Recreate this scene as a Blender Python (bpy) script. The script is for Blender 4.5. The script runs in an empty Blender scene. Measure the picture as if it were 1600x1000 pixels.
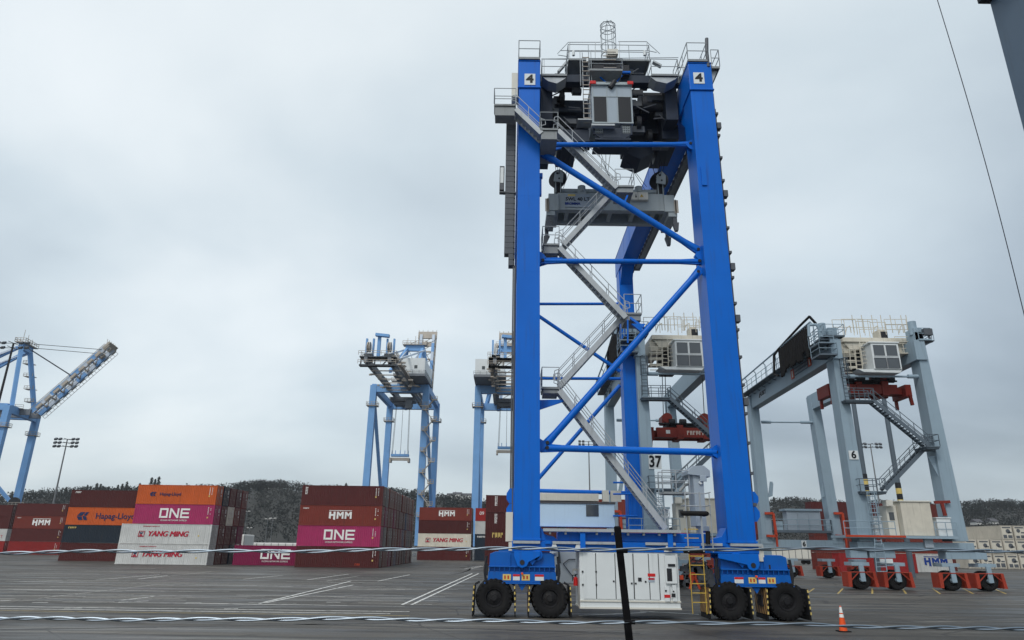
import bpy, bmesh, math, random
from mathutils import Vector as V, Matrix
random.seed(7)
R = math.radians
sc = bpy.context.scene
COL = sc.collection
# ------------------------------------------------------------------ camera
FPX, CX, CY = 1060.0, 800.0, 500.0
PITCH, ROLL, CAMH = math.atan(353/1060), 0.013, 3.3
CAM = V((0, 0, CAMH))
FW = V((0, math.cos(PITCH), math.sin(PITCH)))
_u = V((0, -math.sin(PITCH), math.cos(PITCH))); _r = V((1, 0, 0))
RT = _r*math.cos(ROLL) + _u*math.sin(ROLL)
UP = _u*math.cos(ROLL) - _r*math.sin(ROLL)
cd = bpy.data.cameras.new('camera'); cam = bpy.data.objects.new('camera', cd); COL.objects.link(cam)
cd.sensor_width = 36; cd.sensor_fit = 'HORIZONTAL'; cd.lens = FPX/1600*36
cd.clip_start = 0.05; cd.clip_end = 6000
m = Matrix((RT, UP, -FW)).transposed().to_4x4(); m.translation = CAM
cam.matrix_world = m
sc.camera = cam
def ray(px, py):
    return FW + RT*((px-CX)/FPX) + UP*((CY-py)/FPX)
def at(px, py, Y):
    d = ray(px, py); return CAM + d*(Y/d.y)
def gr(px, py, z=0.0):
    d = ray(px, py); return CAM + d*((z-CAMH)/d.z)
def X(px, py, Y): return at(px, py, Y).x
def Z(px, py, Y): return at(px, py, Y).z
# ------------------------------------------------------------------ object helpers
def link(name, data, parent=None):
    o = bpy.data.objects.new(name, data); COL.objects.link(o)
    if parent: o.parent = parent
    return o
def tag(o, label=None, cat=None, group=None, kind=None):
    if label: o['label'] = label
    if cat: o['category'] = cat
    if group: o['group'] = group
    if kind: o['kind'] = kind
    return o
def thing(name, label, cat, loc, group=None):
    o = link(name, None); o.location = loc; o.empty_display_size = .5
    return tag(o, label, cat, group)
def struct(o): return tag(o, kind='structure')
NOSPLIT = {'girder_fitting','cable_ladder','web_seam','panel_mark','warning_triangle','handrail','guard_rail','side_rib','hazard_strip','hazard_band','rim','wheel','lettering','stair_flight','window_grille','cab_trim'}
class MB:
    def __init__(s): s.v = []; s.f = []; s.m = []; s.k = 0
    def add(s, vs, fs):
        n = len(s.v); s.v += [tuple(x) for x in vs]
        for f in fs: s.f.append(tuple(i+n for i in f)); s.m.append(s.k)
        return s
    def hexa(s, a, b):            # two quads (4 points each, same winding)
        return s.add(list(a)+list(b), [(3,2,1,0),(4,5,6,7),(0,1,5,4),(1,2,6,5),(2,3,7,6),(3,0,4,7)])
    def box(s, x0, x1, y0, y1, z0, z1):
        if x0 > x1: x0, x1 = x1, x0
        if y0 > y1: y0, y1 = y1, y0
        if z0 > z1: z0, z1 = z1, z0
        return s.hexa([(x0,y0,z0),(x1,y0,z0),(x1,y1,z0),(x0,y1,z0)],[(x0,y0,z1),(x1,y0,z1),(x1,y1,z1),(x0,y1,z1)])
    def beam(s, p, q, w, h, up=(0,0,1)):
        p = V(p); q = V(q); d = (q-p).normalized(); up = V(up)
        if abs(d.dot(up)) > .98: up = V((0,1,0)) if abs(d.y) < .9 else V((1,0,0))
        a = d.cross(up).normalized()*w/2; b = a.cross(d).normalized()*h/2
        return s.hexa([p-a-b, p+a-b, p+a+b, p-a+b], [q-a-b, q+a-b, q+a+b, q-a+b])
    def tube(s, p, q, r, n=8, r2=None, cap=True):
        p = V(p); q = V(q); d = (q-p)
        if d.length < 1e-6: return s
        d.normalize(); r2 = r if r2 is None else r2
        a = d.cross(V((0,0,1)));
        if a.length < .05: a = d.cross(V((0,1,0)))
        a.normalize(); b = d.cross(a)
        vs = []
        for c, rr in ((p, r), (q, r2)):
            for i in range(n):
                t = 2*math.pi*i/n; vs.append(c + a*math.cos(t)*rr + b*math.sin(t)*rr)
        fs = [(i, (i+1) % n, n+(i+1) % n, n+i) for i in range(n)]
        if cap: fs += [tuple(range(n-1, -1, -1)), tuple(range(n, 2*n))]
        return s.add(vs, fs)
    def path(s, pts, r, n=6):
        for i in range(len(pts)-1): s.tube(pts[i], pts[i+1], r, n)
        return s
    def prism(s, poly, axis, a, b):       # poly in the two other axes
        def mk(u, w, t):
            return (t,u,w) if axis == 'x' else (u,t,w) if axis == 'y' else (u,w,t)
        n = len(poly)
        vs = [mk(u,w,a) for u, w in poly]+[mk(u,w,b) for u, w in poly]
        fs = [(i,(i+1)%n,n+(i+1)%n,n+i) for i in range(n)]+[tuple(range(n-1,-1,-1)), tuple(range(n,2*n))]
        return s.add(vs, fs)
    def build(s, name, mat, parent=None, bevel=0, smooth=False, at_base=False):
        """a part; pieces that do not touch become separate children of the same name"""
        if parent is not None and name not in NOSPLIT:
            gs = s.pieces()
            if 1 < len(gs) <= 48:
                first = None
                for fs in gs:
                    b = MB(); mp = {}
                    for i in fs:
                        f = s.f[i]
                        for j in f:
                            if j not in mp: mp[j] = len(b.v); b.v.append(s.v[j])
                        b.f.append(tuple(mp[j] for j in f)); b.m.append(s.m[i])
                    o = b._build(name, mat, parent, bevel, smooth, at_base); first = first or o
                return first
        return s._build(name, mat, parent, bevel, smooth, at_base)
    def pieces(s):
        pa = list(range(len(s.v)))
        def find(i):
            while pa[i] != i: pa[i] = pa[pa[i]]; i = pa[i]
            return i
        for f in s.f:
            r = find(f[0])
            for j in f[1:]: pa[find(j)] = r
        comp = {}
        for i, f in enumerate(s.f): comp.setdefault(find(f[0]), []).append(i)
        cs = list(comp.values())
        if len(cs) > 160: return [list(range(len(s.f)))]
        bb = []
        for fs in cs:
            vs = [s.v[j] for i in fs for j in s.f[i]]; bb.append([min(v[k] for v in vs)-.04 for k in range(3)]+[max(v[k] for v in vs)+.04 for k in range(3)])
        g = list(range(len(cs)))
        def fg(i):
            while g[i] != i: i = g[i]
            return i
        for i in range(len(cs)):
            for j in range(i):
                if all(bb[i][k] <= bb[j][k+3] and bb[j][k] <= bb[i][k+3] for k in range(3)): g[fg(i)] = fg(j)
        out = {}
        for i, fs in enumerate(cs): out.setdefault(fg(i), []).extend(fs)
        return list(out.values())
    def _build(s, name, mat, parent=None, bevel=0, smooth=False, at_base=False):
        me = bpy.data.meshes.new(name)
        off = V((0,0,0))
        if at_base and parent is None and s.v:
            xs = [v[0] for v in s.v]; ys = [v[1] for v in s.v]; zs = [v[2] for v in s.v]
            off = V(((min(xs)+max(xs))/2, (min(ys)+max(ys))/2, min(zs)))
        if parent is not None:
            w = parent; 
            while w: off = off + w.location; w = w.parent
        me.from_pydata([tuple(V(v)-off) for v in s.v], [], s.f)
        for mt in (mat if isinstance(mat, (list, tuple)) else [mat]): me.materials.append(mt)
        me.polygons.foreach_set('material_index', s.m)
        bm = bmesh.new(); bm.from_mesh(me); bmesh.ops.recalc_face_normals(bm, faces=bm.faces); bm.to_mesh(me); bm.free()
        if smooth:
            me.polygons.foreach_set('use_smooth', [True]*len(me.polygons))
            try: me.set_sharp_from_angle(angle=R(35))
            except Exception: pass
        o = link(name, me, parent)
        if parent is None: o.location = off
        if bevel:
            b = o.modifiers.new('bevel', 'BEVEL'); b.width = bevel; b.segments = 2; b.limit_method = 'ANGLE'; b.angle_limit = R(40)
        return o
def children(o): return [c for c in bpy.data.objects if c.parent == o]
def copy_tree(o, delta=None, parent=None):
    c = o.copy(); COL.objects.link(c); c.parent = parent
    if delta is not None: c.location = o.location + delta
    for ch in children(o):
        if ch.get('_skip'): continue
        copy_tree(ch, None, c)
    return c
# ------------------------------------------------------------------ materials
M = {}
def nodes(name):
    mt = bpy.data.materials.new(name); mt.use_nodes = True
    nt = mt.node_tree; b = nt.nodes['Principled BSDF']; return mt, nt, b
def paint(name, col, rough=.45, metal=0, var=.12, dirt=.25, scale=1.2, streak=True, rnd=0, bump=0, spec=.28):
    """painted metal: broad tone wear, vertical run-off streaks and grime (all tied to the object)"""
    mt, nt, b = nodes(name); N = nt.nodes; L = nt.links
    tc = N.new('ShaderNodeTexCoord'); n1 = N.new('ShaderNodeTexNoise'); n1.inputs['Scale'].default_value = scale; n1.inputs['Detail'].default_value = 6
    L.new(tc.outputs['Object'], n1.inputs['Vector'])
    mp = N.new('ShaderNodeMapping'); mp.inputs['Scale'].default_value = (3.5, 3.5, .25) if streak else (2, 2, 2)
    L.new(tc.outputs['Object'], mp.inputs['Vector'])
    n2 = N.new('ShaderNodeTexNoise'); n2.inputs['Scale'].default_value = 1.5; n2.inputs['Detail'].default_value = 5; L.new(mp.outputs[0], n2.inputs['Vector'])
    r2 = N.new('ShaderNodeMapRange'); r2.inputs[1].default_value = .55; r2.inputs[2].default_value = .8; L.new(n2.outputs[0], r2.inputs[0])
    hs = N.new('ShaderNodeHueSaturation'); hs.inputs['Color'].default_value = (*col, 1)
    mr = N.new('ShaderNodeMapRange'); mr.inputs[3].default_value = 1-var; mr.inputs[4].default_value = 1+var; L.new(n1.outputs[0], mr.inputs[0])
    val = mr.outputs[0]
    if rnd:
        oi = N.new('ShaderNodeObjectInfo'); m2 = N.new('ShaderNodeMapRange'); m2.inputs[3].default_value = 1-rnd; m2.inputs[4].default_value = 1+rnd
        L.new(oi.outputs['Random'], m2.inputs[0]); mm = N.new('ShaderNodeMath'); mm.operation = 'MULTIPLY'
        L.new(val, mm.inputs[0]); L.new(m2.outputs[0], mm.inputs[1]); val = mm.outputs[0]
    L.new(val, hs.inputs['Value'])
    mx = N.new('ShaderNodeMix'); mx.data_type = 'RGBA'; mx.inputs[7].default_value = (col[0]*.3+.03, col[1]*.3+.025, col[2]*.3+.02, 1)
    f = N.new('ShaderNodeMath'); f.operation = 'MULTIPLY'; f.inputs[1].default_value = dirt; L.new(r2.outputs[0], f.inputs[0])
    L.new(hs.outputs[0], mx.inputs[6]); L.new(f.outputs[0], mx.inputs[0]); L.new(mx.outputs[2], b.inputs['Base Color'])
    rr = N.new('ShaderNodeMapRange'); rr.inputs[3].default_value = max(.05, rough-.1); rr.inputs[4].default_value = min(1, rough+.15)
    L.new(n1.outputs[0], rr.inputs[0]); L.new(rr.outputs[0], b.inputs['Roughness'])
    b.inputs['Metallic'].default_value = metal
    b.inputs['Specular IOR Level'].default_value = spec
    if bump:
        bp = N.new('ShaderNodeBump'); bp.inputs['Strength'].default_value = bump; bp.inputs['Distance'].default_value = .02
        L.new(n1.outputs[0], bp.inputs['Height']); L.new(bp.outputs[0], b.inputs['Normal'])
    M[name] = mt; return mt
paint('crane_blue', (.0, .125, .56), .36, var=.16, dirt=.4, scale=.35, bump=.12, spec=.22)
paint('bogie_blue', (.0, .10, .42), .45, var=.15, dirt=.35, scale=1.5)
paint('galvanised', (.40, .43, .45), .5, .25, var=.2, dirt=.3, scale=2)
paint('grey_deck', (.24, .26, .27), .6, .2, var=.2, dirt=.4, scale=2)
paint('dark_steel', (.02, .022, .027), .55, var=.3, dirt=.3)
paint('mid_grey', (.09, .10, .115), .5, var=.15, dirt=.3)
paint('trolley_dark', (.02, .03, .05), .5, var=.3, dirt=.3)
paint('cab_grey', (.33, .39, .45), .45, var=.06, dirt=.15)
paint('black_rubber', (.007, .007, .008), .8, var=.4, dirt=.5, scale=4, bump=.4, spec=.3)
paint('rim_black', (.012, .012, .014), .5, var=.3, dirt=.5)
paint('white_paint', (.66, .70, .71), .4, var=.07, dirt=.22, scale=1.5)
paint('pale_blue_panel', (.50, .66, .82), .45, var=.05, dirt=.1)
paint('beige_panel', (.62, .61, .55), .5, var=.08, dirt=.2)
paint('cream', (.58, .55, .47), .5, var=.15, dirt=.6, scale=2)
paint('near_grey', (.10,.145,.20), .5, var=.12, dirt=.3, scale=1.2)
paint('rtg_grey', (.27, .36, .43), .48, var=.10, dirt=.3, scale=.6)
paint('rtg_dark', (.10, .13, .16), .55, var=.15, dirt=.35, scale=.6)
paint('guard_red', (.33, .042, .022), .55, var=.2, dirt=.45)
paint('orange_red', (.45, .055, .022), .5, var=.15, dirt=.3)
paint('spreader_red', (.20, .026, .018), .5, var=.2, dirt=.5)
paint('spreader_grey', (.34, .39, .41), .5, var=.15, dirt=.4)
paint('sts_blue', (.17, .36, .66), .5, var=.15, dirt=.3, scale=.3)
paint('sts_pale', (.52, .60, .70), .5, var=.12, dirt=.3, scale=.3)
paint('sts_beige', (.42, .38, .33), .6, var=.25, dirt=.5, scale=.5)
paint('sts_dark', (.17, .19, .215), .6, var=.3, dirt=.4, scale=.5)
paint('yellow', (.50, .34, .06), .5, var=.1, dirt=.3)
paint('yellow_pale', (.65, .50, .16), .5, var=.1, dirt=.2)
paint('red_sign', (.55, .02, .02), .45, var=.05, dirt=.1)
paint('black_text', (.008, .009, .012), .5, var=.1, dirt=0)
paint('white_text', (.78, .78, .76), .5, var=.05, dirt=.1)
paint('red_text', (.42, .015, .04), .5, var=.05, dirt=.1)
paint('navy_text', (.01, .025, .09), .5, var=.05, dirt=.1)
paint('blue_text', (.01, .04, .22), .5, var=.05, dirt=.1)
paint('cone_orange', (.75, .09, .015), .5, var=.1, dirt=.3)
paint('wire_steel', (.26, .31, .36), .32, 1.0, var=.2, dirt=.35, scale=30, streak=False)
paint('cable_steel', (.03, .035, .05), .5, .3, streak=False)
paint('post_black', (.006, .006, .007), .8, spec=.1, var=.1)
paint('bark', (.05, .04, .032), .9, var=.3)
paint('pole_grey', (.16, .17, .18), .6, var=.1)
paint('wall_white', (.6, .6, .58), .7, var=.1)
paint('roof_dark', (.08, .08, .09), .7, var=.1)
for n, c in dict(c_maroon=(.075,.015,.015), c_brown=(.105,.021,.017), c_rust=(.155,.027,.019), c_reefer=(.46,.43,.37), c_red=(.27,.018,.018), c_orange=(.50,.095,.02),
                 c_pink=(.38,.030,.12), c_magenta=(.20,.010,.06), c_navy=(.014,.024,.038), c_blue=(.03,.07,.16), c_white=(.50,.51,.50), c_cream=(.70,.66,.56), c_grey=(.16,.17,.17), c_green=(.03,.08,.07)).items():
    paint(n, c, .5, var=.22, dirt=.5, scale=.7, rnd=.14)
paint('bar_steel', (.36, .31, .29), .6, .3, var=.2, dirt=.3)
def glass(name, col=(.02,.03,.035)):
    mt, nt, b = nodes(name); b.inputs['Base Color'].default_value = (*col, 1); b.inputs['Roughness'].default_value = .08; b.inputs['Specular IOR Level'].default_value = .8
    M[name] = mt
glass('glass_dark'); glass('glass_grey', (.06,.07,.08))
# ------------------------------------------------------------------ lettering
_tc = {}
def text_mesh(s, size, bold=0.0, shear=0.0, ext=.012, sx=1.0):
    k = (s, size, bold, shear, ext, sx)
    if k in _tc: return _tc[k]
    cu = bpy.data.curves.new('lettering', 'FONT'); cu.body = s; cu.size = size; cu.offset = bold; cu.shear = shear; cu.extrude = ext; cu.resolution_u = 3
    cu.align_x = 'CENTER'; cu.align_y = 'CENTER'
    o = bpy.data.objects.new('tmp', cu); COL.objects.link(o)
    bpy.context.view_layer.update()
    me = bpy.data.meshes.new_from_object(o.evaluated_get(bpy.context.evaluated_depsgraph_get()))
    me.transform(Matrix.Rotation(R(90), 4, 'X') @ Matrix.Diagonal((sx, 1, 1, 1)))
    bpy.data.objects.remove(o); _tc[k] = me; return me
def text(s, size, loc, mat, parent, name='lettering', **kw):
    """raised lettering facing the camera side (-Y); loc in world"""
    me = text_mesh(s, size, **kw)
    if not me.materials: me.materials.append(mat)
    o = link(name, me, parent); off = V((0,0,0)); w = parent
    while w: off += w.location; w = w.parent
    o.location = V(loc)-off
    if me.materials[0] != mat:
        o.material_slots[0].link = 'OBJECT'; o.material_slots[0].material = mat
    return o
# ------------------------------------------------------------------ steelwork helpers
def railing(mb, pts, h=1.1, r=.025, step=1.5, rails=(1.0, .5), n=5, toe=False):
    for i in range(len(pts)-1):
        p, q = V(pts[i]), V(pts[i+1]); L = (q-p).length; k = max(1, round(L/step))
        for j in range(k+1):
            c = p.lerp(q, j/k); mb.tube(c, c+V((0,0,h)), r, n)
        for f in rails:
            mb.tube(p+V((0,0,h*f)), q+V((0,0,h*f)), r, n)
        if toe: mb.beam(p+V((0,0,.06)), q+V((0,0,.06)), .015, .12)
    return mb
def grating(mb, x0, x1, y0, y1, z, t=.12):
    """deck with edge channels and cross bars below"""
    mb.box(x0, x1, y0, y1, z-.04, z)
    for yy in (y0, y1-.06): mb.box(x0, x1, yy, yy+.06, z-t, z-.04)
    for xx in (x0, x1-.06): mb.box(xx, xx+.06, y0+.06, y1-.06, z-t, z-.04)
def stair(parent, p, q, y0, y1, mat, rmat, rh=1.0, r=.024, sh=.30):
    """one flight between foot p=(x,z) and head q=(x,z), between the planes y0..y1"""
    mb = MB(); P0 = V((p[0], 0, p[1])); Q0 = V((q[0], 0, q[1]))
    for yy in (y0, y1):
        mb.beam(P0+V((0,yy,0)), Q0+V((0,yy,0)), .05, sh)
    n = max(3, int(abs(q[1]-p[1])/.22))
    for i in range(n):
        c = P0.lerp(Q0, (i+.5)/n); mb.box(c.x-.13, c.x+.13, y0+.03, y1-.03, c.z-.02, c.z+.02)
    st = mb.build('stair_flight', mat, parent)
    for yy in (y0, y1):
        hb = MB(); a = P0+V((0,yy,0)); b = Q0+V((0,yy,0)); k = max(2, int((b-a).length/1.3))
        for j in range(k+1):
            c = a.lerp(b, j/k); hb.tube(c, c+V((0,0,rh)), r, 5)
        for f in (1, .52): hb.tube(a+V((0,0,rh*f)), b+V((0,0,rh*f)), r, 5)
        for e, s in ((a, -1), (b, 1)):
            dx = s*(1 if b.x > a.x else -1)
            hb.path([e+V((0,0,rh)), e+V((dx*.22,0,rh-.08)), e+V((dx*.25,0,rh*.6)), e+V((0,0,rh*.52))], r, 5)
        hb.build('handrail', rmat, st)
    return st
def landing(parent, x0, x1, y0, y1, z, mat, rmat, sides='LRFB', h=1.1, skirt=.5, r=.024):
    mb = MB(); grating(mb, x0, x1, y0, y1, z)
    if skirt:
        mb.box(x0+.06, x1-.06, y0+.08, y1-.08, z-skirt, z-.13)
    o = mb.build('landing', mat, parent, bevel=.008)
    rb = MB()
    e = {'L': [(x0,y0,z),(x0,y1,z)], 'R': [(x1,y0,z),(x1,y1,z)], 'F': [(x0,y0,z),(x1,y0,z)], 'B': [(x0,y1,z),(x1,y1,z)]}
    for s in sides: railing(rb, e[s], h, r, 1.0)
    rb.build('railing', rmat, o)
    return o
def ladder(mb, x, y, z0, z1, w=.5, r=.022, step=.3, along='x', cage=False, rung=None):
    a = V((w/2,0,0)) if along == 'x' else V((0,w/2,0)); c0 = V((x,y,z0)); c1 = V((x,y,z1))
    for s in (-1,1): mb.tube(c0+a*s, c1+a*s, r, 5)
    if rung is None:
        z = z0+step/2
        while z < z1: mb.tube(V((x,y,z))-a, V((x,y,z))+a, r*.8, 5); z += step
    if cage:
        f = V((0,-1,0)) if along == 'x' else V((-1,0,0))
        z = z0+2.0
        prev = None
        while z < z1+.1:
            ring = [V((x,y,z))+a*1.3*math.cos(t)+f*(.7*math.sin(t)) for t in [math.pi*k/6 for k in range(7)]]
            mb.path(ring, r*.8, 4)
            if prev:
                for k in (0,1,2,3,4,5,6): mb.tube(prev[k], ring[k], r*.6, 4)
            prev = ring; z += .9
def wheel(parent_fn, c, r, w, tyre_mat, rim_mat, parent, facing=-1, lugs=True):
    """tyre with tread lugs and a dished rim, axle along Y; c = centre"""
    c = V(c); n = 36; prof = [(-.40,.47),(-.5,.60),(-.5,.84),(-.42,.94),(-.25,.975),(.25,.975),(.42,.94),(.5,.84),(.5,.60),(.40,.47),(-.40,.47)]
    mb = MB(); vs = []; fs = []; k = len(prof)
    for i in range(n):
        t = 2*math.pi*i/n
        for (u, rr) in prof: vs.append((c.x+math.cos(t)*rr*r, c.y+u*w, c.z+math.sin(t)*rr*r))
    for i in range(n):
        for j in range(k-1):
            a = i*k+j; b = ((i+1)%n)*k+j; fs.append((a, b, b+1, a+1))
    mb.add(vs, fs)
    if lugs:
        for i in range(22):
            for s in (-1, 1):
                t = 2*math.pi*(i+.5*(s > 0))/22; d = V((math.cos(t),0,math.sin(t))); tn = V((-math.sin(t),0,math.cos(t)))
                p = c+d*r*.985+V((0, s*.05*w, 0)); q = c+d*r*.93+tn*.06+V((0, s*.50*w, 0))
                mb.beam(p, q, .13*r, .07*r, d); mb.beam(q, c+d*r*.84+tn*.07+V((0, s*.515*w, 0)), .12*r, .05*r, d)
    w_ = mb.build('wheel', tyre_mat, parent, smooth=True)
    rb = MB(); y = c.y-.5*w
    for (ra, rb_, ya, yb) in ((.48,.46,.06,.06),(.46,.41,.06,.18),(.41,.39,.18,.28),(.39,.18,.28,.20),(.18,.16,.20,.08),(.16,.0,.08,.08)):
        vs = []; nn = 28
        for i in range(nn):
            t = 2*math.pi*i/nn; vs.append((c.x+math.cos(t)*ra*r, y-.01+ya*w, c.z+math.sin(t)*ra*r))
        for i in range(nn):
            t = 2*math.pi*i/nn; vs.append((c.x+math.cos(t)*rb_*r, y-.01+yb*w, c.z+math.sin(t)*rb_*r))
        rb.add(vs, [(i,(i+1)%nn,nn+(i+1)%nn,nn+i) for i in range(nn)])
    for i in range(10):
        t = 2*math.pi*i/10; p = V((c.x+math.cos(t)*.28*r, y+.2*w, c.z+math.sin(t)*.28*r)); rb.tube(p, p-V((0,.05,0)), .02, 6)
    rb.tube((c.x,c.y-.2*w,c.z), (c.x,c.y+.3*w,c.z), .44*r, 16)
    rb.build('rim', rim_mat, w_, smooth=True)
    return w_
def stripes(parent, p, q, thick, w, name='hazard_strip'):
    """yellow and black banded edge strip between p and q"""
    p = V(p); q = V(q); mb = MB(); n = 9
    for i in range(n):
        mb.k = i % 2; mb.beam(p.lerp(q, i/n), p.lerp(q, (i+1)/n), w, thick, (0,1,0))
    return mb.build(name, [M['yellow_pale'], M['dark_steel']], parent)
# ================================================================== world and sun
w = bpy.data.worlds.new('World'); sc.world = w; w.use_nodes = True
nt = w.node_tree; N = nt.nodes; L = nt.links; N.clear()
out = N.new('ShaderNodeOutputWorld'); SUN_EL, SUN_AZ = 48, 205
sky = N.new('ShaderNodeTexSky'); sky.sky_type = 'NISHITA'; sky.sun_disc = False; sky.sun_elevation = R(SUN_EL); sky.sun_rotation = R(SUN_AZ); sky.dust_density = 4
b1 = N.new('ShaderNodeBackground'); b1.inputs[1].default_value = .03; L.new(sky.outputs[0], b1.inputs[0])
tc = N.new('ShaderNodeTexCoord'); sp = N.new('ShaderNodeSeparateXYZ'); L.new(tc.outputs['Generated'], sp.inputs[0])
def mth(op, a, b=None, v=None):
    n = N.new('ShaderNodeMath'); n.operation = op; n.use_clamp = False
    for i, s in enumerate((a, b)):
        if s is None: continue
        if isinstance(s, (int, float)): n.inputs[i].default_value = s
        else: L.new(s, n.inputs[i])
    return n.outputs[0]
zc = mth('ADD', mth('MAXIMUM', sp.outputs[2], 0.0), .38)
cb = N.new('ShaderNodeCombineXYZ'); L.new(mth('DIVIDE', sp.outputs[0], zc), cb.inputs[0]); L.new(mth('DIVIDE', sp.outputs[1], zc), cb.inputs[1])
mp = N.new('ShaderNodeMapping'); mp.inputs['Location'].default_value = (3.1, 1.7, 0); mp.inputs['Scale'].default_value = (.75, 1.0, 1); L.new(cb.outputs[0], mp.inputs[0])
n1 = N.new('ShaderNodeTexNoise'); n1.inputs['Scale'].default_value = 1.35; n1.inputs['Detail'].default_value = 7; n1.inputs['Roughness'].default_value = .45; n1.inputs['Distortion'].default_value = .25; L.new(mp.outputs[0], n1.inputs[0])
# brightness falls towards the lower right of the view, brightest high up
sh = mth('ADD', mth('ADD', mth('MULTIPLY', sp.outputs[2], .50), mth('MULTIPLY', sp.outputs[0], -.20)), mth('MULTIPLY', mth('ABSOLUTE', sp.outputs[0]), -.42))
sh = mth('ADD', sh, mth('MULTIPLY', mth('SUBTRACT', n1.outputs[0], .5), 1.6))
rp = N.new('ShaderNodeValToRGB'); e = rp.color_ramp.elements
e[0].position = 0; e[0].color = (.27,.32,.365,1); e[1].position = 1; e[1].color = (.90,.94,.95,1)
for p, c in ((.25,(.43,.50,.55)),(.5,(.60,.68,.72)),(.72,(.76,.82,.84))):
    k = rp.color_ramp.elements.new(p); k.color = (*c, 1)
L.new(mth('ADD', sh, .42), rp.inputs[0])
b2 = N.new('ShaderNodeBackground'); b2.inputs[1].default_value = 1.0; L.new(rp.outputs[0], b2.inputs[0])
ad = N.new('ShaderNodeAddShader'); L.new(b1.outputs[0], ad.inputs[0]); L.new(b2.outputs[0], ad.inputs[1]); L.new(ad.outputs[0], out.inputs[0])
sl = bpy.data.lights.new('sun', 'SUN'); so = link('sun', sl); sl.energy = 1.3; sl.angle = R(14); sl.color = (1,.97,.93)
az = R(SUN_AZ); sd = V((math.sin(az)*math.cos(R(SUN_EL)), math.cos(az)*math.cos(R(SUN_EL)), math.sin(R(SUN_EL))))
so.rotation_euler = sd.to_track_quat('Z', 'Y').to_euler(); so.location = (0,-20,60)
sc.view_settings.view_transform = 'Standard'; sc.view_settings.look = 'None'; sc.view_settings.exposure = 0; sc.view_settings.gamma = 1
# ================================================================== ground
mt, nt2, b = nodes('asphalt'); N2 = nt2.nodes; L2 = nt2.links
tc = N2.new('ShaderNodeTexCoord')
def noise(scale, det=6, vec=None, rough=.6):
    n = N2.new('ShaderNodeTexNoise'); n.inputs['Scale'].default_value = scale; n.inputs['Detail'].default_value = det; n.inputs['Roughness'].default_value = rough
    L2.new(vec or tc.outputs['Object'], n.inputs['Vector']); return n.outputs[0]
def mrange(s, a, b_, c, d):
    n = N2.new('ShaderNodeMapRange'); n.inputs[1].default_value = a; n.inputs[2].default_value = b_; n.inputs[3].default_value = c; n.inputs[4].default_value = d; L2.new(s, n.inputs[0]); return n.outputs[0]
def mix(f, a, b_):
    n = N2.new('ShaderNodeMix'); n.data_type = 'RGBA'
    for i, s in ((0, f), (6, a), (7, b_)):
        if isinstance(s, tuple): n.inputs[i].default_value = (*s, 1)
        elif isinstance(s, float): n.inputs[i].default_value = s
        else: L2.new(s, n.inputs[i])
    return n.outputs[2]
mp2 = N2.new('ShaderNodeMapping'); mp2.inputs['Scale'].default_value = (.25, 1.3, 1); L2.new(tc.outputs['Object'], mp2.inputs[0])
mp3 = N2.new('ShaderNodeMapping'); mp3.inputs['Scale'].default_value = (.05, .9, 1); mp3.inputs['Rotation'].default_value = (0,0,R(4)); L2.new(tc.outputs['Object'], mp3.inputs[0])
big = mrange(noise(.045, 4), .4, .6, 0, 1)
col = mix(big, (.053,.049,.043), (.108,.099,.086))
wet = mrange(noise(.35, 6, mp2.outputs[0]), .46, .60, 0, 1)
col = mix(wet, col, (.040,.038,.036))
trk = mrange(noise(1.0, 5, mp3.outputs[0]), .50, .66, 0, .8)
col = mix(trk, col, (.024,.024,.024))
pale = mrange(noise(1.3, 5, mp3.outputs[0], .7), .54, .68, 0, .85)
col = mix(pale, col, (.185,.176,.158))
bk = N2.new('ShaderNodeTexBrick'); bk.inputs['Scale'].default_value = .045; bk.inputs['Mortar Size'].default_value = 0; bk.inputs['Color1'].default_value = (.78,.78,.78,1); bk.inputs['Color2'].default_value = (1.25,1.25,1.25,1); bk.inputs['Brick Width'].default_value = .9; bk.inputs['Row Height'].default_value = .22; bk.offset = .37
L2.new(tc.outputs['Object'], bk.inputs['Vector'])
st = mrange(noise(.55, 3), .62, .70, 1, .62)
mu = N2.new('ShaderNodeVectorMath'); mu.operation = 'MULTIPLY'; L2.new(col, mu.inputs[0]); L2.new(bk.outputs['Color'], mu.inputs[1]); mu2 = N2.new('ShaderNodeVectorMath'); mu2.operation = 'SCALE'; L2.new(mu.outputs[0], mu2.inputs[0]); L2.new(st, mu2.inputs['Scale']); col = mu2.outputs[0]
fine = mrange(noise(22, 3), .3, .7, .80, 1.2)
hsv = N2.new('ShaderNodeHueSaturation'); L2.new(fine, hsv.inputs['Value']); L2.new(col, hsv.inputs['Color'])
vor = N2.new('ShaderNodeTexVoronoi'); vor.feature = 'DISTANCE_TO_EDGE'; vor.inputs['Scale'].default_value = .11; vor.inputs['Randomness'].default_value = .8
mpv = N2.new('ShaderNodeMapping'); L2.new(tc.outputs['Object'], mpv.inputs[0]); L2.new(mpv.outputs[0], vor.inputs['Vector'])
crk = mrange(vor.outputs['Distance'], .002, .006, .75, 0)
col2 = mix(crk, hsv.outputs[0], (.022,.021,.021))
L2.new(col2, b.inputs['Base Color'])
L2.new(mrange(wet, 0, 1, .72, .42), b.inputs['Roughness']); b.inputs['Specular IOR Level'].default_value = .35
bp = N2.new('ShaderNodeBump'); bp.inputs['Strength'].default_value = .35; bp.inputs['Distance'].default_value = .02; L2.new(noise(30, 4), bp.inputs['Height']); L2.new(bp.outputs[0], b.inputs['Normal'])
M['asphalt'] = mt
g = MB(); g.add([(-2500,-60,0),(2500,-60,0),(2500,3500,0),(-2500,3500,0)], [(0,1,2,3)]); struct(g.build('ground', mt))
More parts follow.
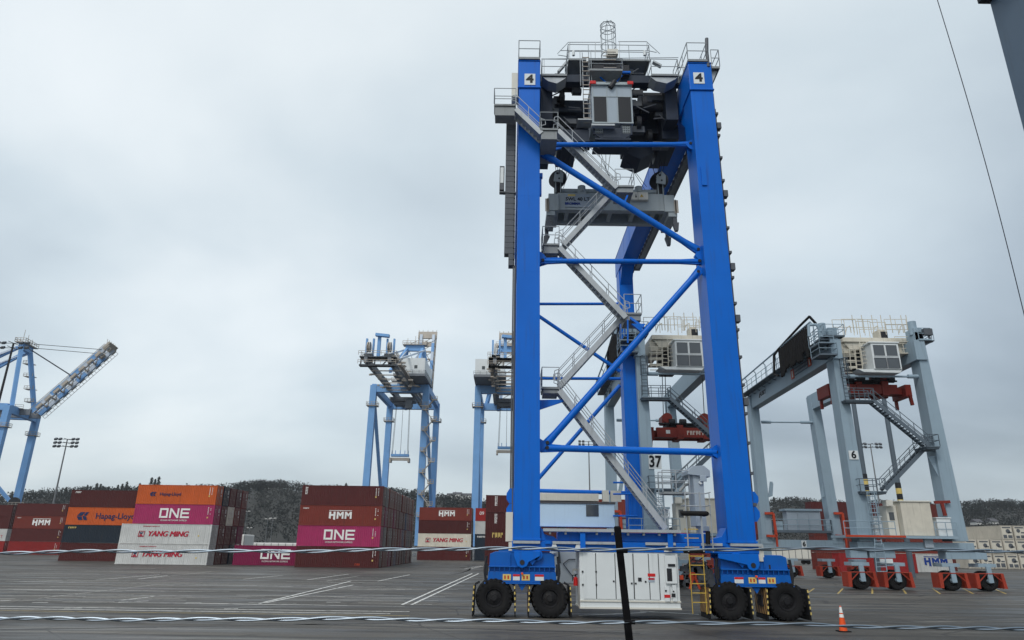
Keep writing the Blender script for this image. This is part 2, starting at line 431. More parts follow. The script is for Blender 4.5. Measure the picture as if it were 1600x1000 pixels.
# worn painted lines
def worn(name, colr):
    mt, nt, b = nodes(name); tcn = nt.nodes.new('ShaderNodeTexCoord'); n = nt.nodes.new('ShaderNodeTexNoise'); n.inputs['Scale'].default_value = 2.2; n.inputs['Detail'].default_value = 8; n.inputs['Roughness'].default_value = .75
    nt.links.new(tcn.outputs['Object'], n.inputs[0]); r = nt.nodes.new('ShaderNodeMapRange'); r.inputs[1].default_value = .34; r.inputs[2].default_value = .50; nt.links.new(n.outputs[0], r.inputs[0])
    mx = nt.nodes.new('ShaderNodeMix'); mx.data_type = 'RGBA'; mx.inputs[6].default_value = (.085,.083,.08,1); mx.inputs[7].default_value = (*colr,1)
    nt.links.new(r.outputs[0], mx.inputs[0]); nt.links.new(mx.outputs[2], b.inputs['Base Color']); b.inputs['Roughness'].default_value = .7; M[name] = mt
worn('line_white', (.66,.66,.63)); worn('line_faint', (.44,.43,.40)); worn('line_yellow', (.50,.36,.10)); worn('tar_seam', (.030,.029,.028))
worn('tyre_mark', (.045,.043,.041))
def strip(mb, p, q, w, z=.005):
    p = V((p[0],p[1],0)); q = V((q[0],q[1],0)); d = (q-p).normalized(); a = V((-d.y,d.x,0))*w/2; zz = V((0,0,z))
    mb.add([p-a+zz, q-a+zz, q+a+zz, p+a+zz], [(0,1,2,3)])
def gp(px, py): g_ = gr(px, py); return (g_.x, g_.y)
wl = MB()
for a_, b__ in (((405,943),(500,920)), ((500,920),(548,908)), ((628,945),(738,896)), ((643,945),(748,896)), ((1000,955),(1092,960)), ((185,941),(232,939)), ((190,938),(240,932)), ((415,942),(552,914)), ((150,906),(250,898)), ((480,906),(545,897)), ((100,950.5),(128,950.2)), ((350,951.5),(372,951)), ((290,942),(315,942)), ((0,939),(18,938)), ((50,941.6),(75,941.6)), ((510,941),(532,941)), ((380,905),(442,899)), ((905,962),(1010,957)), ((840,941),(905,946)),
                ((1250,899),(1330,906)), ((1400,912),(1600,922)), ((215,905),(262,899)), ((725,889),(752,884)), ((735,889),(758,884)), ((590,908),(640,898)), ((0,910),(120,906))):
    strip(wl, gp(*a_), gp(*b__), .17)
for i in range(8):                       # short cross ticks beside the double line
    t = i/8; p = gp(640+t*100, 944-t*46); strip(wl, (p[0]+.2,p[1]), (p[0]+1.3,p[1]), .1)
struct(wl.build('painted_line', M['line_white']))
fl = MB()
for py in (893, 896, 899, 902, 906, 909, 912, 916, 919, 924, 928, 933, 938, 943):
    for k in range(7):
        x0 = random.uniform(-100, 640); x1 = min(x0+random.uniform(60, 330), 610+random.uniform(0,60))
        y = gp(400, py+random.uniform(-3,3))[1]
        strip(fl, (X(x0, py, y), y), (X(x1, py, y), y+random.uniform(-.3,.3)), .15, .004+.0002*k)
for a_, b__ in (((1240,893),(1345,905)),((1250,927),(1560,930)),((60,935),(240,914)),((240,903),(330,893)),((420,893),(520,890)),((510,908),(560,900))):
    strip(fl, gp(*a_), gp(*b__), .12, .0055)
for k, (pa, pb) in enumerate(((951.5,-60),(955,-60))): y = gp(300, pa)[1]; strip(fl, (X(-80,pa,y),y), (X(640-k*30,pa,y),y), .30, .0062+.0002*k)
struct(fl.build('faded_line', M['line_faint']))
ts = MB()
for a_, b__ in (((-50,930),(640,918)),((-50,985),(700,972)),((300,900),(760,900)),((1240,940),(1650,950)),((100,950),(500,946)),((460,975),(1000,990)),((1270,975),(1600,965))):
    strip(ts, gp(*a_), gp(*b__), random.uniform(.15,.5), .003)
struct(ts.build('tar_seam', M['tar_seam']))
tm = MB(); rt = random.Random(31)
for k in range(16):          # long curving tyre tracks of the yard tractors
    x, y = rt.uniform(-75, 30), rt.uniform(24, 92); a_ = rt.uniform(-.25, .25)+(1.2 if k % 4 == 0 else 0); cv_ = rt.uniform(-.012, .012); pts = []
    for j in range(26): pts.append((x, y)); x += math.cos(a_)*1.6; y += math.sin(a_)*1.6; a_ += cv_
    for off in (0, 1.9):
        for (p0, p1) in zip(pts, pts[1:]): strip(tm, (p0[0], p0[1]+off), (p1[0], p1[1]+off), .28, .0022+.00004*k)
struct(tm.build('tyre_track', M['tyre_mark']))
yl = MB()
y = gp(300, 958)[1]; strip(yl, (X(-80,958,y),y), (X(640,958,y),y), .10, .005)
for px, dx in ((1266,6),(1313,4),(1363,0),(1413,-3),(1463,-6),(1513,-8),(1562,-10)):
    strip(yl, gp(px+dx, 919.5), gp(px-dx, 928), .14)
struct(yl.build('yellow_tick', M['line_yellow']))
# ================================================================== containers
def corr(mb, axis, a0, a1, z0, z1, base, depth, sgn, pitch=.28):
    n = int((a1-a0)/pitch); d = (a1-a0)/n; pts = []
    for i in range(n):
        s = a0+i*d; pts += [(s, 0), (s+d*.25, 0), (s+d*.5, depth), (s+d*.75, depth)]
    pts.append((a1, 0)); vs = []
    for z in (z0, z1):
        for s, o in pts:
            t = base-sgn*o
            vs.append((s, t, z) if axis == 'x' else (t, s, z))
    k = len(pts); mb.add(vs, [(i, i+1, k+i+1, k+i) for i in range(k-1)])
def container_mesh(L_, H=2.9, W=2.44):
    mb = MB(); hx, hy = L_/2, W/2; p = .16
    for sx in (-1,1):
        for sy in (-1,1):
            mb.box(sx*hx, sx*(hx-p), sy*hy, sy*(hy-p), 0, H)                                   # corner posts
            for z in (0, H): mb.box(sx*(hx+.012), sx*(hx-.19), sy*(hy+.012), sy*(hy-.19), z-.006 if z else -.0, (z+.012) if z else .13) if z == 0 else mb.box(sx*(hx+.012), sx*(hx-.19), sy*(hy+.012), sy*(hy-.19), H-.13, H+.0)
        mb.box(sx*hx, sx*(hx-.1), -hy+p, hy-p, 0.02, .17); mb.box(sx*hx, sx*(hx-.1), -hy+p, hy-p, H-.14, H-.02)
    for sy in (-1,1):
        mb.box(-hx+p, hx-p, sy*hy, sy*(hy-.08), .02, .17); mb.box(-hx+p, hx-p, sy*hy, sy*(hy-.06), H-.10, H-.02)
        corr(mb, 'x', -hx+p, hx-p, .17, H-.10, sy*(hy-.012), .032, sy)
    corr(mb, 'y', -hy+p, hy-p, .17, H-.14, -(hx-.012), .045, -1)
    mb.add([(-hx,-hy+.06,H-.05),(hx,-hy+.06,H-.05),(hx,hy-.06,H-.05),(-hx,hy-.06,H-.05)], [(0,1,2,3)])
    mb.add([(-hx,-hy+.06,.1),(hx,-hy+.06,.1),(hx,hy-.06,.1),(-hx,hy-.06,.1)], [(3,2,1,0)])
    return mb
def mesh_of(mb, name, mats):
    o = mb.build(name, mats); me = o.data; bpy.data.objects.remove(o); return me
CM = {L_: mesh_of(container_mesh(L_), 'container_body', M['c_brown']) for L_ in (12.19, 13.7)}
def door_mesh(s, H=2.9):
    mb = MB(); y0, y1 = (.01, 1.05) if s > 0 else (-1.05, -.01)
    mb.box(-.06, -.02, y0, y1, .18, H-.15)
    for i in range(5):
        z = .3+i*.5; mb.box(-.02, .0, y0+.1, y1-.1, z, z+.3)
    return mesh_of(mb, 'door', M['c_brown'])
def bars_mesh(s, H=2.9):
    mb = MB(); y0, y1 = (.01, 1.05) if s > 0 else (-1.05, -.01)
    for f in (.25, .75):
        y = y0+(y1-y0)*f; mb.tube((.035,y,.1),(.035,y,H-.06),.028,5)
        mb.box(.0,.05,y-.07,y+.07,1.1,1.18); mb.box(.05,.07,y-.22,y+.02,1.12,1.16)
        for z in (.25,1.0,1.9,2.6): mb.box(.0,.05,y-.06,y+.06,z-.03,z+.03)
    return mesh_of(mb, 'locking_bar', M['bar_steel'])
DM = {s: door_mesh(s) for s in (-1,1)}; BM = {s: bars_mesh(s) for s in (-1,1)}
def marks_mesh():
    mb = MB(); r = random.Random(3)
    for i in range(4):
        z = 2.3-i*.16; mb.box(.008,.012,.5-r.uniform(.1,.25),.9,z,z+.08)
    for i in range(3): mb.box(.008,.012,-.85,-.55+r.uniform(-.1,.1),2.2-i*.2,2.28-i*.2)
    mb.box(.008,.012,.55,.8,1.35,1.55)
    return mesh_of(mb, 'marking', M['white_text'])
KM = marks_mesh()
def setmat(o, mat):
    o.material_slots[0].link = 'OBJECT'; o.material_slots[0].material = mat
def container(x, y, z, colr, label, group, L_=12.19, rz=0, doors=True, marks=True):
    o = link('shipping_container', CM[L_]); o.location = (x, y, z); o.rotation_euler.z = rz; setmat(o, M[colr]); tag(o, label, 'container', group)
    if doors:
        for s in (-1,1):
            d = link('door', DM[s], o); d.location = (L_/2,0,0); setmat(d, M[colr]); bb = link('locking_bar', BM[s], d)
        if marks and random.random() < .8:
            k = link('marking', KM, o); k.location = (L_/2,0,0)
    return o
def clet(o, s, size, dx, dz, mat, **kw):
    me = text_mesh(s, size, **kw)
    if not me.materials: me.materials.append(mat)
    t = link('lettering', me, o); t.location = (dx, -1.235, dz)
    if me.materials[0] != mat: setmat(t, mat)
def cshape(o, polys, mat, dx, dz, name='logo'):
    mb = MB()
    for poly in polys: mb.prism([(u+dx, v+dz) for u, v in poly], 'y', -1.25, -1.226)
    me = mesh_of(mb, name, mat); return link(name, me, o)
def blocks(o, dx, dz, w, h, mat, n=5, vert=False, seed=1):
    """small weathered code: a row (or column) of little raised strokes, too small to read"""
    r = random.Random(seed); mb = MB()
    for i in range(n):
        if vert: z = dz+h/2-h*(i+.5)/n; hh = h/n*.36; mb.box(dx-w*.5, dx-w*.5+w*r.uniform(.3,.45), -1.238, -1.226, z-hh, z+hh); mb.box(dx+w*.05, dx+w*r.uniform(.35,.5), -1.238, -1.226, z-hh, z+hh*r.uniform(.2,1))
        else:
            x = dx-w/2+w*(i+.5)/n; ww = w/n*.36; mb.box(x-ww, x-ww*.3, -1.238, -1.226, dz-h/2, dz+h/2); mb.box(x+ww*.1, x+ww, -1.238, -1.226, dz-h/2*r.uniform(-.5,1), dz+h/2)
    return link('marking', mesh_of(mb, 'marking', mat), o)
_fm = {}
def frontmarks(o, kind=0):
    if kind not in _fm:
        r = random.Random(kind); mb = MB(); x = 5.05+r.uniform(-.1,.1)
        z = 2.55
        while z > 1.5: mb.box(x, x+.10, -1.238, -1.226, z-.12, z); mb.box(x+.35, x+.47, -1.238, -1.226, z-.10, z-.02) if r.random() < .7 else None; z -= .19
        mb.k = 1; zq = .75+.5*r.random(); mb.box(x-.05, x+.15, -1.238, -1.226, zq, zq+.22)
        _fm[kind] = mesh_of(mb, 'marking', [M['white_text'], M['yellow_pale']])
    return link('marking', _fm[kind], o)
def logo_one(o, s=1.0, dx=0, dz=1.55, sub=True):
    t = .28; H = 1.5; P = []
    def r(a,b,c,d): P.append([(a*s,c*s),(b*s,c*s),(b*s,d*s),(a*s,d*s)])
    r(-2.4,-2.4+t,.3,H/2+.75); r(-1.05-t,-1.05,0,1.5); r(-2.15,-1.05-t,0,t); r(-2.4+t,-1.05-t,1.5-t,1.5)
    P[0] = [(-2.4*s,.0),(-2.12*s,.0),(-2.12*s,1.5*s),(-2.4*s,1.5*s)]
    P.append([(-.8*s,0),(-.52*s,0),(-.52*s,1.5*s),(-.8*s,1.5*s)]); P.append([(.42*s,0),(.70*s,0),(.70*s,1.5*s),(.42*s,1.5*s)])
    P.append([(-.52*s,1.5*s),(-.52*s,1.1*s),(.42*s,0),(.42*s,.42*s)])
    r(.95,1.23,0,1.5); r(1.23,2.4,0,t); r(1.23,2.3,.62,.62+t); r(1.23,2.4,1.5-t,1.5)
    cshape(o, P, M['white_text'], dx, dz-.75*s, 'lettering')
    if sub: clet(o, 'OCEAN NETWORK EXPRESS', .34*s, dx, dz-1.12*s, M['white_text'], sx=.98)
def logo_hmm(o, mat, s=1.0, dx=0, dz=1.45):
    P = []
    def q(*a): P.append([(u*s, v*s) for u, v in a])
    q((-1.6,.06),(-1.3,-.02),(-1.3,1.0),(-1.6,1.0)); q((-.95,-.1),(-.65,-.18),(-.65,1.0),(-.95,1.0)); q((-1.3,.4),(-.95,.4),(-.95,.66),(-1.3,.66))
    for b_ in (-.45, .75):
        q((b_,0),(b_+.26,0),(b_+.26,1.0),(b_,1.0)); q((b_+.76,0),(b_+1.02,0),(b_+1.02,1.0),(b_+.76,1.0)); q((b_+.26,.62),(b_+.51,.3),(b_+.51,.68),(b_+.26,1.0)); q((b_+.51,.3),(b_+.76,.62),(b_+.76,1.0),(b_+.51,.68))
    q((-1.6,1.12),(0,1.12),(.08,1.0),(.16,1.12),(1.77,1.12),(1.77,1.2),(-1.6,1.2))
    cshape(o, P, mat, dx, dz-.5*s, 'lettering')
def logo_ym(o, s=1.0, dx=0, dz=1.45):
    for e in (-.05, 0, .05): clet(o, 'YANG MING', 1.30*s, dx+.75*s+e, dz, M['red_text'], bold=0, shear=.22, sx=1.0, ext=.012+e*.02)
    x = dx-4.1*s; h = .5*s
    cshape(o, [[(x-h,-h),(x-h+.09,-h),(x-h+.19,h),(x-h+.1,h)], [(x+h,-h),(x+h+.09,-h),(x+h+.19,h),(x+h+.1,h)],
               [(x-h+.1,h-.08),(x+h+.1,h-.08),(x+h+.19,h),(x-h+.1,h)], [(x-h,-h),(x+h,-h),(x+h,-h+.09),(x-h,-h+.09)]], M['red_text'], 0, dz, 'logo')
    cshape(o, [[(x-h+.2,h-.2),(x-h+.42,h-.2),(x+.08,-.02),(x-.06,-.02)], [(x+h-.3,h-.2),(x+h-.02,h-.2),(x+.12,-.02),(x+.0,-.02)]], M['navy_text'], 0, dz, 'logo')
    cshape(o, [[(x-.10,-.06),(x+.16,-.06),(x+h-.1,-h+.13),(x-h+.2,-h+.13)]], M['red_text'], 0, dz, 'logo')
def logo_hl(o, s, dx, dz):
    clet(o, 'Hapag-Lloyd', 1.25*s, dx+1.2*s, dz, M['navy_text'], bold=.015*s)
    x = dx-4.0*s; q = lambda *a: [(x+u*s, v*s) for u, v in a]
    cshape(o, [q((-.9,0),(-.4,.6),(.35,.6),(-.1,.05)), q((-.9,-.08),(-.1,-.05),(.1,-.6),(-.55,-.6)), q((.15,.1),(.5,.6),(.95,.6),(.6,.05)), q((.0,-.0),(.55,-.02),(.85,-.6),(.3,-.6))], M['navy_text'], 0, dz, 'logo')
ORD = ['first','second','third','fourth','fifth','sixth','seventh','eighth','ninth','tenth','eleventh','twelfth','thirteenth','fourteenth']
LEV = ['bottom','second level','third level','top']
CN = dict(c_maroon='dark maroon', c_brown='brown', c_rust='rust red', c_red='bright red', c_orange='orange', c_pink='pink', c_magenta='magenta', c_navy='navy', c_blue='blue', c_white='white', c_cream='cream', c_reefer='cream', c_grey='grey', c_green='dark green')
HC = 2.91
def block(name, rows, x_right, y0, pitch=2.75, lens=None, group=None, where='', right=True, extra=None):
    """rows[row][level] colours; the right-hand (door) ends line up at x_right"""
    res = {}
    for ri, row in enumerate(rows):
        for li, colr in enumerate(row):
            if colr is None: continue
            L_ = (lens or {}).get((ri, li), 12.19)
            lev = LEV[li] if li < len(row)-1 or len(row) > 3 else 'top'
            rowt = 'front row' if ri == 0 else f'{ORD[ri]} row from the front'
            t = (extra or {}).get((ri, li)) or f'{CN[colr]} container, {lev}, {ORD[ri]} row of the {where}'
            res[(ri, li)] = container(x_right-L_/2+random.uniform(-.06,.06), y0+1.22+ri*pitch, li*HC, colr, t, group, L_)
    return res
MIXC = ['c_maroon','c_brown','c_brown','c_rust','c_maroon','c_brown','c_navy','c_rust','c_magenta','c_rust','c_blue','c_maroon','c_brown','c_grey','c_rust']
rc = random.Random(11)
YA = 108
# block behind "white pair" at the left
A3 = block('A3', [['c_white','c_white','c_pink','c_orange'], ['c_brown','c_brown','c_brown','c_navy'], ['c_maroon','c_brown','c_cream','c_brown'], ['c_navy','c_maroon','c_rust','c_maroon'], ['c_brown','c_magenta','c_brown','c_rust']],
           X(326,860,YA), YA, 2.6, {(0,0):13.7,(0,1):13.7}, 'containers in the block with the two white ones', 'left block with the white pair',
           extra={(0,0):'long white container with red lettering lying on the ground under its white twin', (0,1):'long white container with red lettering stacked on its white twin under the pink one', (0,2):'bright pink container under the orange one in the left block', (0,3):'orange container on top of the pink one, small dark lettering'})
logo_ym(A3[(0,0)], .84, -.7); logo_ym(A3[(0,1)], .84, -.3); logo_one(A3[(0,2)], .95, .1, 1.6); logo_hl(A3[(0,3)], .52, -1.6, 1.5)
for k in (0,1): blocks(A3[(0,k)], -2.3, 2.55, 2.6, .14, M['red_text'], 14, False, 5)
for k in range(4): frontmarks(A3[(0,k)], k)
# block just left of it, its right ends hidden behind
YA2 = YA+13.5
A2 = block('A2', [['c_maroon','c_navy','c_orange','c_maroon']], X(89,880,YA2)+12.19, YA2, 2.6, None, 'containers in the column left of the white pair', 'column left of the white pair',
           extra={(0,0):'dark maroon container on the ground left of the white pair', (0,1):'dark navy container under the large-lettered orange one', (0,2):'orange container with large dark lettering, left of the pink one', (0,3):'dark maroon container on top of the large-lettered orange one'})
logo_hl(A2[(0,2)], 1.08, .9, 1.45); blocks(A2[(0,1)], -4.7, 2.45, 1.4, .3, M['yellow_pale'], 5); blocks(A2[(0,3)], -4.9, 2.5, 1.0, .3, M['white_text'], 4)
YC = 170
A1 = block('A1', [['c_red','c_maroon','c_rust','c_maroon'], ['c_brown','c_maroon','c_brown','c_magenta'], ['c_maroon','c_navy','c_brown','c_rust']], X(90,868,YC), YC, 2.6, None, 'containers in the far block at the left edge', 'far left block',
           extra={(0,0):'bright red container at the foot of the far left block', (0,2):'rust red container with white block lettering in the far left block'})
logo_hmm(A1[(0,2)], M['white_text'], 1.25, .4)
A0 = block('A0', [['c_red','c_white','c_maroon','c_maroon'],['c_brown','c_brown','c_brown','c_brown']], X(4,866,YC+9)-.2, YC+9, 2.6, None, 'containers cut by the left picture edge', 'stack cut by the left edge')
clet(A0[(0,1)], 'T', 1.0, 5.0, 1.0, M['red_text'])
# long block in the middle
YB = 105
rows = [['c_maroon','c_pink','c_rust','c_maroon']]
for i in range(12): rows.append([rc.choice(MIXC) for _ in range(4)])
B = block('B', rows, X(591,884,YB), YB, 2.72, None, 'containers in the long middle block', 'long middle block',
          extra={(0,0):'dark maroon container on the ground at the front of the long middle block', (0,1):'bright pink container with white lettering at the front of the long middle block', (0,2):'rust red container with white block lettering over the pink one, long middle block', (0,3):'dark maroon container topmost at the front of the long middle block'})
logo_one(B[(0,1)], .95, .1, 1.65); logo_hmm(B[(0,2)], M['white_text'], 1.0, -.1, 1.5)
blocks(B[(0,2)], -5.2, 2.45, .9, .2, M['white_text'], 5); blocks(B[(0,3)], -5.4, 2.1, .35, 1.1, M['white_text'], 5, True)
for k in range(4): frontmarks(B[(0,k)], k)
blocks(B[(0,0)], 3.0, .45, .8, .3, M['orange_red'], 3)
for k in range(4): frontmarks(A1[(0,k)], k+1)
for r_ in (A1,): blocks(r_[(0,2)], -5.0, 2.45, .9, .2, M['white_text'], 5)
# lone magenta container between the two blocks
YM = 110.5
PK = container(X(363,880,YM)+6.1, YM+1.22, 0, 'c_magenta', 'magenta container with white lettering lying alone between two container blocks', None)
logo_one(PK, .95, .35, 1.65)
# block right of the middle
YD = 164
Cc = block('C', [['c_maroon','c_cream','c_maroon','c_rust'],['c_brown','c_navy','c_brown','c_maroon'],['c_brown','c_maroon','c_grey','c_brown']], X(735,872,YD), YD, 2.7, None, 'containers in the block right of the long one', 'small block right of the long one',
           extra={(0,1):'cream container with red lettering in the small block right of the long one', (0,3):'rust red container with white block lettering over the small block with the cream one'})
[frontmarks(Cc[(0,q)], q) for q in range(4)]; logo_ym(Cc[(0,1)], .95); logo_hmm(Cc[(0,3)], M['white_text'], 1.1, .2, 1.5)
De = block('D', [['c_navy','c_navy','c_white','c_red'],['c_brown','c_brown','c_navy','c_brown']], X(739,871,YD+1)+12.3, YD+1, 2.7, None, 'containers beside the blue crane leg, behind', 'stack seen left of the blue crane leg, behind', doors if False else None) if False else None
for li, c_ in enumerate(['c_navy','c_navy','c_white','c_red']):
    k = container(X(741,871,YD+1)+6.1, YD+2.2, li*HC, c_, f'{CN[c_]} container, {LEV[li]}, in the gap beside the tall maroon stack', 'containers in the narrow gap left of the blue leg')
    if li == 3: clet(k, '09', 1.1, -4.6, 1.7, M['white_text'])
    if li == 1: blocks(k, -4.6, 2.3, 2.0, .4, M['white_text'], 6)
YE = 121
for li, c_ in enumerate(['c_maroon','c_maroon','c_maroon','c_maroon']):
    k = container(X(757,876,YE)+6.1, YE+1.2, li*HC, c_, f'dark maroon container, {LEV[li]}, in the stack behind the left blue leg', 'maroon stack behind the left leg of the blue crane')
    if li == 1: blocks(k, -4.0, 2.1, 1.9, .8, M['yellow_pale'], 4)
    if li > 1: blocks(k, -4.3, 1.9, .45, 1.6, M['white_text'], 7, True)
# stacks seen through and behind the cranes
def simple_stack(px, py, Y, cols, where, group, shift=0):
    for li, c_ in enumerate(cols):
        container(X(px, py, Y)+6.1+shift, Y+1.2, li*HC, c_, f'{CN[c_]} container, {LEV[li]}, {where}', group, marks=False)
simple_stack(887, 870, 128, ['c_brown','c_maroon','c_brown','c_rust'], 'in the stack seen between the legs of the blue crane', 'containers seen between the legs of the blue crane')
simple_stack(1193, 874, 124, ['c_rust','c_maroon','c_rust','c_maroon'], 'in the stack just right of the right blue leg', 'containers just right of the blue crane', -12.3)
simple_stack(1277, 874, 127, ['c_rust','c_brown','c_brown','c_maroon'], 'in the stack behind the grey crane, left column', 'containers behind the nearer right grey crane')
simple_stack(1277+101, 874, 130, ['c_brown','c_rust','c_maroon','c_brown'], 'in the stack behind the cream house of the right crane', 'containers behind the nearer right grey crane', 1.2)
k = container(X(1482,880,121)-6.1, 121, 0, 'c_white', 'white container with blue block lettering behind the wheels of the right grey crane', None, marks=False)
logo_hmm(k, M['blue_text'], 1.15, 3.2, 1.7)
container(X(1426,882,115)-6.1, 115, 0, 'c_red', 'bright red container on the ground behind the wheels of the right grey crane', None, marks=False)
# refrigerated containers, machinery ends towards us
def reefer(x, y, z, label):
    o = link('refrigerated_container', CM[12.19]); o.location = (x, y+6.1, z); o.rotation_euler.z = R(90); setmat(o, M['c_reefer']); tag(o, label, 'container', 'refrigerated containers at the right edge')
    mb = MB()
    mb.box(-6.16,-6.11,-1.06,1.06,.2,2.7); u = mb.build('machinery_panel', M['cream']); me = u.data; bpy.data.objects.remove(u)
    pnl = link('machinery_panel', me, o)
    mb = MB(); f_ = random.choice((-1,1)); mb.box(-6.2,-6.16,-.95,-.1,.35,random.uniform(.8,1.2)); mb.box(-6.2,-6.16,.15,.9,.35,random.uniform(.7,1.1)); mb.box(-6.2,-6.16,-.95,-.25,1.35,1.6); mb.box(-6.2,-6.16,-.9,.9,2.35,2.6)
    zf = random.uniform(1.6,1.85); mb.tube((-6.2,.25*f_,zf),(-6.16,.25*f_,zf),random.uniform(.38,.5),20); u = mb.build('fan_grille', M['mid_grey']); me = u.data; bpy.data.objects.remove(u); link('fan_grille', me, pnl)
    return o
YR = 150
for ci in range(6):
    for li in range(4 if ci >= 3 and False else 3):
        if li == 2 and ci < 3: continue
        reefer(X(1530,872,YR)+ci*2.7-1.2, YR, li*HC, f'cream refrigerated container, {["bottom","middle","top"][li]}, {ORD[ci]} column of the stack at the right edge')
for ci in range(8):
    for li in range(2):
        reefer(X(1395,872,YR+16)+ci*2.7, YR+16, li*HC, f'cream refrigerated container, {["bottom","upper"][li]}, {ORD[ci]} column of the long row behind the right grey crane')
# ================================================================== high-mast lights
def mast(px, pyb, pyt, Y, label, tiers=3, r=.22, wid=2.4, mat='pole_grey'):
    base = V((X(px, pyb, Y), Y, 0)); zt = Z(px, pyt, Y); t = thing('light_mast', label, 'light mast', base, 'high mast lights over the yard')
    mb = MB(); mb.tube(base, (base.x, Y, zt), r, 8, r*.5); mb.tube(base, base+V((0,0,.6)), r*1.8, 8); mb.build('pole', M[mat], t)
    hb = MB()
    for k in range(tiers):
        z = zt-k*wid*.33; hb.tube((base.x-wid,Y,z),(base.x+wid,Y,z),.07,5); hb.tube((base.x,Y-wid*.5,z),(base.x,Y+wid*.5,z),.07,5)
    h = hb.build('crossarm', M['dark_steel'], t)
    for k in range(tiers):
        for i in (-1,-.6,.6,1):
            f = MB(); c = V((base.x+i*wid, Y-.2, zt-k*wid*.33-.1)); f.beam(c+V((0,.25,.3)), c+V((0,-.35,-.1)), .7, .5); f.build('floodlight', M['mid_grey'], t)
    return t
mast(86, 775, 686, 190, 'tall light mast rising left of the left container blocks', 3, .3, 3.0)
mast(922, 790, 690, 210, 'light mast seen between the legs of the blue crane', 2, .3, 2.8)
mast(1373, 780, 694, 200, 'light mast seen through the legs of the right grey crane', 2, .3, 2.8)
mast(0, 620, 536, 150, 'dark light mast in front of the crane at the left edge', 2, .4, 3.4, 'dark_steel')
for i, (px, pt, Y) in enumerate(((368,808,330),(381,799,330),(415,811,350),(423,810,300),(473,812,330),(388,825,380),(1188+20,812,300))):
    base = V((X(px, 840, Y), Y, 0)); t = thing('street_lamp', f"small street lamp, {['first','third','fourth','fifth','sixth','second','seventh'][i]} from the left before the hillside", 'street lamp', base, 'street lamps before the hillside')
    mb = MB(); mb.tube(base, (base.x,Y,Z(px,pt,Y)), .14, 6, .09); mb.build('pole', M['pole_grey'], t)
    mb = MB(); z = Z(px,pt,Y); mb.box(base.x-1.4,base.x-.5,Y-.3,Y+.3,z,z+.3); mb.box(base.x+.5,base.x+1.4,Y-.3,Y+.3,z,z+.3); mb.tube((base.x-1.4,Y,z),(base.x+1.4,Y,z),.06,5); mb.build('lamp_head', M['wall_white'], t)
# two stout poles with banded feet behind the right grey crane
for i, (px0, py0, px1, py1) in enumerate(((1362,762,1337,630),(1414,776,1385,640))):
    Y = 96; xb = X(px0+6, 862, Y); b0 = V((xb, Y, 0)); t = thing('banded_pole', f"stout grey pole with banded foot, {'left' if i == 0 else 'right'} one behind the right grey crane", 'pole', b0, 'stout banded poles')
    zt = Z(px1, py1, Y)-.0; mb = MB(); mb.tube(b0, (xb,Y,zt+ (2.0)), .36, 12, .30); mb.build('pole', M['rtg_dark'], t, smooth=True)
    zc = Z(px0, py0+4, Y); sb = MB()
    for k in range(4): sb.k = k % 2; sb.tube((xb,Y,zc-.8+k*.75),(xb,Y,zc-.05+k*.75),.375,12)
    sb.build('hazard_band', [M['yellow_pale'], M['dark_steel']], t)
# ================================================================== hills
def hill(name, ridge, Y0, Yr, lab_seed):
    """ridge: photo profile of the crest; slope climbs from Y0 to Yr"""
    mb = MB(); n = 160; x0, x1 = ridge[0][0], ridge[-1][0]; rr = random.Random(lab_seed); rows = 14; vs = []; prof = []
    for i in range(n+1):
        px = x0+(x1-x0)*i/n
        for (a, pa), (b_, pb) in zip(ridge, ridge[1:]):
            if a <= px <= b_: py = pa+(pb-pa)*(px-a)/(b_-a)
        p = at(px, py, Yr); prof.append((p.x, p.z))
    for j in range(rows+1):
        t = j/rows
        for i in range(n+1):
            x, z = prof[i]; y = Y0+(Yr-Y0)*t; s = math.sin(min(t*1.05,1)*math.pi/2)**1.1
            bump = 3*math.sin(x*.021+t*5+lab_seed)+2*math.sin(x*.05-t*9)
            vs.append((x*(.82+.18*t) if False else x*(y/Yr)**.5, y, max(-1, (z-7)*s+bump*t*(1-t)*2)-(1-t)*.5))
    k = n+1
    for j in (1,):
        for i in range(n+1):
            x, z = prof[i]; vs.append((x, Yr+220, z*.6))
    fs = [(j*k+i, j*k+i+1, (j+1)*k+i+1, (j+1)*k+i) for j in range(rows+1) for i in range(n)]
    mb.add(vs, fs); o = mb.build(name, M['hill_soil'], smooth=True); struct(o); return vs, k, rows
mt, nt3, b = nodes('hill_soil'); b.inputs['Base Color'].default_value = (.032,.033,.031,1); b.inputs['Roughness'].default_value = .95; M['hill_soil'] = mt
mt, nt3, b = nodes('winter_wood'); b.inputs['Roughness'].default_value = .95; b.inputs['Specular IOR Level'].default_value = .1
tc3 = nt3.nodes.new('ShaderNodeTexCoord'); no = nt3.nodes.new('ShaderNodeTexNoise'); no.inputs['Scale'].default_value = .03; no.inputs['Detail'].default_value = 6; nt3.links.new(tc3.outputs['Object'], no.inputs[0])
cr = nt3.nodes.new('ShaderNodeValToRGB'); cr.color_ramp.elements[0].position = .38; cr.color_ramp.elements[0].color = (.024,.030,.030,1); cr.color_ramp.elements[1].position = .62; cr.color_ramp.elements[1].color = (.044,.045,.043,1)
nt3.links.new(no.outputs[0], cr.inputs[0]); nt3.links.new(cr.outputs[0], b.inputs['Base Color']); M['winter_wood'] = mt
tl = nt3.nodes.new('ShaderNodeBsdfTranslucent'); nt3.links.new(cr.outputs[0], tl.inputs[0]); ms = nt3.nodes.new('ShaderNodeMixShader'); ms.inputs[0].default_value = .5; nt3.links.new(b.outputs[0], ms.inputs[1]); nt3.links.new(tl.outputs[0], ms.inputs[2]); nt3.links.new(ms.outputs[0], nt3.nodes['Material Output'].inputs[0])
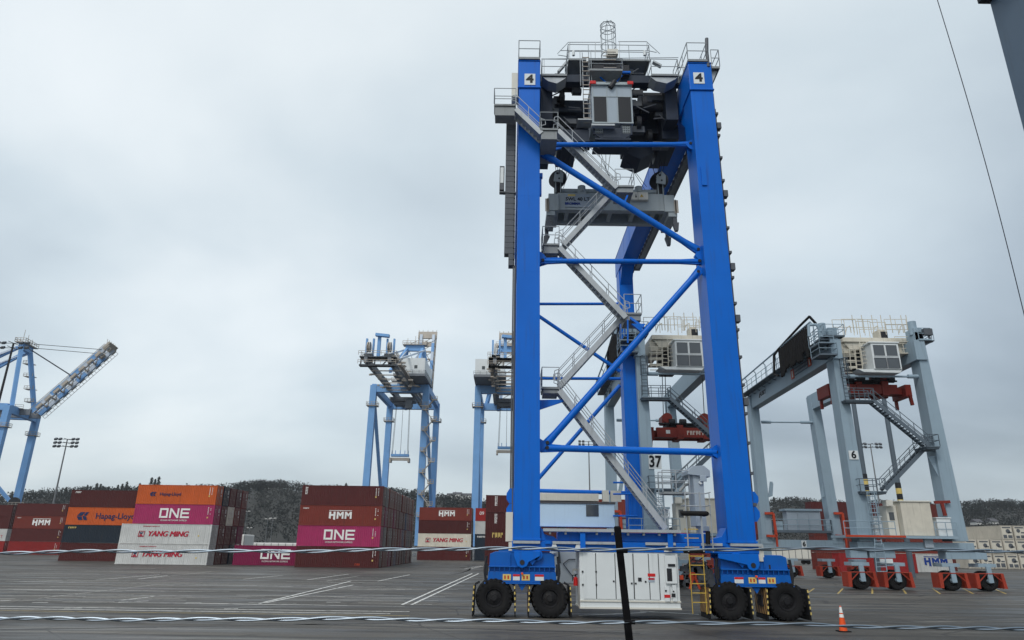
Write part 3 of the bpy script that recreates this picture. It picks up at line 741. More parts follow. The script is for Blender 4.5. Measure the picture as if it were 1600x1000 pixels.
mt, nt3, b = nodes('conifer'); b.inputs['Base Color'].default_value = (.022,.034,.024,1); b.inputs['Roughness'].default_value = .9; M['conifer'] = mt
RIDGE_L = [(-500,800),(-200,795),(0,786),(60,778),(160,770),(240,768),(330,765),(372,762),(410,757),(450,756),(478,762),(520,768),(600,770),(660,774),(700,778),(760,786),(830,798),(900,808),(960,815)]
RIDGE_R = [(1090,800),(1180,787),(1215,783),(1245,786),(1290,788),(1400,792),(1455,791),(1490,786),(1530,786),(1600,790),(1700,796),(2000,800),(2300,810)]
woodrng = random.Random(5)
def wood(mb, c, s, r):
    for _ in range(36):
        d = V((r.gauss(0,1), r.gauss(0,1), r.gauss(0,1))); d.normalize(); p = c+V((d.x*s*.55, d.y*s*.55, s*.55+d.z*s*.5))*r.uniform(.75,1.0)+V((0,0,0))
        p = c+V((d.x*s*.5, d.y*s*.5, s*.6+d.z*s*.45))*1.0
        a = V((r.gauss(0,1), r.gauss(0,1), r.gauss(0,1))).normalized()*s*.17; b_ = V((r.gauss(0,1), r.gauss(0,1), r.gauss(0,1))).normalized()*s*.17
        mb.add([p, p+a, p+b_], [(0,1,2)])
for ridge, seed, Y0, Yr in ((RIDGE_L, 1, 430, 760), (RIDGE_R, 2, 470, 800)):
    vs, k, rows_ = hill('hill', ridge, Y0, Yr, seed)
    mb = MB(); n = k-1
    for _ in range(4200):
        fi = woodrng.uniform(0, n-1); fj = woodrng.uniform(0, 1)**.8*(rows_-.01); i = int(fi); j = int(fj); u = fi-i; v_ = fj-j
        p = V(vs[j*k+i]).lerp(V(vs[j*k+i+1]), u).lerp(V(vs[(j+1)*k+i]).lerp(V(vs[(j+1)*k+i+1]), u), v_)
        if j >= rows_-1: p.z -= 1.0
        wood(mb, p, woodrng.uniform(5, 9.5), woodrng)
    tag(mb.build('hillside_wood', M['winter_wood']), 'bare grey-brown wood covering the '+('left' if seed == 1 else 'right')+' hillside', 'woodland', None, 'stuff')
def conifer(px, py, Y, h, label, wid=.28):
    p = at(px, py, Y); zb = p.z-h; base = V((p.x, Y, zb-6)); t = thing('conifer_tree', label, 'tree', base, 'conifers on the hill crests')
    mb = MB(); mb.tube(base, p-V((0,0,h*.1)), .5, 6, .1); mb.build('trunk', M['bark'], t)
    r = random.Random(int(px*7)); mb = MB()
    for i in range(240):
        u = r.random()**.8; z = p.z-h*u; rad = h*wid*u*r.uniform(.35,1.1)+.2; a = r.uniform(0, 6.28)
        c = V((p.x+math.cos(a)*rad*.6, Y+math.sin(a)*rad*.6, z)); d = V((math.cos(a), math.sin(a), -.35))*(.8+h*.07)
        s_ = V((-math.sin(a), math.cos(a), 0))*(.5+h*.03); mb.add([c-s_, c+s_, c+d, c+V((0,0,.8))], [(0,1,2),(0,1,3)])
    mb.build('crown', M['conifer'], t)
cf = [(104,763,14),(110,768,9),(137,760,13),(142,762,12),(152,757,15),(158,758,14),(162,762,11),(170,762,10),(185,760,12),(192,758,13),(199,755,15),(219,757,10),(238,748,18),(243,751,14),(249,747,19),(398,754,9),(409,753,13),(425,754,10),(432,757,8),(541,757,12),(1209,779,12),(1218,781,9),(1228,779,10),(1246,780,13),(1258,783,9),(1283,782,8),(712,771,12),(722,773,9),(20,770,10),(66,768,12)]
for i, (px, py, h) in enumerate(cf):
    conifer(px, py-2, 770 if px < 1000 else 790, h*1.25, f"dark conifer on the {'left' if px < 1000 else 'right'} hill crest, {ORD[i] if i < 14 else 'number '+str(i+1)+' counted'} from the picture's left" if False else
            (f"dark conifer, {['first','second','third','fourth','fifth','sixth','seventh','eighth','ninth','tenth','eleventh','twelfth','thirteenth','fourteenth','fifteenth','sixteenth','seventeenth','eighteenth','nineteenth','twentieth','twenty-first','twenty-second','twenty-third','twenty-fourth'][sorted([q[0] for q in cf if (q[0]<1000)==(px<1000)]).index(px)]} from the left on the {'left' if px < 1000 else 'right'} hill crest"))
# hillside houses and yard buildings
def house(px, py, Y, w_, h, label, roofc='roof_dark', wall='wall_white'):
    p = at(px, py, Y); base = V((p.x, Y, p.z)); t = thing('house', label, 'house', base, None); x0, x1 = p.x-w_/2, p.x+w_/2
    mb = MB(); mb.box(x0,x1,Y,Y+8,p.z-(8 if Y > 600 else .8),p.z+h); mb.build('wall', M[wall], t)
    mb = MB(); mb.prism([(Y-.6,p.z+h+.02),(Y+8.6,p.z+h+.02),(Y+4,p.z+h+2.4)], 'x', x0-.5, x1+.5); mb.build('roof', M[roofc], t)
    mb = MB()
    for k in range(3): xx = x0+w_*(k+.5)/3; mb.box(xx-.7,xx+.7,Y-.05,Y,p.z+h*.35,p.z+h*.75)
    mb.build('window', M['glass_dark'], t)
for i, (px, py, w_, h, lb) in enumerate(((704,780,8,4,'small pale house farthest left on the ridge behind the cranes'),(714,779,9,4.5,'pale house with dark roof beside a tree on the ridge behind the cranes'),(729,780,10,4,'wide pale house at the right end of the ridge houses'),(426,764,10,3,'pale house among the trees on the crest left of the long container block'))):
    house(px, py, 745, w_, h, lb)
for i, (px, py, lb) in enumerate(((1531,818,'small pale shed left on the right hillside'),(1555,817,'small pale shed right on the right hillside'))):
    house(px, py, 560, 5, 1.2, lb)
# white tank wagon shapes and sheds behind the magenta container
def shed(px0, px1, pyt, Y, label, name, wall='wall_white', dep=6):
    x0, x1, z = X(px0, 840, Y), X(px1, 840, Y), Z((px0+px1)/2, pyt, Y); t = thing(name, label, 'trailer', ((x0+x1)/2, Y, 0))
    mb = MB(); mb.box(x0,x1,Y,Y+dep,1.1,z); mb.build('box_body', M[wall], t, bevel=.25)
    mb = MB()
    for k in (.12,.2,.8,.88): mb.tube((x0+(x1-x0)*k,Y+.1,.55),(x0+(x1-x0)*k,Y+.6,.55),.52,12)
    mb.build('wheel', M['black_rubber'], t)
    mb = MB(); nn = max(3, int((x1-x0)/1.5))
    for k in range(nn+1): mb.box(x0+(x1-x0)*k/nn-.05, x0+(x1-x0)*k/nn+.05, Y-.06, Y, 1.2, z-.1)
    mb.box(x0,x1,Y-.3,Y+.2,.9,1.08); mb.build('side_rib', M['mid_grey'], t)
shed(364, 382, 835, 150, 'tall white box trailer behind the magenta container', 'box_trailer')
shed(380, 470, 848, 160, 'long low white trailer behind the magenta container', 'low_trailer', dep=3)
shed(1180, 1270, 850, 170, 'pale low trailer behind the rear wheels of the right grey crane', 'low_trailer', 'beige_panel', 3)
# ================================================================== ship-to-shore cranes
def sts(ox, oy, zg, za, yaw, label, w_=19.5, gauge=30, back=38, bl=46, boom_ang=80, group='ship-to-shore cranes', house_side=1, sp_drop=23, stairs=True, bdx=0):
    """local x across, local y along the boom (away from the landside); built at full size"""
    t = thing('container_crane', label, 'crane', (ox, oy, 0), group); c, s = math.cos(yaw), math.sin(yaw)
    def W(x, y, z): return V((ox+x*c+y*s, oy-x*s+y*c, z))
    h = w_/2
    for sx in (-1,1):
        for yy in (0, gauge):
            mb = MB(); mb.beam(W(sx*h,yy,3), W(sx*h,yy,zg), 2.1, 1.9, W(0,1,0)-W(0,0,0)); mb.build('leg', M['sts_blue'], t)
            mb = MB(); mb.beam(W(sx*h-4,yy,2), W(sx*h+4,yy,2), 1.2, 1.6)
            for k in (-3,-1,1,3): mb.tube(W(sx*h+k,yy-.3,.45), W(sx*h+k,yy+.3,.45), .45, 10)
            mb.build('bogie', M['sts_dark'], t)
        mb = MB(); mb.beam(W(sx*h,0,13), W(sx*h,gauge,13), 1.3, 1.8); mb.beam(W(sx*h,1,zg-3), W(sx*h,gauge-1,14.5), 1.0, 1.0); mb.beam(W(sx*h,0,zg-.5), W(sx*h,gauge,zg-.5), 1.4, 2.2); mb.build('side_brace', M['sts_blue'], t)
    for yy in (0, gauge):
        mb = MB(); mb.beam(W(-h,yy,13 if yy == 0 and False else zg-1), W(h,yy,zg-1), 1.6, 2.6); mb.build('portal_beam', M['sts_blue'], t)
        pb = MB()
        for zz in (zg-7,): 
            for sx in (-1,1): pb.box(*[v for v in (0,0,0,0,0,0)]) if False else railing(pb, [W(sx*h-1.8,yy-1.6,zz),W(sx*h+1.8,yy-1.6,zz),W(sx*h+1.8,yy+1.6,zz),W(sx*h-1.8,yy+1.6,zz),W(sx*h-1.8,yy-1.6,zz)], 1.2, .06, 2); pb.beam(W(sx*h-1.8,yy,zz), W(sx*h+1.8,yy,zz), 3.2, .25)
        pb.build('walkway', M['sts_beige'], t)
    g_ = 3.4
    for sx in (-1,1):
        mb = MB(); mb.beam(W(sx*g_,-back,zg-.9), W(sx*g_,gauge+4,zg-.9), 1.0, 1.9); gd = mb.build('girder', M['sts_dark'], t)
        mb = MB(); railing(mb, [W(sx*(g_+1.4),-back,zg+.1),W(sx*(g_+1.4),gauge+2,zg+.1)], 1.2, .07, 2.5); mb.beam(W(sx*(g_+1.2),-back,zg), W(sx*(g_+1.2),gauge+2,zg), 1.1, .15); mb.build('walkway', M['sts_beige'], gd)
    # tail end platform with sheaves
    mb = MB(); mb.beam(W(-5.2,-back+2,zg-.2), W(5.2,-back+2,zg-.2), 4, .3); mb.beam(W(-5.2,-back+1,zg-2.6), W(5.2,-back+1,zg-2.6), 1.6, .5); mb.beam(W(-4.4,-back+3,zg+.7), W(-2,-back+3,zg+.7), 2.2, 1.2); mb.beam(W(1.4,-back+3,zg+.7), W(4.2,-back+3,zg+.7), 2.2, 1.2)
    for q in range(6): mb.beam(W(-5+q*2,-back+1.4,zg-2.6), W(-5+(q+1)*2 if q % 2 else -5+q*2,-back+1.4,zg-.3), .3, .3); tp = mb.build('tail_platform', M['sts_dark'], t)
    mb = MB(); railing(mb, [W(-5.4,-back-.6,zg+.2),W(5.4,-back-.6,zg+.2),W(5.4,-back+4.6,zg+.2)], 1.2, .07, 2); railing(mb, [W(-5.4,-back-.6,zg-2.4),W(5.4,-back-.6,zg-2.4)], 1.2, .07, 2)
    for x_ in (-3.6,-3.0,2.4,3.0): mb.tube(W(x_,-back+2,zg+3.2), W(x_+.3,-back+2,zg+3.2), 1.5, 14)
    mb.build('railing', M['sts_beige'], tp)
    mb = MB()
    for x_ in (-3.3,2.7): mb.beam(W(x_-.8,-back+3,zg), W(x_-.8,-back+3,zg+6), .5, .8); mb.beam(W(x_+1.2,-back+3,zg), W(x_+1.2,-back+3,zg+6), .5, .8)
    mb.beam(W(-1.5,-back+2.2,zg+7), W(2.5,-back+2.2,zg+6.6), 1.4, .8); mb.beam(W(-.5,-back+3,zg), W(-.5,-back+3,zg+6.6), .9, 1.0); mb.build('sheave_frame', M['sts_blue'], t)
    # machinery house
    hx = 5.2*house_side
    mb = MB(); a, b_ = -11, 6
    def bx(mb, x0,x1,y0,y1,z0,z1): mb.hexa([W(x0,y0,z0),W(x1,y0,z0),W(x1,y1,z0),W(x0,y1,z0)],[W(x0,y0,z1),W(x1,y0,z1),W(x1,y1,z1),W(x0,y1,z1)])
    bx(mb, hx-5.2, hx+4.4, a, b_, zg+1.6, zg+6.8); mh = mb.build('machinery_house', M['white_paint'], t)
    mb = MB(); bx(mb, hx-5.6, hx+4.8, a-.6, b_+.6, zg+.7, zg+1.5); railing(mb, [W(hx-5.6,a-.6,zg+1.5),W(hx+4.8,a-.6,zg+1.5),W(hx+4.8,b_+.6,zg+1.5)], 1.1, .06, 2); mb.build('house_base', M['sts_dark'], mh)
    mb = MB(); bx(mb, hx-3,hx-2,a-.06,a-.01,zg+3.3,zg+4.4); bx(mb, hx+1,hx+2,a-.06,a-.01,zg+3.3,zg+4.4); mb.build('window', M['glass_dark'], mh)
    # A-frame
    af = MB(); ay = gauge-4
    for sx in (-1,1):
        af.beam(W(sx*h*.8,gauge,zg), W(sx*3.0,ay,za), 1.1, 1.3); af.beam(W(sx*4.6,4,zg+6), W(sx*2.9,ay-1,za-.5), .9, 1.1)
    af.beam(W(-3.6,ay,za), W(3.6,ay,za), 1.4, 2.2); af.build('a_frame', M['sts_blue'], t)
    af = MB()
    for sx in (-1,1): af.beam(W(sx*4.0,-back+8,zg+1), W(sx*4.1,ay-1,za-1), .45, .6); af.beam(W(sx*2.5,-2,zg+6), W(sx*2.7,ay-1,za-1), .3, .4)
    af.build('backstay', M['sts_pale'], t)
    af = MB(); af.beam(W(-4.6,ay,za+1.2), W(4.6,ay,za+1.2), 3.4, .25); railing(af, [W(-4.6,ay-1.7,za+1.3),W(4.6,ay-1.7,za+1.3),W(4.6,ay+1.7,za+1.3),W(-4.6,ay+1.7,za+1.3)], 1.3, .09, 1.6)
    for x_ in (-3,0,3): af.tube(W(x_,ay,za+1.3), W(x_,ay,za+5+x_*.3), .09, 5)
    for k in range(1,5):
        f = k/5; p = W(-h*.8,gauge,zg).lerp(W(-4.4,ay,za), f); af.beam(p-V((2.6,0,0)), p+V((.6,0,0)), 2.4, .2); railing(af, [p-V((2.6,1.2,0)), p+V((.6,-1.2,0))], 1.1, .08, 1.2)
    af.build('access_platform', M['sts_beige'], t)
    # raised boom
    ba = R(boom_ang); bd = (W(0,1,0)-W(0,0,0))*math.cos(ba)+V((0,0,1))*math.sin(ba); bh = W(bdx,gauge+4,zg-.5); nrm = (W(1,0,0)-W(0,0,0)).cross(bd).normalized()
    sxv = W(1,0,0)-W(0,0,0); bm_ = MB(); gb = 2.5
    for sx in (-1,1):
        for q in range(8): bm_.k = q % 2; bm_.beam(bh+sxv*sx*gb+bd*(bl*q/8), bh+sxv*sx*gb+bd*(bl*(q+1)/8), 1.1, 1.7, nrm)
    boom = bm_.build('boom', [M['sts_blue'], M['sts_pale']], t)
    mb = MB(); rr = random.Random(4)
    for q in range(1,10):
        p = bh+bd*(bl*q/9.2); mb.beam(p-sxv*gb, p+sxv*gb, .5, .6, nrm)
        if q < 9: mb.tube(p-sxv*gb, bh+bd*(bl*(q+1)/9.2)+sxv*gb, .14, 4)
    for sx in (-1,1):
        p = bh+sxv*sx*(gb+.9)-nrm*1.0; mb.tube(p, p+bd*bl, .12, 4); mb.tube(p-nrm*1.1, p-nrm*1.1+bd*bl, .08, 4); mb.tube(p+nrm*1.9, p+nrm*1.9+bd*bl, .1, 4)
        for q in range(24): mb.tube(p+bd*(bl*q/23), p-nrm*1.1+bd*(bl*q/23), .07, 4)
        for q in range(9):
            e = p+bd*(bl*(q+.5)/9)+nrm*.6; mb.beam(e, e+bd*2.2, .5, .8, nrm)
    tip = bh+bd*bl; mb.beam(tip-sxv*3.8, tip+sxv*3.8, 3.0, .7, nrm); mb.beam(tip-sxv*3.6-bd*4, tip+sxv*3.6-bd*4, 2.0, .5, nrm)
    for x_ in (-3.6,-2,0,2,3.6): mb.tube(tip+sxv*x_, tip+sxv*x_+V((0,0,2.2)), .1, 4)
    mb.build('boom_walkway', M['sts_beige'], boom)
    mb = MB(); apex = W(0,ay,za+.6)
    for sx in (-1,1):
        mb.tube(apex+sxv*sx*3, bh+bd*bl*.52+sxv*sx*g_, .10, 4); mb.tube(apex+sxv*sx*3+V((0,0,.5)), bh+bd*bl*.93+sxv*sx*g_, .10, 4)
    mb.build('forestay', M['cable_steel'], t)
    # zig-zag stairs on the landside right leg
    st = MB(); zz = 5; k = 0; sx = 1
    while zz < zg-6 and stairs:
        x_a, x_b = (sx*h+.2, sx*h+3.0) if k % 2 == 0 else (sx*h+3.0, sx*h+.2)
        st.beam(W(x_a,-1.7,zz), W(x_b,-1.7,zz+3.4), .9, .22); st.beam(W(x_b,-1.7,zz+3.4)-V((.8,0,0)), W(x_b,-1.7,zz+3.4)+V((1.0,0,0)), 1.2, .3); railing(st, [W(x_b,-2.2,zz+3.4)-V((.8,0,0)), W(x_b,-2.2,zz+3.4)+V((1.2,0,0))], 1.1, .08, 1.0)
        zz += 3.4; k += 1
    if stairs: st.build('stair_tower', M['sts_beige'], t)
    # trolley on the girders
    ty = 8
    mb = MB(); bx(mb, -4.2,4.2,ty-3,ty+3,zg-4.0,zg-2.9); bx(mb,-3,3,ty-1.5,ty+2.5,zg-5.2,zg-4.1); bx(mb,1.6,3.6,ty-5,ty-2.8,zg-7,zg-4.2); railing(mb, [W(-4.4,ty-3.2,zg-4),W(4.4,ty-3.2,zg-4)], 1.1, .07, 1.2); tr = mb.build('trolley', M['sts_dark'], t)
    mb = MB(); r_ = random.Random(int(ox)); 
    for q in range(70):
        x_ = r_.choice((-1,1))*r_.uniform(3,6); y_ = r_.uniform(-back, 6); z_ = zg+r_.uniform(-3.2,1.4); s_ = r_.uniform(.2,.7); c_ = W(x_,y_,z_); mb.beam(c_, c_+W(r_.uniform(.6,1.6),0,0)-W(0,0,0), s_, s_*.8)
    for q in range(16): y_ = -back+q*2.6; mb.beam(W(-3.4,y_,zg-2.4), W(3.4,y_,zg-2.4), .25, .3) if q % 2 else None
    tag(mb.build('girder_fitting', M['sts_beige'], t), kind='stuff')
    if sp_drop:
        zs = zg-sp_drop; st_ = thing('spreader', 'orange-brown spreader hanging from the '+('clear standing' if house_side > 0 else 'half hidden')+' ship-to-shore crane', 'spreader', W(0,ty,zs), 'spreaders under the ship-to-shore cranes')
        mb = MB(); bx(mb,-3.3,3.3,ty-.5,ty+.5,zs,zs+.9); bx(mb,-3.4,-2.8,ty-1.2,ty+1.2,zs-.7,zs+.7); bx(mb,2.8,3.4,ty-1.2,ty+1.2,zs-.7,zs+.7); mb.build('spreader_beam', M['sts_beige'], st_)
        mb = MB(); bx(mb,-3,3,ty-.8,ty+.8,zs+1.3,zs+2.1)
        for x_ in (-2.8,-1.6,0,1.6,2.8): mb.tube(W(x_,ty,zs+2), W(x_,ty,zs+3.4), .12, 5)
        mb.build('head_block', M['sts_blue'], st_)
        mb = MB()
        for x_ in (-2.8,-2.5,0,2.5,2.8): mb.tube(W(x_,ty+.5*(-1)**int(x_*2),zs+2), W(x_*.85,ty,zg-4), .06, 4)
        mb.build('hoist_rope', M['cable_steel'], st_)
    return t
YL = 225
zgB = Z(640, 603, YL); zaB = Z(641, 541, 248)
xB = (X(577, 700, YL)+X(661, 700, YL))/2; xC = xB+X(749, 700, YL)-X(577, 700, YL)
sts(xB, YL, zgB, zaB, R(1), 'pale blue ship-to-shore crane standing clear behind the long container block', sp_drop=24, bl=31, w_=17.8, bdx=2.6)
sts(xC, YL, zgB, zaB, R(0), 'pale blue ship-to-shore crane half hidden by the left blue leg', house_side=-1, sp_drop=21, bl=31, stairs=False)
YA_ = 232
xa = X(46, 700, 240); zga = Z(58, 650, 240); c8, s8 = math.cos(R(80)), math.sin(R(80))
craneA = sts(xa+9.75*c8-30*s8, 240-9.75*s8-30*c8, zga, Z(52, 552, 236), R(80), 'pale blue ship-to-shore crane cut by the left edge, boom raised to the right', bl=31, boom_ang=52, sp_drop=0, back=20)

mb = MB(); p, q = at(-60,797,239), at(31,797,239); mb.beam(p, q, 1.6, 1.7); mb.build('low_portal_beam', M['sts_blue'], craneA)
p = at(22,786,237); mb = MB(); mb.tube(p-V((0,.35,0)), p+V((0,.35,0)), 1.9, 22); mb.tube(p-V((0,.5,0)), p+V((0,.5,0)), .5, 12); mb.build('cable_reel', M['dark_steel'], craneA)
p = at(30,791,238); mb = MB(); mb.box(p.x-2.5,p.x+2.5,236,239,p.z-.2,p.z); railing(mb, [(p.x-2.5,236,p.z),(p.x+2.5,236,p.z)], 1.1, .06, 1.2); mb.build('reel_platform', M['sts_beige'], craneA)
# ================================================================== the big blue rubber-tyred gantry crane
D, LD = 35.6, 1.8; RD = D+29.1; GB = M['crane_blue']; GV = M['galvanised']; DK = M['grey_deck']
def P(px, py, dy=0.0): return at(px, py, D+dy)
def Q(px, py, dy=0.0): p = at(px, py, D+dy); return (p.x, p.z)
xl0 = (P(811,110).x+P(803,830).x)/2; xl1 = (P(844,110).x+P(843,830).x)/2
xr0 = (P(1077,110).x+P(1136,830).x)/2; xr1 = (P(1113,137).x+P(1181,830).x)/2
ZT = P(827,95).z; ZC = P(827,138).z; ZS = P(827,845).z; ZS0 = P(827,861).z
cr4 = thing('gantry_crane', 'tall bright blue rubber-tyred gantry crane numbered 4 with zigzag stairs', 'crane', ((xl0+xr1)/2, D+LD/2, 0))
print('crane', xl0, xl1, xr0, xr1, ZT, ZC, ZS, ZS0, 'rear px')
for (a, b_) in ((xl0, xl1), (xr0, xr1)):
    for Y0 in (D, RD):
        mb = MB(); mb.box(a, b_, Y0, Y0+LD, ZS, ZC-.02)
        for z in (ZS+.02, ): mb.box(a-.05, b_+.05, Y0-.05, Y0+LD+.05, z, z+.10)
        for f in (.18,.36,.54,.72): mb.box(a-.004, b_+.004, Y0-.004, Y0+LD+.004, ZS+(ZC-ZS)*f, ZS+(ZC-ZS)*f+.02)
        lg = mb.build('leg', GB, cr4, bevel=.035)
        if Y0 == D:    # lugs and pins low on the legs
            lb = MB(); out_ = a-.02 if a == xl0 else b_+.02; s_ = -1 if a == xl0 else 1
            for z in (P(800,774).z, P(800,798).z):
                for yy in (.25, 1.35):
                    lb.prism([(out_, z-.38),(out_+s_*.22, z-.36),(out_+s_*.38, z-.12),(out_+s_*.38, z+.12),(out_+s_*.22, z+.36),(out_, z+.38)], 'y', D+yy, D+yy+.1)
            lb.build('lifting_lug', GB, lg)
# girders
for (a, b_) in ((xl0, xl1), (xr0, xr1)):
    mb = MB(); mb.box(a-.03, b_+.03, D-.04, RD+LD+.3, ZC+.02, ZT-.06); mb.box(a-.07, b_+.07, D-.1, D+LD, ZC, ZC+.10)
    mb.box(a-.06, b_+.06, D-.1, RD+LD+.35, ZT-.06, ZT)
    gd = mb.build('girder', GB, cr4, bevel=.03)
    rl = MB(); rl.box((a+b_)/2-.05, (a+b_)/2+.05, D+.6, RD+LD, ZT+.005, ZT+.13); rl.build('trolley_rail', M['mid_grey'], gd)
    # web stiffener joint lines and underside lamps
    st = MB(); s_ = 1 if a == xl0 else -1; xi = (b_+.03) if a == xl0 else (a-.03)
    for k in range(1, 9): yy = D+k*3.2; st.box(xi, xi+s_*.012, yy, yy+.05, ZC+.08, ZT-.1)
    st.build('web_seam', M['bogie_blue'], gd)
# haunch plates where legs meet girders
for (a, b_) in ((xl0, xl1), (xr0, xr1)):
    for Y0, s_ in ((D+LD, 1), (RD, -1)):
        mb = MB(); mb.prism([(Y0, ZC-1.6), (Y0+s_*1.5, ZC), (Y0, ZC)], 'x', a+.1, b_-.1); mb.build('haunch', GB, cr4)
# number plates
for px, py, sx in ((828,124,0), (1092,122,0)):
    p = at(px, py, D-.06); mb = MB(); mb.box(p.x-.34, p.x+.34, D-.075, D-.055, p.z-.42, p.z+.42); pl = mb.build('number_plate', M['white_paint'], cr4, bevel=.01)
    text('4', .82, (p.x, D-.085, p.z), M['black_text'], pl, bold=.028, sx=1.12, ext=.006)
# tubes
def tubeP(a, b_, rad, dy, name='brace', gus=True):
    p = P(*a, dy); q = P(*b_, dy); mb = MB(); mb.tube(p, q, rad, 20); d = (q-p).normalized()
    for e, s_ in ((p, 1), (q, -1)):
        if gus:
            u = d.cross(V((0,1,0))).normalized()*rad*1.35; c0 = e-d*s_*.35; c1 = e+d*s_*1.1
            for yy in (-.09, .05):
                o_ = V((0, yy, 0)); mb.hexa([c0-u+o_, c0+u+o_, c1+u*.6+o_, c1-u*.6+o_], [c0-u+o_+V((0,.05,0)), c0+u+o_+V((0,.05,0)), c1+u*.6+o_+V((0,.05,0)), c1-u*.6+o_+V((0,.05,0))])
    o = mb.build(name, GB, cr4, smooth=True)
    if gus:
        pm = MB()
        for e in (p, q): pm.tube(e-V((0,.2,0)), e+V((0,.2,0)), .09, 14)
        pm.build('pin', M['dark_steel'], o)
    return o
DY = .75
BR = [((848,226),(1078,226),.15),((848,408),(1092,409),.15),((855,700),(1121,707),.18),((852,242),(1090,391),.19),((1090,426),(855,692),.19)]
for a, b_, r_ in BR: tubeP(a, b_, r_, DY)
# gusset plates on the legs
for px, py, s_ in ((844,233,1),(844,403,1),(844,696,1),(1088,400,-1),(1118,706,-1),(1076,228,-1)):
    p = P(px, py, DY); mb = MB(); e = xl1 if s_ > 0 else xr0
    for yy in (-.15, .12): mb.prism([(e, p.z-.36), (e+s_*.2, p.z-.24), (e+s_*.38, p.z), (e+s_*.2, p.z+.24), (e, p.z+.36)], 'y', D+DY+yy, D+DY+yy+.05)
    mb.build('gusset', GB, cr4)
# rear frame bracing (same heights as in front, one span back)
def rear(pz, Yf=D+DY): return (pz.x, RD+DY, pz.z)
for a, b_, r_ in BR:
    p = V(rear(P(*a, DY))); q = V(rear(P(*b_, DY))); mb = MB(); mb.tube(p, q, r_, 12); mb.build('brace', GB, cr4, smooth=True)
# ----- sill beams
SX0, SX1 = P(800,850).x, P(1186,850).x
for Y0 in (D, RD):
    mb = MB(); z1 = P(950,833).z if Y0 == D else ZS; 
    mb.box(SX0, SX1, Y0+.05, Y0+LD-.05, ZS0, ZS-.01); sb = mb.build('sill_beam', GB, cr4, bevel=.03)
    if Y0 == D:
        mb = MB(); mb.box(xl1+.9, xr0-.9, Y0+.25, Y0+1.2, ZS, P(950,832).z); mb.build('sill_top', GB, sb, bevel=.04)
        # legs' flared feet
        for (a, b_, s_) in ((xl0, xl1, 1), (xr0, xr1, -1)):
            e = b_ if s_ > 0 else a; mb = MB(); mb.prism([(e, ZS), (e+s_*.95, ZS), (e+s_*.7, ZS+.22), (e+s_*.25, ZS+.32), (e, ZS+.75)], 'y', D+.2, D+1.3); mb.build('foot_gusset', GB, sb, bevel=.02)
        cv = MB(); zc = P(950,852).z
        for x0, x1 in ((xl0-.05, xl1+.0), (xl1+.62, P(962,850).x), (P(1008,850).x, P(1055,850).x), (P(1095,850).x, xr0-.35), (xr0+.05, xr1+.25)):
            cv.box(x0, x1, Y0-.14, Y0-.0, zc+.03, zc+.16)
        cv.build('cable_tray', GV, sb, bevel=.008)
        cv = MB()
        for px in (905, 1047-2, 1246-1246+1047): pass
        for px in (910, 1046): x = P(px,840).x; cv.box(x-.13, x+.13, Y0-.17, Y0-.145, ZS0+.1, P(950,832).z)
        for px in (856, 1128): x = P(px,851).x; cv.box(x-.14, x+.14, Y0-.1, Y0-.0, zc+.03, zc+.19)
        cv.build('clamp', GB, sb)
        wk = MB(); zw = P(950,827).z; grating(wk, xl1+.15, P(1062,828).x, Y0-.25, Y0+.2, zw, .14)
        for k in range(9): x = xl1+.5+k*.78; wk.box(x-.05, x+.05, Y0-.1, Y0+.1, zw-.28, zw-.14)
        wk.build('walkway', GV, cr4, bevel=.006)
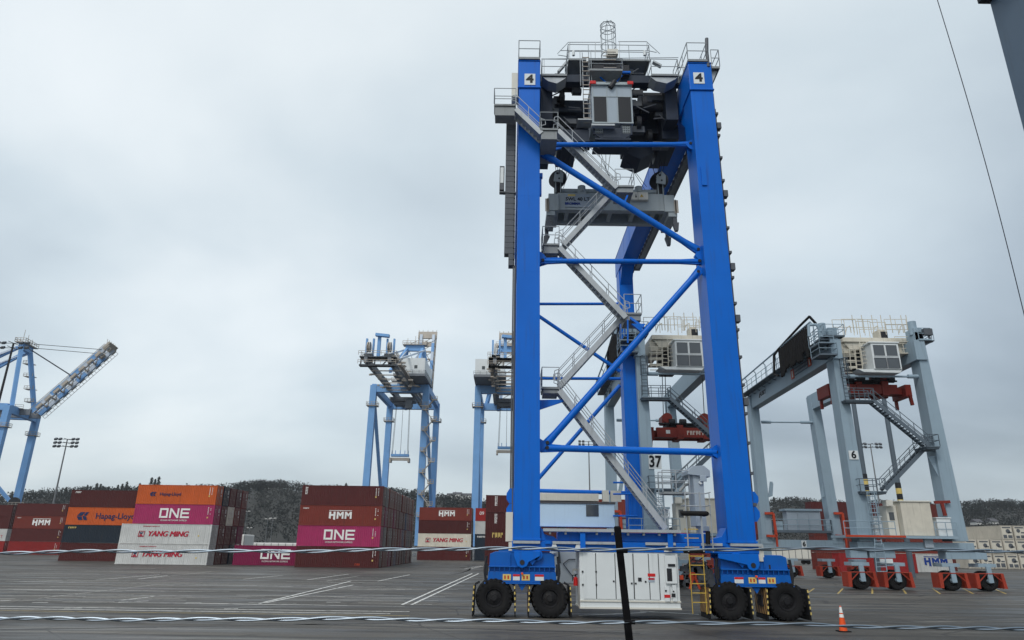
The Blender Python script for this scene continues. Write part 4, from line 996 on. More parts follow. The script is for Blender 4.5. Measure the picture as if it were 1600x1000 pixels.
# ----- travel bogies
def bogie(px_pin, pzin, wx, yy, dz, front=True, dflip=1):
    """px_pin: pin x; wx: two wheel centre xs (world)"""
    cx = (wx[0]+wx[1])/2; hw = abs(wx[1]-wx[0])/2
    z0 = WR*2-.20; z1 = z0+.50; z2 = z0+1.42
    mb = MB(); mb.prism([(cx-hw-.35, z0), (cx+hw+.35, z0), (cx+hw+.30, z1), (cx-hw-.30, z1)], 'y', yy-.10, yy+1.35)
    mb.prism([(cx-hw-.28, z1), (cx+hw+.28, z1), (cx+hw+.25, z2-.1), (cx+hw-.0, z2), (cx-hw+.0, z2), (cx-hw-.25, z2-.1)], 'y', yy+.02, yy+1.22)
    mb.box(cx-hw-.50, cx+hw+.50, yy-.18, yy+1.42, z0-.07, z0-.005); mb.box(cx-hw-.30, cx+hw+.30, yy-.16, yy+1.40, z1+.20, z1+.26)
    n = 13
    for k in range(n+1): x = cx-hw-.25+(2*hw+.5)*k/n; mb.box(x-.02, x+.02, yy-.14, yy-.0, z1, z1+.20)
    for k in (-.6,-.15,.5): mb.box(cx+k-.03, cx+k+.03, yy-.06, yy+.02, z1+.26, z2-.1)
    mb.prism([(cx-.22, z0-.07), (cx+.22, z0-.07), (cx, z0-.38)], 'y', yy-.05, yy+.03)
    o = mb.build('bogie', M['bogie_blue'], cr4, bevel=.015)
    # hinge bracket from the sill beam
    x0, x1 = px_pin; mb = MB()
    for y_ in (yy-.30, yy+.98):
        mb.prism([(x0, ZS0-.002), (x1, ZS0-.002), (x1, ZS0-.22), (pzin+.32, z2-.46), (pzin+.22, z2-.66), (pzin, z2-.74), (pzin-.22, z2-.66), (pzin-.30, z2-.46), (x0, ZS0-.22)], 'y', y_, y_+.14)
    hb = mb.build('hinge_bracket', GB, o, bevel=.012)
    mb = MB(); mb.tube((pzin, yy-.33, z2-.48), (pzin, yy+1.5, z2-.48), .12, 16); pass
    mb.tube((pzin+dflip*.75, yy-.20, z2-.12), (pzin+dflip*.75, yy+.3, z2-.12), .09, 14); mb.build('hinge_pin', M['dark_steel'], o, smooth=True)
    mb = MB(); mb.tube((pzin+dflip*.75, yy-.18, z2-.12), (pzin+dflip*.75, yy-.10, z2-.12), .26, 18); mb.beam((pzin+dflip*.75, yy-.14, z2-.12), (pzin+dflip*.40, yy-.14, z2-.50), .28, .08, (0,1,0)); mb.build('lock_lug', GB, o, smooth=True)
    # stickers
    for k, (dx, c_, w_) in enumerate(((-.75,'yellow_pale',.2),(-.28,'white_paint',.17),(.18,'yellow_pale',.2),(.85,'white_paint',.22))):
        mb = MB(); x = cx+dx*dflip; mb.box(x-w_/1, x+w_/1, yy-.115, yy-.103, z0+.10, z0+.38); s_ = mb.build('sticker', M[c_], o)
        mb = MB()
        if c_ == 'white_paint': mb.box(x-w_, x+w_, yy-.120, yy-.1155, z0+.28, z0+.38); mb.build('sticker_band', M['red_sign'], s_)
        else:
            for q in (-.5,.3): mb.box(x+q*w_-.03, x+q*w_+.05, yy-.120, yy-.1155, z0+.16, z0+.32)
            mb.build('sticker_band', M['orange_red'], s_)
    mb = MB(); mb.tube((cx+.0, yy-.14, z0+.42), (cx+.0, yy-.2, z0+.42), .06, 10); mb.build('marker_lamp', M['cone_orange'], o)
    # side gearbox / black hoses at the ends
    mb = MB()
    for s_ in (-1,1): mb.path([(cx+s_*(hw+.42), yy+.1, z0), (cx+s_*(hw+.5), yy+.1, z0+.5), (cx+s_*(hw+.42), yy+.1, z2-.2)], .07, 6); mb.box(cx+s_*(hw+.34), cx+s_*(hw+.5), yy+.05, yy+.35, z0+.3, z0+.85)
    for s_ in (-1,1): mb.box(cx+s_*.28, cx+s_*(hw-.6)if hw > 1.1 else cx+s_*.6, yy+.2, yy+.8, WR-.25, WR+.25)
    mb.build('drive_gear', M['dark_steel'], o)
    for wx_ in wx:
        wheel(None, (wx_, yy+.12, WR), WR, .62, M['black_rubber'], M['rim_black'], cr4)
        wheel(None, (wx_, yy+1.02, WR), WR, .62, M['black_rubber'], M['rim_black'], cr4)
        mb = MB(); mb.beam((wx_, yy+.57, WR), (wx_, yy+.57, z0+.1), .3, .16, (0,1,0)); mb.tube((wx_, yy-.1, WR), (wx_, yy+1.2, WR), .13, 10); mb.build('fork', M['dark_steel'], o)
        for s_ in (-1, 1):     # mudguard plates fore and aft, banded on their faces
            x = wx_+s_*(WR+.10); mb = MB(); mb.hexa([(x, yy-.28, .30),(x+s_*.05, yy-.28, .30),(x+s_*.05, yy+1.42, .30),(x, yy+1.42, .30)], [(x-s_*.04, yy-.28, WR*2-.32),(x+s_*.01, yy-.28, WR*2-.32),(x+s_*.01, yy+1.42, WR*2-.32),(x-s_*.04, yy+1.42, WR*2-.32)])
            mb.beam((x-s_*.02, yy+.57, WR*2-.34), (x-s_*.25, yy+.57, z0), .10, .10); mg = mb.build('mudguard', M['dark_steel'], o)
            stripes(mg, (x+s_*.03, yy-.30, .32), (x-s_*.01, yy-.30, WR*2-.36), .06, .05)
            mb = MB()
            mb = MB(); mb.hexa([(x+s_*.055, yy-.28, .31),(x+s_*.065, yy-.28, .31),(x+s_*.065, yy+1.42, .31),(x+s_*.055, yy+1.42, .31)], [(x+s_*.015, yy-.28, WR*2-.32),(x+s_*.025, yy-.28, WR*2-.32),(x+s_*.025, yy+1.42, WR*2-.32),(x+s_*.015, yy+1.42, WR*2-.32)]); mb.build('hazard_sheet', M['hazard'], mg)
            mb = MB(); mb.hexa([(x-s_*.0, yy-.25, .06),(x+s_*.06, yy-.25, .06),(x+s_*.06, yy+1.38, .06),(x-s_*.0, yy+1.38, .06)], [(x+s_*.0, yy-.25, .295),(x+s_*.05, yy-.25, .295),(x+s_*.05, yy+1.38, .295),(x, yy+1.38, .295)]); mb.build('rubber_flap', M['black_rubber'], mg)
    return o
mt, nt4, b = nodes('hazard'); tch = nt4.nodes.new('ShaderNodeTexCoord'); sph = nt4.nodes.new('ShaderNodeSeparateXYZ'); nt4.links.new(tch.outputs['Object'], sph.inputs[0])
ma = nt4.nodes.new('ShaderNodeMath'); ma.operation = 'MULTIPLY_ADD'; ma.inputs[1].default_value = 1.6; nt4.links.new(sph.outputs[1], ma.inputs[0]); nt4.links.new(sph.outputs[2], ma.inputs[2])
mf = nt4.nodes.new('ShaderNodeMath'); mf.operation = 'MULTIPLY'; mf.inputs[1].default_value = 2.6; nt4.links.new(ma.outputs[0], mf.inputs[0])
fr = nt4.nodes.new('ShaderNodeMath'); fr.operation = 'FRACT'; nt4.links.new(mf.outputs[0], fr.inputs[0]); gt = nt4.nodes.new('ShaderNodeMath'); gt.operation = 'GREATER_THAN'; gt.inputs[1].default_value = .5; nt4.links.new(fr.outputs[0], gt.inputs[0])
mxh = nt4.nodes.new('ShaderNodeMix'); mxh.data_type = 'RGBA'; mxh.inputs[6].default_value = (.012,.012,.012,1); mxh.inputs[7].default_value = (.50,.29,.10,1); nt4.links.new(gt.outputs[0], mxh.inputs[0]); nt4.links.new(mxh.outputs[2], b.inputs['Base Color']); b.inputs['Roughness'].default_value = .6
M['hazard'] = mt
WR = .90
wl_ = (gr(772.5,965,0).x, gr(859,965,0).x); wr_ = (gr(1137,976,0).x, gr(1229,980,0).x)
wl_ = (X(772,936,D), X(859,937,D)); wr_ = (X(1141,945,D), X(1231,949,D))
bogie((xl0, xl1), xl0+.42, wl_, D+.15, 0, True, 1)
bogie((xr0-.6, xr1), xr1-.32, wr_, D+.15, 0, True, -1)
bogie((xl0, xl1), (xl0+xl1)/2-.12, wl_, RD+.15, 0, False, 1)
bogie((xr0-.6, xr1), (xr0+xr1)/2+.42, wr_, RD+.15, 0, False, -1)
# grey side pads beside the sill ends
mb = MB(); mb.box(xl0-.42, xl0-.06, D+.1, D+.5, P(795,846).z, P(795,800).z); mb.box(xl0-.26, xl0-.06, D+.1, D+.5, ZS0+.0, P(795,847).z); mb.build('junction_box', M['beige_panel'], cr4, bevel=.01)
mb = MB(); mb.box(xr1+.08, xr1+.35, D+.1, D+.7, ZS0-.35, ZS-.05); mb.build('junction_box', M['beige_panel'], cr4, bevel=.01)
mb = MB(); mb.tube((xr1+.9, D+.5, ZS0-1.0), (xr1+.9, D+.5, ZS0-.45), .05, 8); mb.beam((xr1+.3,D+.5,ZS0-.75),(xr1+1.0,D+.5,ZS0-.95),.12,.12); mb.tube((xr1+.6,D+.3,ZS0-.75),(xr1+.6,D+.3,ZS0-.5),.14,10); mb.build('sensor_bracket', M['dark_steel'], cr4)
mb = MB(); mb.tube((xr1+.9, D+.5, ZS0-.45), (xr1+.9, D+.5, ZS0-.2), .15, 14, .12); mb.build('beacon', M['red_sign'], cr4, smooth=True)
# ----- stairs
YS0, YS1 = .62+.35, 1.75     # behind the brace tubes
def st_(pa, pb, y0=YS0, y1=YS1, **k): return stair(cr4, Q(*pa, y0), Q(*pb, y0), D+y0, D+y1, GV, GV, **k)
def ld_(pxa, pya, pxb, y0, y1, sides, skirt=.5):
    a = P(pxa, pya, y0); b_ = P(pxb, pya, y0); return landing(cr4, a.x, b_.x, D+y0, D+y1, a.z, DK, GV, sides, 1.1, skirt)
ld_(772, 162, 806, -1.15, -.15, 'LFB', .75)
st_((846,208),(806,170), -1.1, -.2)
ld_(844, 200, 872, -1.15, YS1, 'LF', .7)
st_((964,293),(872,203))
ld_(962, 289, 991, YS0, YS1+.9, 'RF', .45)
st_((880,382),(958,298), YS1+.05, YS1+.9)
ld_(848, 380, 874, YS0, YS1+.9, 'LF', .6)
st_((978,496),(874,386))
ld_(976, 488, 1003, YS0, YS1+.9, 'RF', .45)
st_((873,604),(968,500), YS1+.05, YS1+.9)
ld_(847, 604, 874, YS0, YS1+.9, 'LF', .35)
st_((1040,826),(874,610))
# supports from landings to legs
mb = MB(); 
for px, py, e in ((876,388,xl1),(876,610,xl1),(876,215,xl1)):
    p = P(850, py+4, YS0); mb.prism([(e, p.z-.9), (e, p.z-.35), (p.x+1.1, p.z-.30), (p.x+1.1, p.z-.42)], 'y', D+YS0+.2, D+YS0+.32)
mb.build('landing_bracket', GB, cr4)
mb = MB()
p = P(990,305,YS0+.3); q = P(1003,338,YS0); mb.beam(p-V((.4,0,.1)), P(975,318,YS0+.3), .35, .10); mb.beam(P(985,497,YS0), P(1006,512,DY), .3, .12); mb.prism([(P(990,505).x,P(990,500).z),(P(1012,500).x,P(1012,500).z),(P(1005,512).x,P(1005,513).z)], 'y', D+DY-.1, D+DY+.1)
mb.tube(P(981,500,YS0), P(981,536,YS0), .05, 6); mb.build('landing_bracket', GB, cr4)
# ----- cable chain down the outer side of the left leg
mb = MB(); zt_, zb_ = P(798,180).z, P(800,412).z; x1 = xl0-.12; x0 = x1-.62; z = zb_; k = 0
while z < zt_:
    ins = .0 if z > P(800,400).z else .25
    mb.box(x0+ins, x1-.1, D+.2, D+.75, z, z+.34); mb.box(x1-.1, x1-.02, D+.25, D+.7, z+.02, z+.30); z += .36; k += 1
mb.build('cable_ladder', M['mid_grey'], cr4)
mb = MB(); mb.tube((x1+.03,D+.3,P(803,800).z),(x1+.03,D+.3,zb_),.06,6); mb.tube((x1-.08,D+.3,P(803,800).z),(x1-.08,D+.3,zb_),.04,6)
xx = xr1+.07; mb.tube((xx,D+.3,P(1190,800).z),(xx,D+.3,ZC),.06,6); mb.tube((xx+.12,D+.5,P(1190,800).z),(xx+.12,D+.5,ZC-1),.05,6)
for k in range(16): z = P(1190,790).z+(ZC-P(1190,790).z)*k/16; mb.box(xr1, xx+.2, D+.2, D+.6, z, z+.14)
for k in (3,6,8,11,14): z = P(1190,790).z+(ZC-P(1190,790).z)*k/16+.5; mb.box(xr1+.1, xx+.28, D+.1, D+.5, z, z+.4)
mb.build('conduit', M['mid_grey'], cr4)
mb = MB(); p = P(781,258); q = P(789,295); mb.box(p.x, q.x-.05, D+.1, D+.5, q.z, p.z); mb.beam((p.x,D+.3,q.z-.1),(xl0-.1,D+.3,q.z-.15),.3,.08); mb.build('flood_lamp_box', M['mid_grey'], cr4)
mb = MB(); mb.box(p.x+.04, q.x-.1, D+.085, D+.1, q.z+.45, p.z-.1); mb.build('flood_lamp_lens', M['white_paint'], cr4)
mb = MB(); p = P(803,112); mb.box(xl0-.45, xl0-.06, D+.1, D+.9, P(803,150).z, p.z); mb.build('junction_box', M['beige_panel'], cr4, bevel=.01)
mb = MB()
for px, py in ((1120,300),(840,265),(1103,268)): pass
mb.box(xl1, xl1+.2, D+.6, D+.9, P(843,268).z, P(843,262).z); mb.box(xl1, xl1+.12, D+.3, D+.6, P(843,300).z, P(843,275).z); mb.box(xr0+.2, xr0+.5, D-.08, D, P(1095,290).z, P(1095,262).z); mb.build('cable_clip', GB, cr4)
# ----- top platforms on leg heads
def rail_box(name, x0, x1, y0, y1, z, sides, parent=cr4, h=1.25, mid=True):
    mb = MB(); grating(mb, x0, x1, y0, y1, z, .15); o = mb.build(name, DK, parent); rb = MB()
    e = {'L': [(x0,y0,z),(x0,y1,z)], 'R': [(x1,y0,z),(x1,y1,z)], 'F': [(x0,y0,z),(x1,y0,z)], 'B': [(x0,y1,z),(x1,y1,z)]}
    for s in sides: railing(rb, e[s], h, .028, 1.4)
    rb.build('railing', GV, o); return o
rail_box('service_platform', xl0-.02, xl1+.02, D-.15, D+2.2, ZT+.18, 'LRFB')
rail_box('service_platform', xr0-.05, xr1-.2, D-.15, D+2.2, ZT+.18, 'LRFB')
mb = MB(); p = P(1107,95); mb.path([(xr1-.15,D,ZT-.3),(xr1-.15,D,ZT+.9),(xr1-.08,D,ZT+1.9)], .11, 10); mb.build('exhaust_pipe', M['mid_grey'], cr4, smooth=True)
rail_box('side_platform', xr1+.05, P(1124,105).x, D-.1, D+3, P(1115,105).z, 'RFB')
mb = MB(); mb.prism([(xr1+.05, P(1115,107).z-.02), (P(1122,105).x, P(1115,107).z-.02), (xr1+.05, P(1115,128).z)], 'y', D+.2, D+.3); mb.build('platform_bracket', GV, cr4)
# walkway along right girder's outer side
mb = MB(); grating(mb, xr1+.06, xr1+.75, D+3, RD, ZC+.1, .15); o = mb.build('walkway', DK, cr4); rb = MB(); railing(rb, [(xr1+.75,D+3,ZC+.1),(xr1+.75,RD,ZC+.1)], 1.1, .025, 1.5); rb.build('railing', GV, o)
mb = MB()
for k in range(30): yy = D+LD+1.0+k*.9; mb.box(xr1-.02, xr1+.14, yy, yy+.35, ZC-.22, ZC-.01)
mb.tube((xr1+.02,D+LD+.3,ZC-.28),(xr1+.02,RD-.2,ZC-.28),.04,5); mb.build('cable_tray', M['mid_grey'], cr4)
# ----- trolley between the girders, near the front
TY = D+2.2
def T(px, py, dy=0.0): return at(px, py, TY+dy)
TD = M['trolley_dark']
tz = T(950,150).z
mb = MB()
xA, xB_ = xl1+.06, xr0-.06; zr = ZT-.35
# main frame: end carriages over the girders, cross beams between
for yy in (TY, TY+6.2): mb.box(xA-.5, xB_+.5, yy, yy+.6, ZT+.16, ZT+.75)
tr = mb.build('trolley_frame', TD, cr4, bevel=.02)
mb = MB()
mb.box(xA+.1, xA+.9, TY+.3, TY+6.4, ZC-.6, ZT+.1); mb.box(xB_-.9, xB_-.1, TY+.3, TY+6.4, ZC-.4, ZT+.1)
mb.box(T(862,100).x, T(1020,100).x, TY+1.6, TY+6.0, T(940,152).z, ZT-.1)
mb.box(T(875,150).x, T(905,150).x, TY+2.0, TY+5.0, T(890,198).z, T(890,150).z)
mb.box(T(990,150).x, T(1046,150).x, TY+2.6, TY+6.0, T(1010,172).z, T(1010,120).z)
mb.prism([(T(985,205).x, T(985,205).z), (T(1012,216).x, T(1012,216).z), (T(1034,200).x, T(1034,205).z), (T(1040,186).x, T(1034,186).z), (T(990,186).x, T(985,186).z)], 'y', TY+2.5, TY+4.4)
mb.box(T(1040,150).x, T(1066,150).x, TY+1.5, TY+5.0, T(1050,196).z, T(1050,140).z)
mb.build('trolley_body', TD, tr, bevel=.02)
# hoist drums, sheaves, motors under the frame
mb = MB()
for x0, x1, z, yy, r_ in ((866,895,116,1.0,.55),(905,945,108,1.2,.35),(1012,1050,130,1.8,.5),(870,900,168,2.2,.5),(905,925,205,1.5,.4),(1000,1040,150,1.2,.35)):
    a = T(x0, z); b_ = T(x1, z); mb.tube((a.x,TY+yy,a.z),(b_.x,TY+yy,a.z), r_, 18)
for x, z, yy in ((1003,175,1.4),(1010,150,1.0),(1024,185,2.2),(880,135,1.2)): p = T(x, z); mb.tube((p.x-.15,TY+yy,p.z),(p.x+.15,TY+yy,p.z),.55,18); mb.tube((p.x-.2,TY+yy,p.z),(p.x+.2,TY+yy,p.z),.2,12)
mb.build('hoist_drum', M['dark_steel'], tr, smooth=True)
rr = random.Random(9); mb = MB()
for i in range(70):
    x = rr.uniform(855,1060); z = rr.uniform(100,210) if not 925 < x < 990 else rr.uniform(96,128); p = T(x, z); s_ = rr.uniform(.12,.5); yy = TY+rr.uniform(.6,1.8); mb.box(p.x-s_, p.x+s_, yy, yy+.4, p.z-s_*.5, p.z+s_*.5)
for i in range(26):
    x = rr.uniform(850,1064); z = rr.uniform(104,200) if not 925 < x < 990 else rr.uniform(96,126); p = T(x, z); q = T(x+rr.uniform(-25,25), z+rr.uniform(-14,14)); yy = TY+rr.uniform(.3,1.5); mb.tube((p.x,yy,p.z),(q.x,yy,q.z),.045,5)
mb.build('trolley_fitting', M['mid_grey'], tr)
mb = MB(); a, b_ = T(925,112), T(982,112); mb.box(a.x,b_.x,TY-.4,TY+1.0,a.z-.55,a.z+.25); mb.build('motor_housing', M['dark_steel'], tr, bevel=.03)
mb = MB(); a, b_ = T(928,120), T(983,120); mb.box(a.x,b_.x,TY-.55,TY-.3,a.z-.06,a.z+.06); mb.beam(T(935,118,-.4),T(948,130,-.4),.08,.08); mb.beam(T(972,118,-.4),T(962,130,-.4),.08,.08); mb.build('cab_hanger', GB, tr)
# top deck with hand rails and the caged ladder
def tdeck(pxa, pxb, py, y0, y1, sides, h=1.2, skirt=0, name='trolley_deck'):
    a = T(pxa, py, y0); b_ = T(pxb, py, y0); mb = MB(); grating(mb, a.x, b_.x, TY+y0, TY+y1, a.z, .14); o = mb.build(name, DK, tr); rb = MB(); x0, x1, z = a.x, b_.x, a.z; Y0, Y1 = TY+y0, TY+y1
    e = {'L': [(x0,Y0,z),(x0,Y1,z)], 'R': [(x1,Y0,z),(x1,Y1,z)], 'F': [(x0,Y0,z),(x1,Y0,z)], 'B': [(x0,Y1,z),(x1,Y1,z)]}
    for s in sides: railing(rb, e[s], h, .026, 1.5)
    k = rb.build('railing', GV, cr4) ; return o, a, b_
tdeck(847, 886, 115, -.9, .3, 'LRF', 1.15)
tdeck(1018, 1060, 115, -.9, .3, 'LRF', 1.15)
tdeck(921, 973, 107, -1.2, .2, 'LRF', .8)
tdeck(888, 1015, 91, .3, 3.0, 'LRF', 1.15)
for pa, pb in ((848,885),(1017,1059)):      # sloped pale undersides of the corner platforms
    a = T(pa,116,-.9); b_ = T(pb,116,-.9); mb = MB(); mb.prism([(a.x,a.z-.14),(b_.x,a.z-.14),(b_.x-.15,a.z-.28),((a.x+b_.x)/2+.15,a.z-.62),(a.x+.35,a.z-.45)], 'y', TY-.8, TY+.2); mb.build('platform_soffit', GV, tr)
for pa, pb, pc, pd in ((872,125,886,97),(1033,116,1020,97)):
    mb = MB(); mb.beam(T(pa,pb-12,-.3),T(pc,pd,-.3),.30,.12); mb.build('platform_strut', GV, tr)
mb = MB(); zt2 = T(950,91,.3).z; a = T(872,84,.4); b_ = T(888,66,.4)
def pth(*pts, dy=.3, r_=.026): mb.path([T(x,y,dy) for x,y in pts], r_, 5)
pth((871,84),(888,66),(938,66)); pth((966,65),(1010,65),(1031,84)); pth((872,86),(885,88),(890,80)); pth((875,79),(940,79)); pth((966,79),(1012,79),(1026,82)); pth((890,66),(890,92)); pth((1011,65),(1011,92)); pth((930,66),(930,92)); pth((968,65),(968,92)); pth((850,92),(850,114)); pth((846,92),(1060,90), dy=1.2)
mb.build('guard_rail', GV, tr)
mb = MB(); c = T(951,80,.6); ztop = T(951,34,.6).z; zb2 = T(951,91,.6).z; zz = [zb2+.2, zb2+1.0, zb2+1.9, ztop-.35]
for z in zz+[ztop-.7]:
    mb.path([(c.x+.52*math.cos(t), c.y+.45*math.sin(t), z) for t in [math.pi*2*k/14 for k in range(15)]], .028, 5)
for k in range(7):
    t = math.pi*2*k/7; pts = [(c.x+.52*math.cos(t), c.y+.45*math.sin(t), zb2), (c.x+.52*math.cos(t), c.y+.45*math.sin(t), ztop-.45), (c.x+.34*math.cos(t), c.y+.3*math.sin(t), ztop-.1), (c.x, c.y, ztop)]
    mb.path(pts, .024, 5)
mb.build('ladder_cage', GV, tr)
mb = MB(); x = T(913,100).x; ladder(mb, x, TY-.75, T(913,193,-.7).z, T(913,83,-.7).z, .42, .03, .3, rung=0); ladder(mb, x, TY-.75, T(913,135,-.7).z, T(913,80,-.7).z, .72, .025, .3, rung=0); o = mb.build('ladder', GV, tr)
mb = MB(); z = T(913,193,-.7).z
while z < T(913,90,-.7).z: mb.box(x-.24, x+.24, TY-.8, TY-.74, z-.02, z+.02); z += .36
for k in range(5): z = T(953,106,-.5).z+k*.32; p = T(943,100,-.5); mb.box(p.x, p.x+.85, TY-.5, TY-.44, z, z+.04)
mb.build('rung', M['sts_beige'], cr4)
mb = MB(); a = T(902,191,-.7); b_ = T(925,191,-.7); mb.box(a.x,b_.x,TY-1.1,TY-.2,a.z-.08,a.z); mb.build('ladder_foot', GV, tr)
mb = MB(); a, b_ = T(948,81,.2), T(965,89,.2); mb.box(a.x,b_.x,TY-.1,TY+.5,b_.z,a.z); mb.build('control_box', M['beige_panel'], tr, bevel=.01)
mb = MB()
for px, py in ((896,80),(1007,80),(918,90),(1060,99)): p = T(px,py,-.1); mb.tube(p, p-V((0,0,.35)), .1, 8)
mb.build('lamp', M['white_paint'], tr)
# ----- operator cab (hangs at the front of the trolley)
a, b_ = T(924,134,-1.2), T(990,193,-1.2); cy0, cy1 = TY-1.2, TY+.8
mb = MB(); mb.box(a.x, b_.x, cy0, cy1, b_.z, a.z); cab = mb.build('cab_body', M['cab_grey'], cr4, bevel=.03)
zs = T(950,152,-1.2).z
mb = MB(); mb.box(a.x+.12, a.x+.92, cy0-.025, cy0-.0, b_.z+.08, zs); mb.box(b_.x-.92, b_.x-.12, cy0-.025, cy0-.0, b_.z+.08, zs); mb.build('louvre', M['dark_steel'], cab)
mb = MB()
for x0, x1 in ((a.x+.95, a.x+.99), (b_.x-.99, b_.x-.95), (a.x+.03,a.x+.08), (b_.x-.08,b_.x-.03)): mb.box(x0, x1, cy0-.03, cy0, b_.z, a.z-.03)
mb.box(a.x+.08, b_.x-.08, cy0-.03, cy0, zs+.02, zs+.06); mb.box(a.x-.0, b_.x+.0, cy0-.05, cy0-.0, b_.z-.02, b_.z+.06)
for sx in (a.x+.95,): pass
mb.build('cab_trim', M['spreader_grey'], cab)
mb = MB(); mb.box(a.x-.05, b_.x+.0, cy0-.15, cy1, a.z+.005, a.z+.2); mb.build('cab_roof', M['spreader_grey'], cab)
for x in (a.x-.1, b_.x-.3): mb = MB(); mb.box(x, x+.38, cy0-.2, cy0+.2, a.z+.02, a.z+.26); mb.build('marker_lamp', M['red_sign'], cab, bevel=.03)
mb = MB(); p = T(957,130,-1.3); mb.tube(p-V((.15,0,.35)), p+V((.15,0,.15)), .16, 10); mb.tube(p-V((.45,0,0)), p+V((.45,0,0)), .06, 6); mb.build('camera_unit', M['dark_steel'], cab)
# lower glazed part
zl = T(957,217,-1.2).z; w0, w1 = a.x+.05, b_.x-.1; zt3 = b_.z-.05
mb = MB()
for f in ((w0,w0+.1),(w1-.1,w1),(w0+.62,w0+.72),(w1-.72,w1-.62)): mb.box(f[0], f[1], cy0+.05, cy0+.18, zl+.35, zt3)
mb.box(w0+.1, w1-.1, cy0+.08, cy1-.2, zl, zl+.12); mb.box(w0+.6, w1-.6, cy0+.06, cy0+.4, zl+.12, zl+.85); mb.prism([(w0, zl+.45),(w0+.62,zl+.02),(w0+.62,zl+.45)], 'y', cy0+.1, cy0+.16); mb.prism([(w1, zl+.45),(w1-.62,zl+.45),(w1-.62,zl+.02)], 'y', cy0+.1, cy0+.16)
for x in (w0+.2, w1-.4): mb.beam((x,cy0+.6,zl),(x+.2,cy0+.6,zl-.35),.06,.06)
mb.box(w0-1.9, w0-.2, cy0+.6, cy0+1.8, zl+.2, zt3-.05)
mb.build('cab_frame', M['trolley_dark'], cab)
mb = MB(); mb.box(w0+.1, w0+.62, cy0+.10, cy0+.12, zl+.46, zt3-.02); mb.box(w1-.62, w1-.1, cy0+.10, cy0+.12, zl+.46, zt3-.02); mb.build('window', M['glass_grey'], cab)
mb = MB()
for x0 in (w0+.1, w1-.62):
    for k in range(3): mb.box(x0, x0+.5, cy0+.07, cy0+.09, zl+.55+k*.17, zl+.58+k*.17)
    for k in range(4): mb.box(x0+.05+k*.14, x0+.07+k*.14, cy0+.07, cy0+.09, zl+.5, zl+1.0)
mb.build('window_grille', M['spreader_grey'], cab)
mb = MB(); p = T(925,196,-1.3); mb.box(p.x-.05, p.x+1.4, cy0-.3, cy0+.2, p.z-.12, p.z); mb.build('cab_step', GV, cab)
# ----- engine house (white) low between the front legs
e0, e1 = at(905,859,D+.1), at(1064,952,D+.1); ez0 = at(980,951,D+.1).z; ez1 = at(980,861,D+.1).z; ey0, ey1 = D+.1, D+2.3
mb = MB(); mb.box(e0.x, e1.x, ey0, ey1, ez0, ez1); eh = mb.build('engine_house', M['white_paint'], cr4, bevel=.025)
mb = MB(); 
for f0, f1 in ((.03,.165),(.165,.36),(.36,.54),(.545,.70),(.70,.80)):
    x0 = e0.x+(e1.x-e0.x)*f0+.02; x1 = e0.x+(e1.x-e0.x)*f1-.02; mb.box(x0, x1, ey0-.035, ey0-.0, ez0+.42, ez1-.12)
mb.build('door', M['white_paint'], eh, bevel=.008)
mb = MB(); mb.box(e0.x-.03, e1.x+.03, ey0-.06, ey1, ez0-.02, ez0+.06); mb.box(e0.x-.02, e1.x+.02, ey0-.05, ey0, ez0+.30, ez0+.37); mb.build('base_rail', M['beige_panel'], eh)
mb = MB()
for f in (.165,.36,.545,.70,.80): x = e0.x+(e1.x-e0.x)*f; mb.box(x-.022, x+.022, ey0-.008, ey0, ez0+.42, ez1-.12)
for f, z in ((.03,.35),(.03,.7),(.165,.35),(.165,.7),(.34,.45),(.52,.4),(.56,.4),(.66,.45)): x = e0.x+(e1.x-e0.x)*f; mb.box(x-.04, x+.04, ey0-.06, ey0-.035, ez0+.42+(ez1-ez0-.5)*z*.8, ez0+.5+(ez1-ez0-.5)*z*.8)
mb.box(e0.x+(e1.x-e0.x)*.585, e0.x+(e1.x-e0.x)*.62, ey0-.06, ey0-.035, ez0+1.25, ez0+1.42); mb.build('latch', M['dark_steel'], eh)
ex = lambda px, py: at(px, py, ey0-.05)
mb = MB(); a, b_ = ex(1038,868), ex(1058,912); mb.box(a.x,b_.x,ey0-.14,ey0-.04,b_.z,a.z); cbx = mb.build('control_panel', M['white_paint'], eh, bevel=.015)
mb = MB(); a, b_ = ex(1041,888), ex(1050,908); mb.box(a.x,b_.x,ey0-.15,ey0-.142,b_.z,a.z); mb.box(ex(1043,882).x,ex(1054,882).x,ey0-.18,ey0-.142,ex(1043,885).z,ex(1043,881).z); mb.build('panel_screen', M['dark_steel'], cbx)
mb = MB(); a, b_ = ex(1038,916), ex(1047,940); mb.box(a.x,b_.x,ey0-.1,ey0-.04,b_.z,a.z); a, b_ = ex(1050,914), ex(1058,940); mb.box(a.x,b_.x,ey0-.1,ey0-.04,b_.z,a.z); mb.build('door', M['white_paint'], eh, bevel=.01)
mb = MB(); p = ex(1052,930); mb.box(p.x-.09,p.x+.09,ey0-.13,ey0-.1,p.z-.08,p.z+.08); p = ex(1040,923); mb.box(p.x-.04,p.x+.04,ey0-.13,ey0-.1,p.z-.04,p.z+.04); p = ex(1052,924); mb.tube((p.x,ey0-.13,p.z),(p.x,ey0-.1,p.z),.04,8); mb.build('latch', M['dark_steel'], eh)
for (x0,y0,x1,y1,cn) in ((1012,896,1024,901,'red_sign'),(1013,903,1023,906,'red_text'),(1013,906.5,1023,910,'cab_grey'),(1038,929,1047,934,'red_sign')):
    a, b_ = ex(x0,y0), ex(x1,y1); mb = MB(); dd = .108 if x0 > 1030 else .048; mb.box(a.x,b_.x,ey0-dd,ey0-.036,b_.z,a.z); mb.build('warning_label', M[cn], eh)
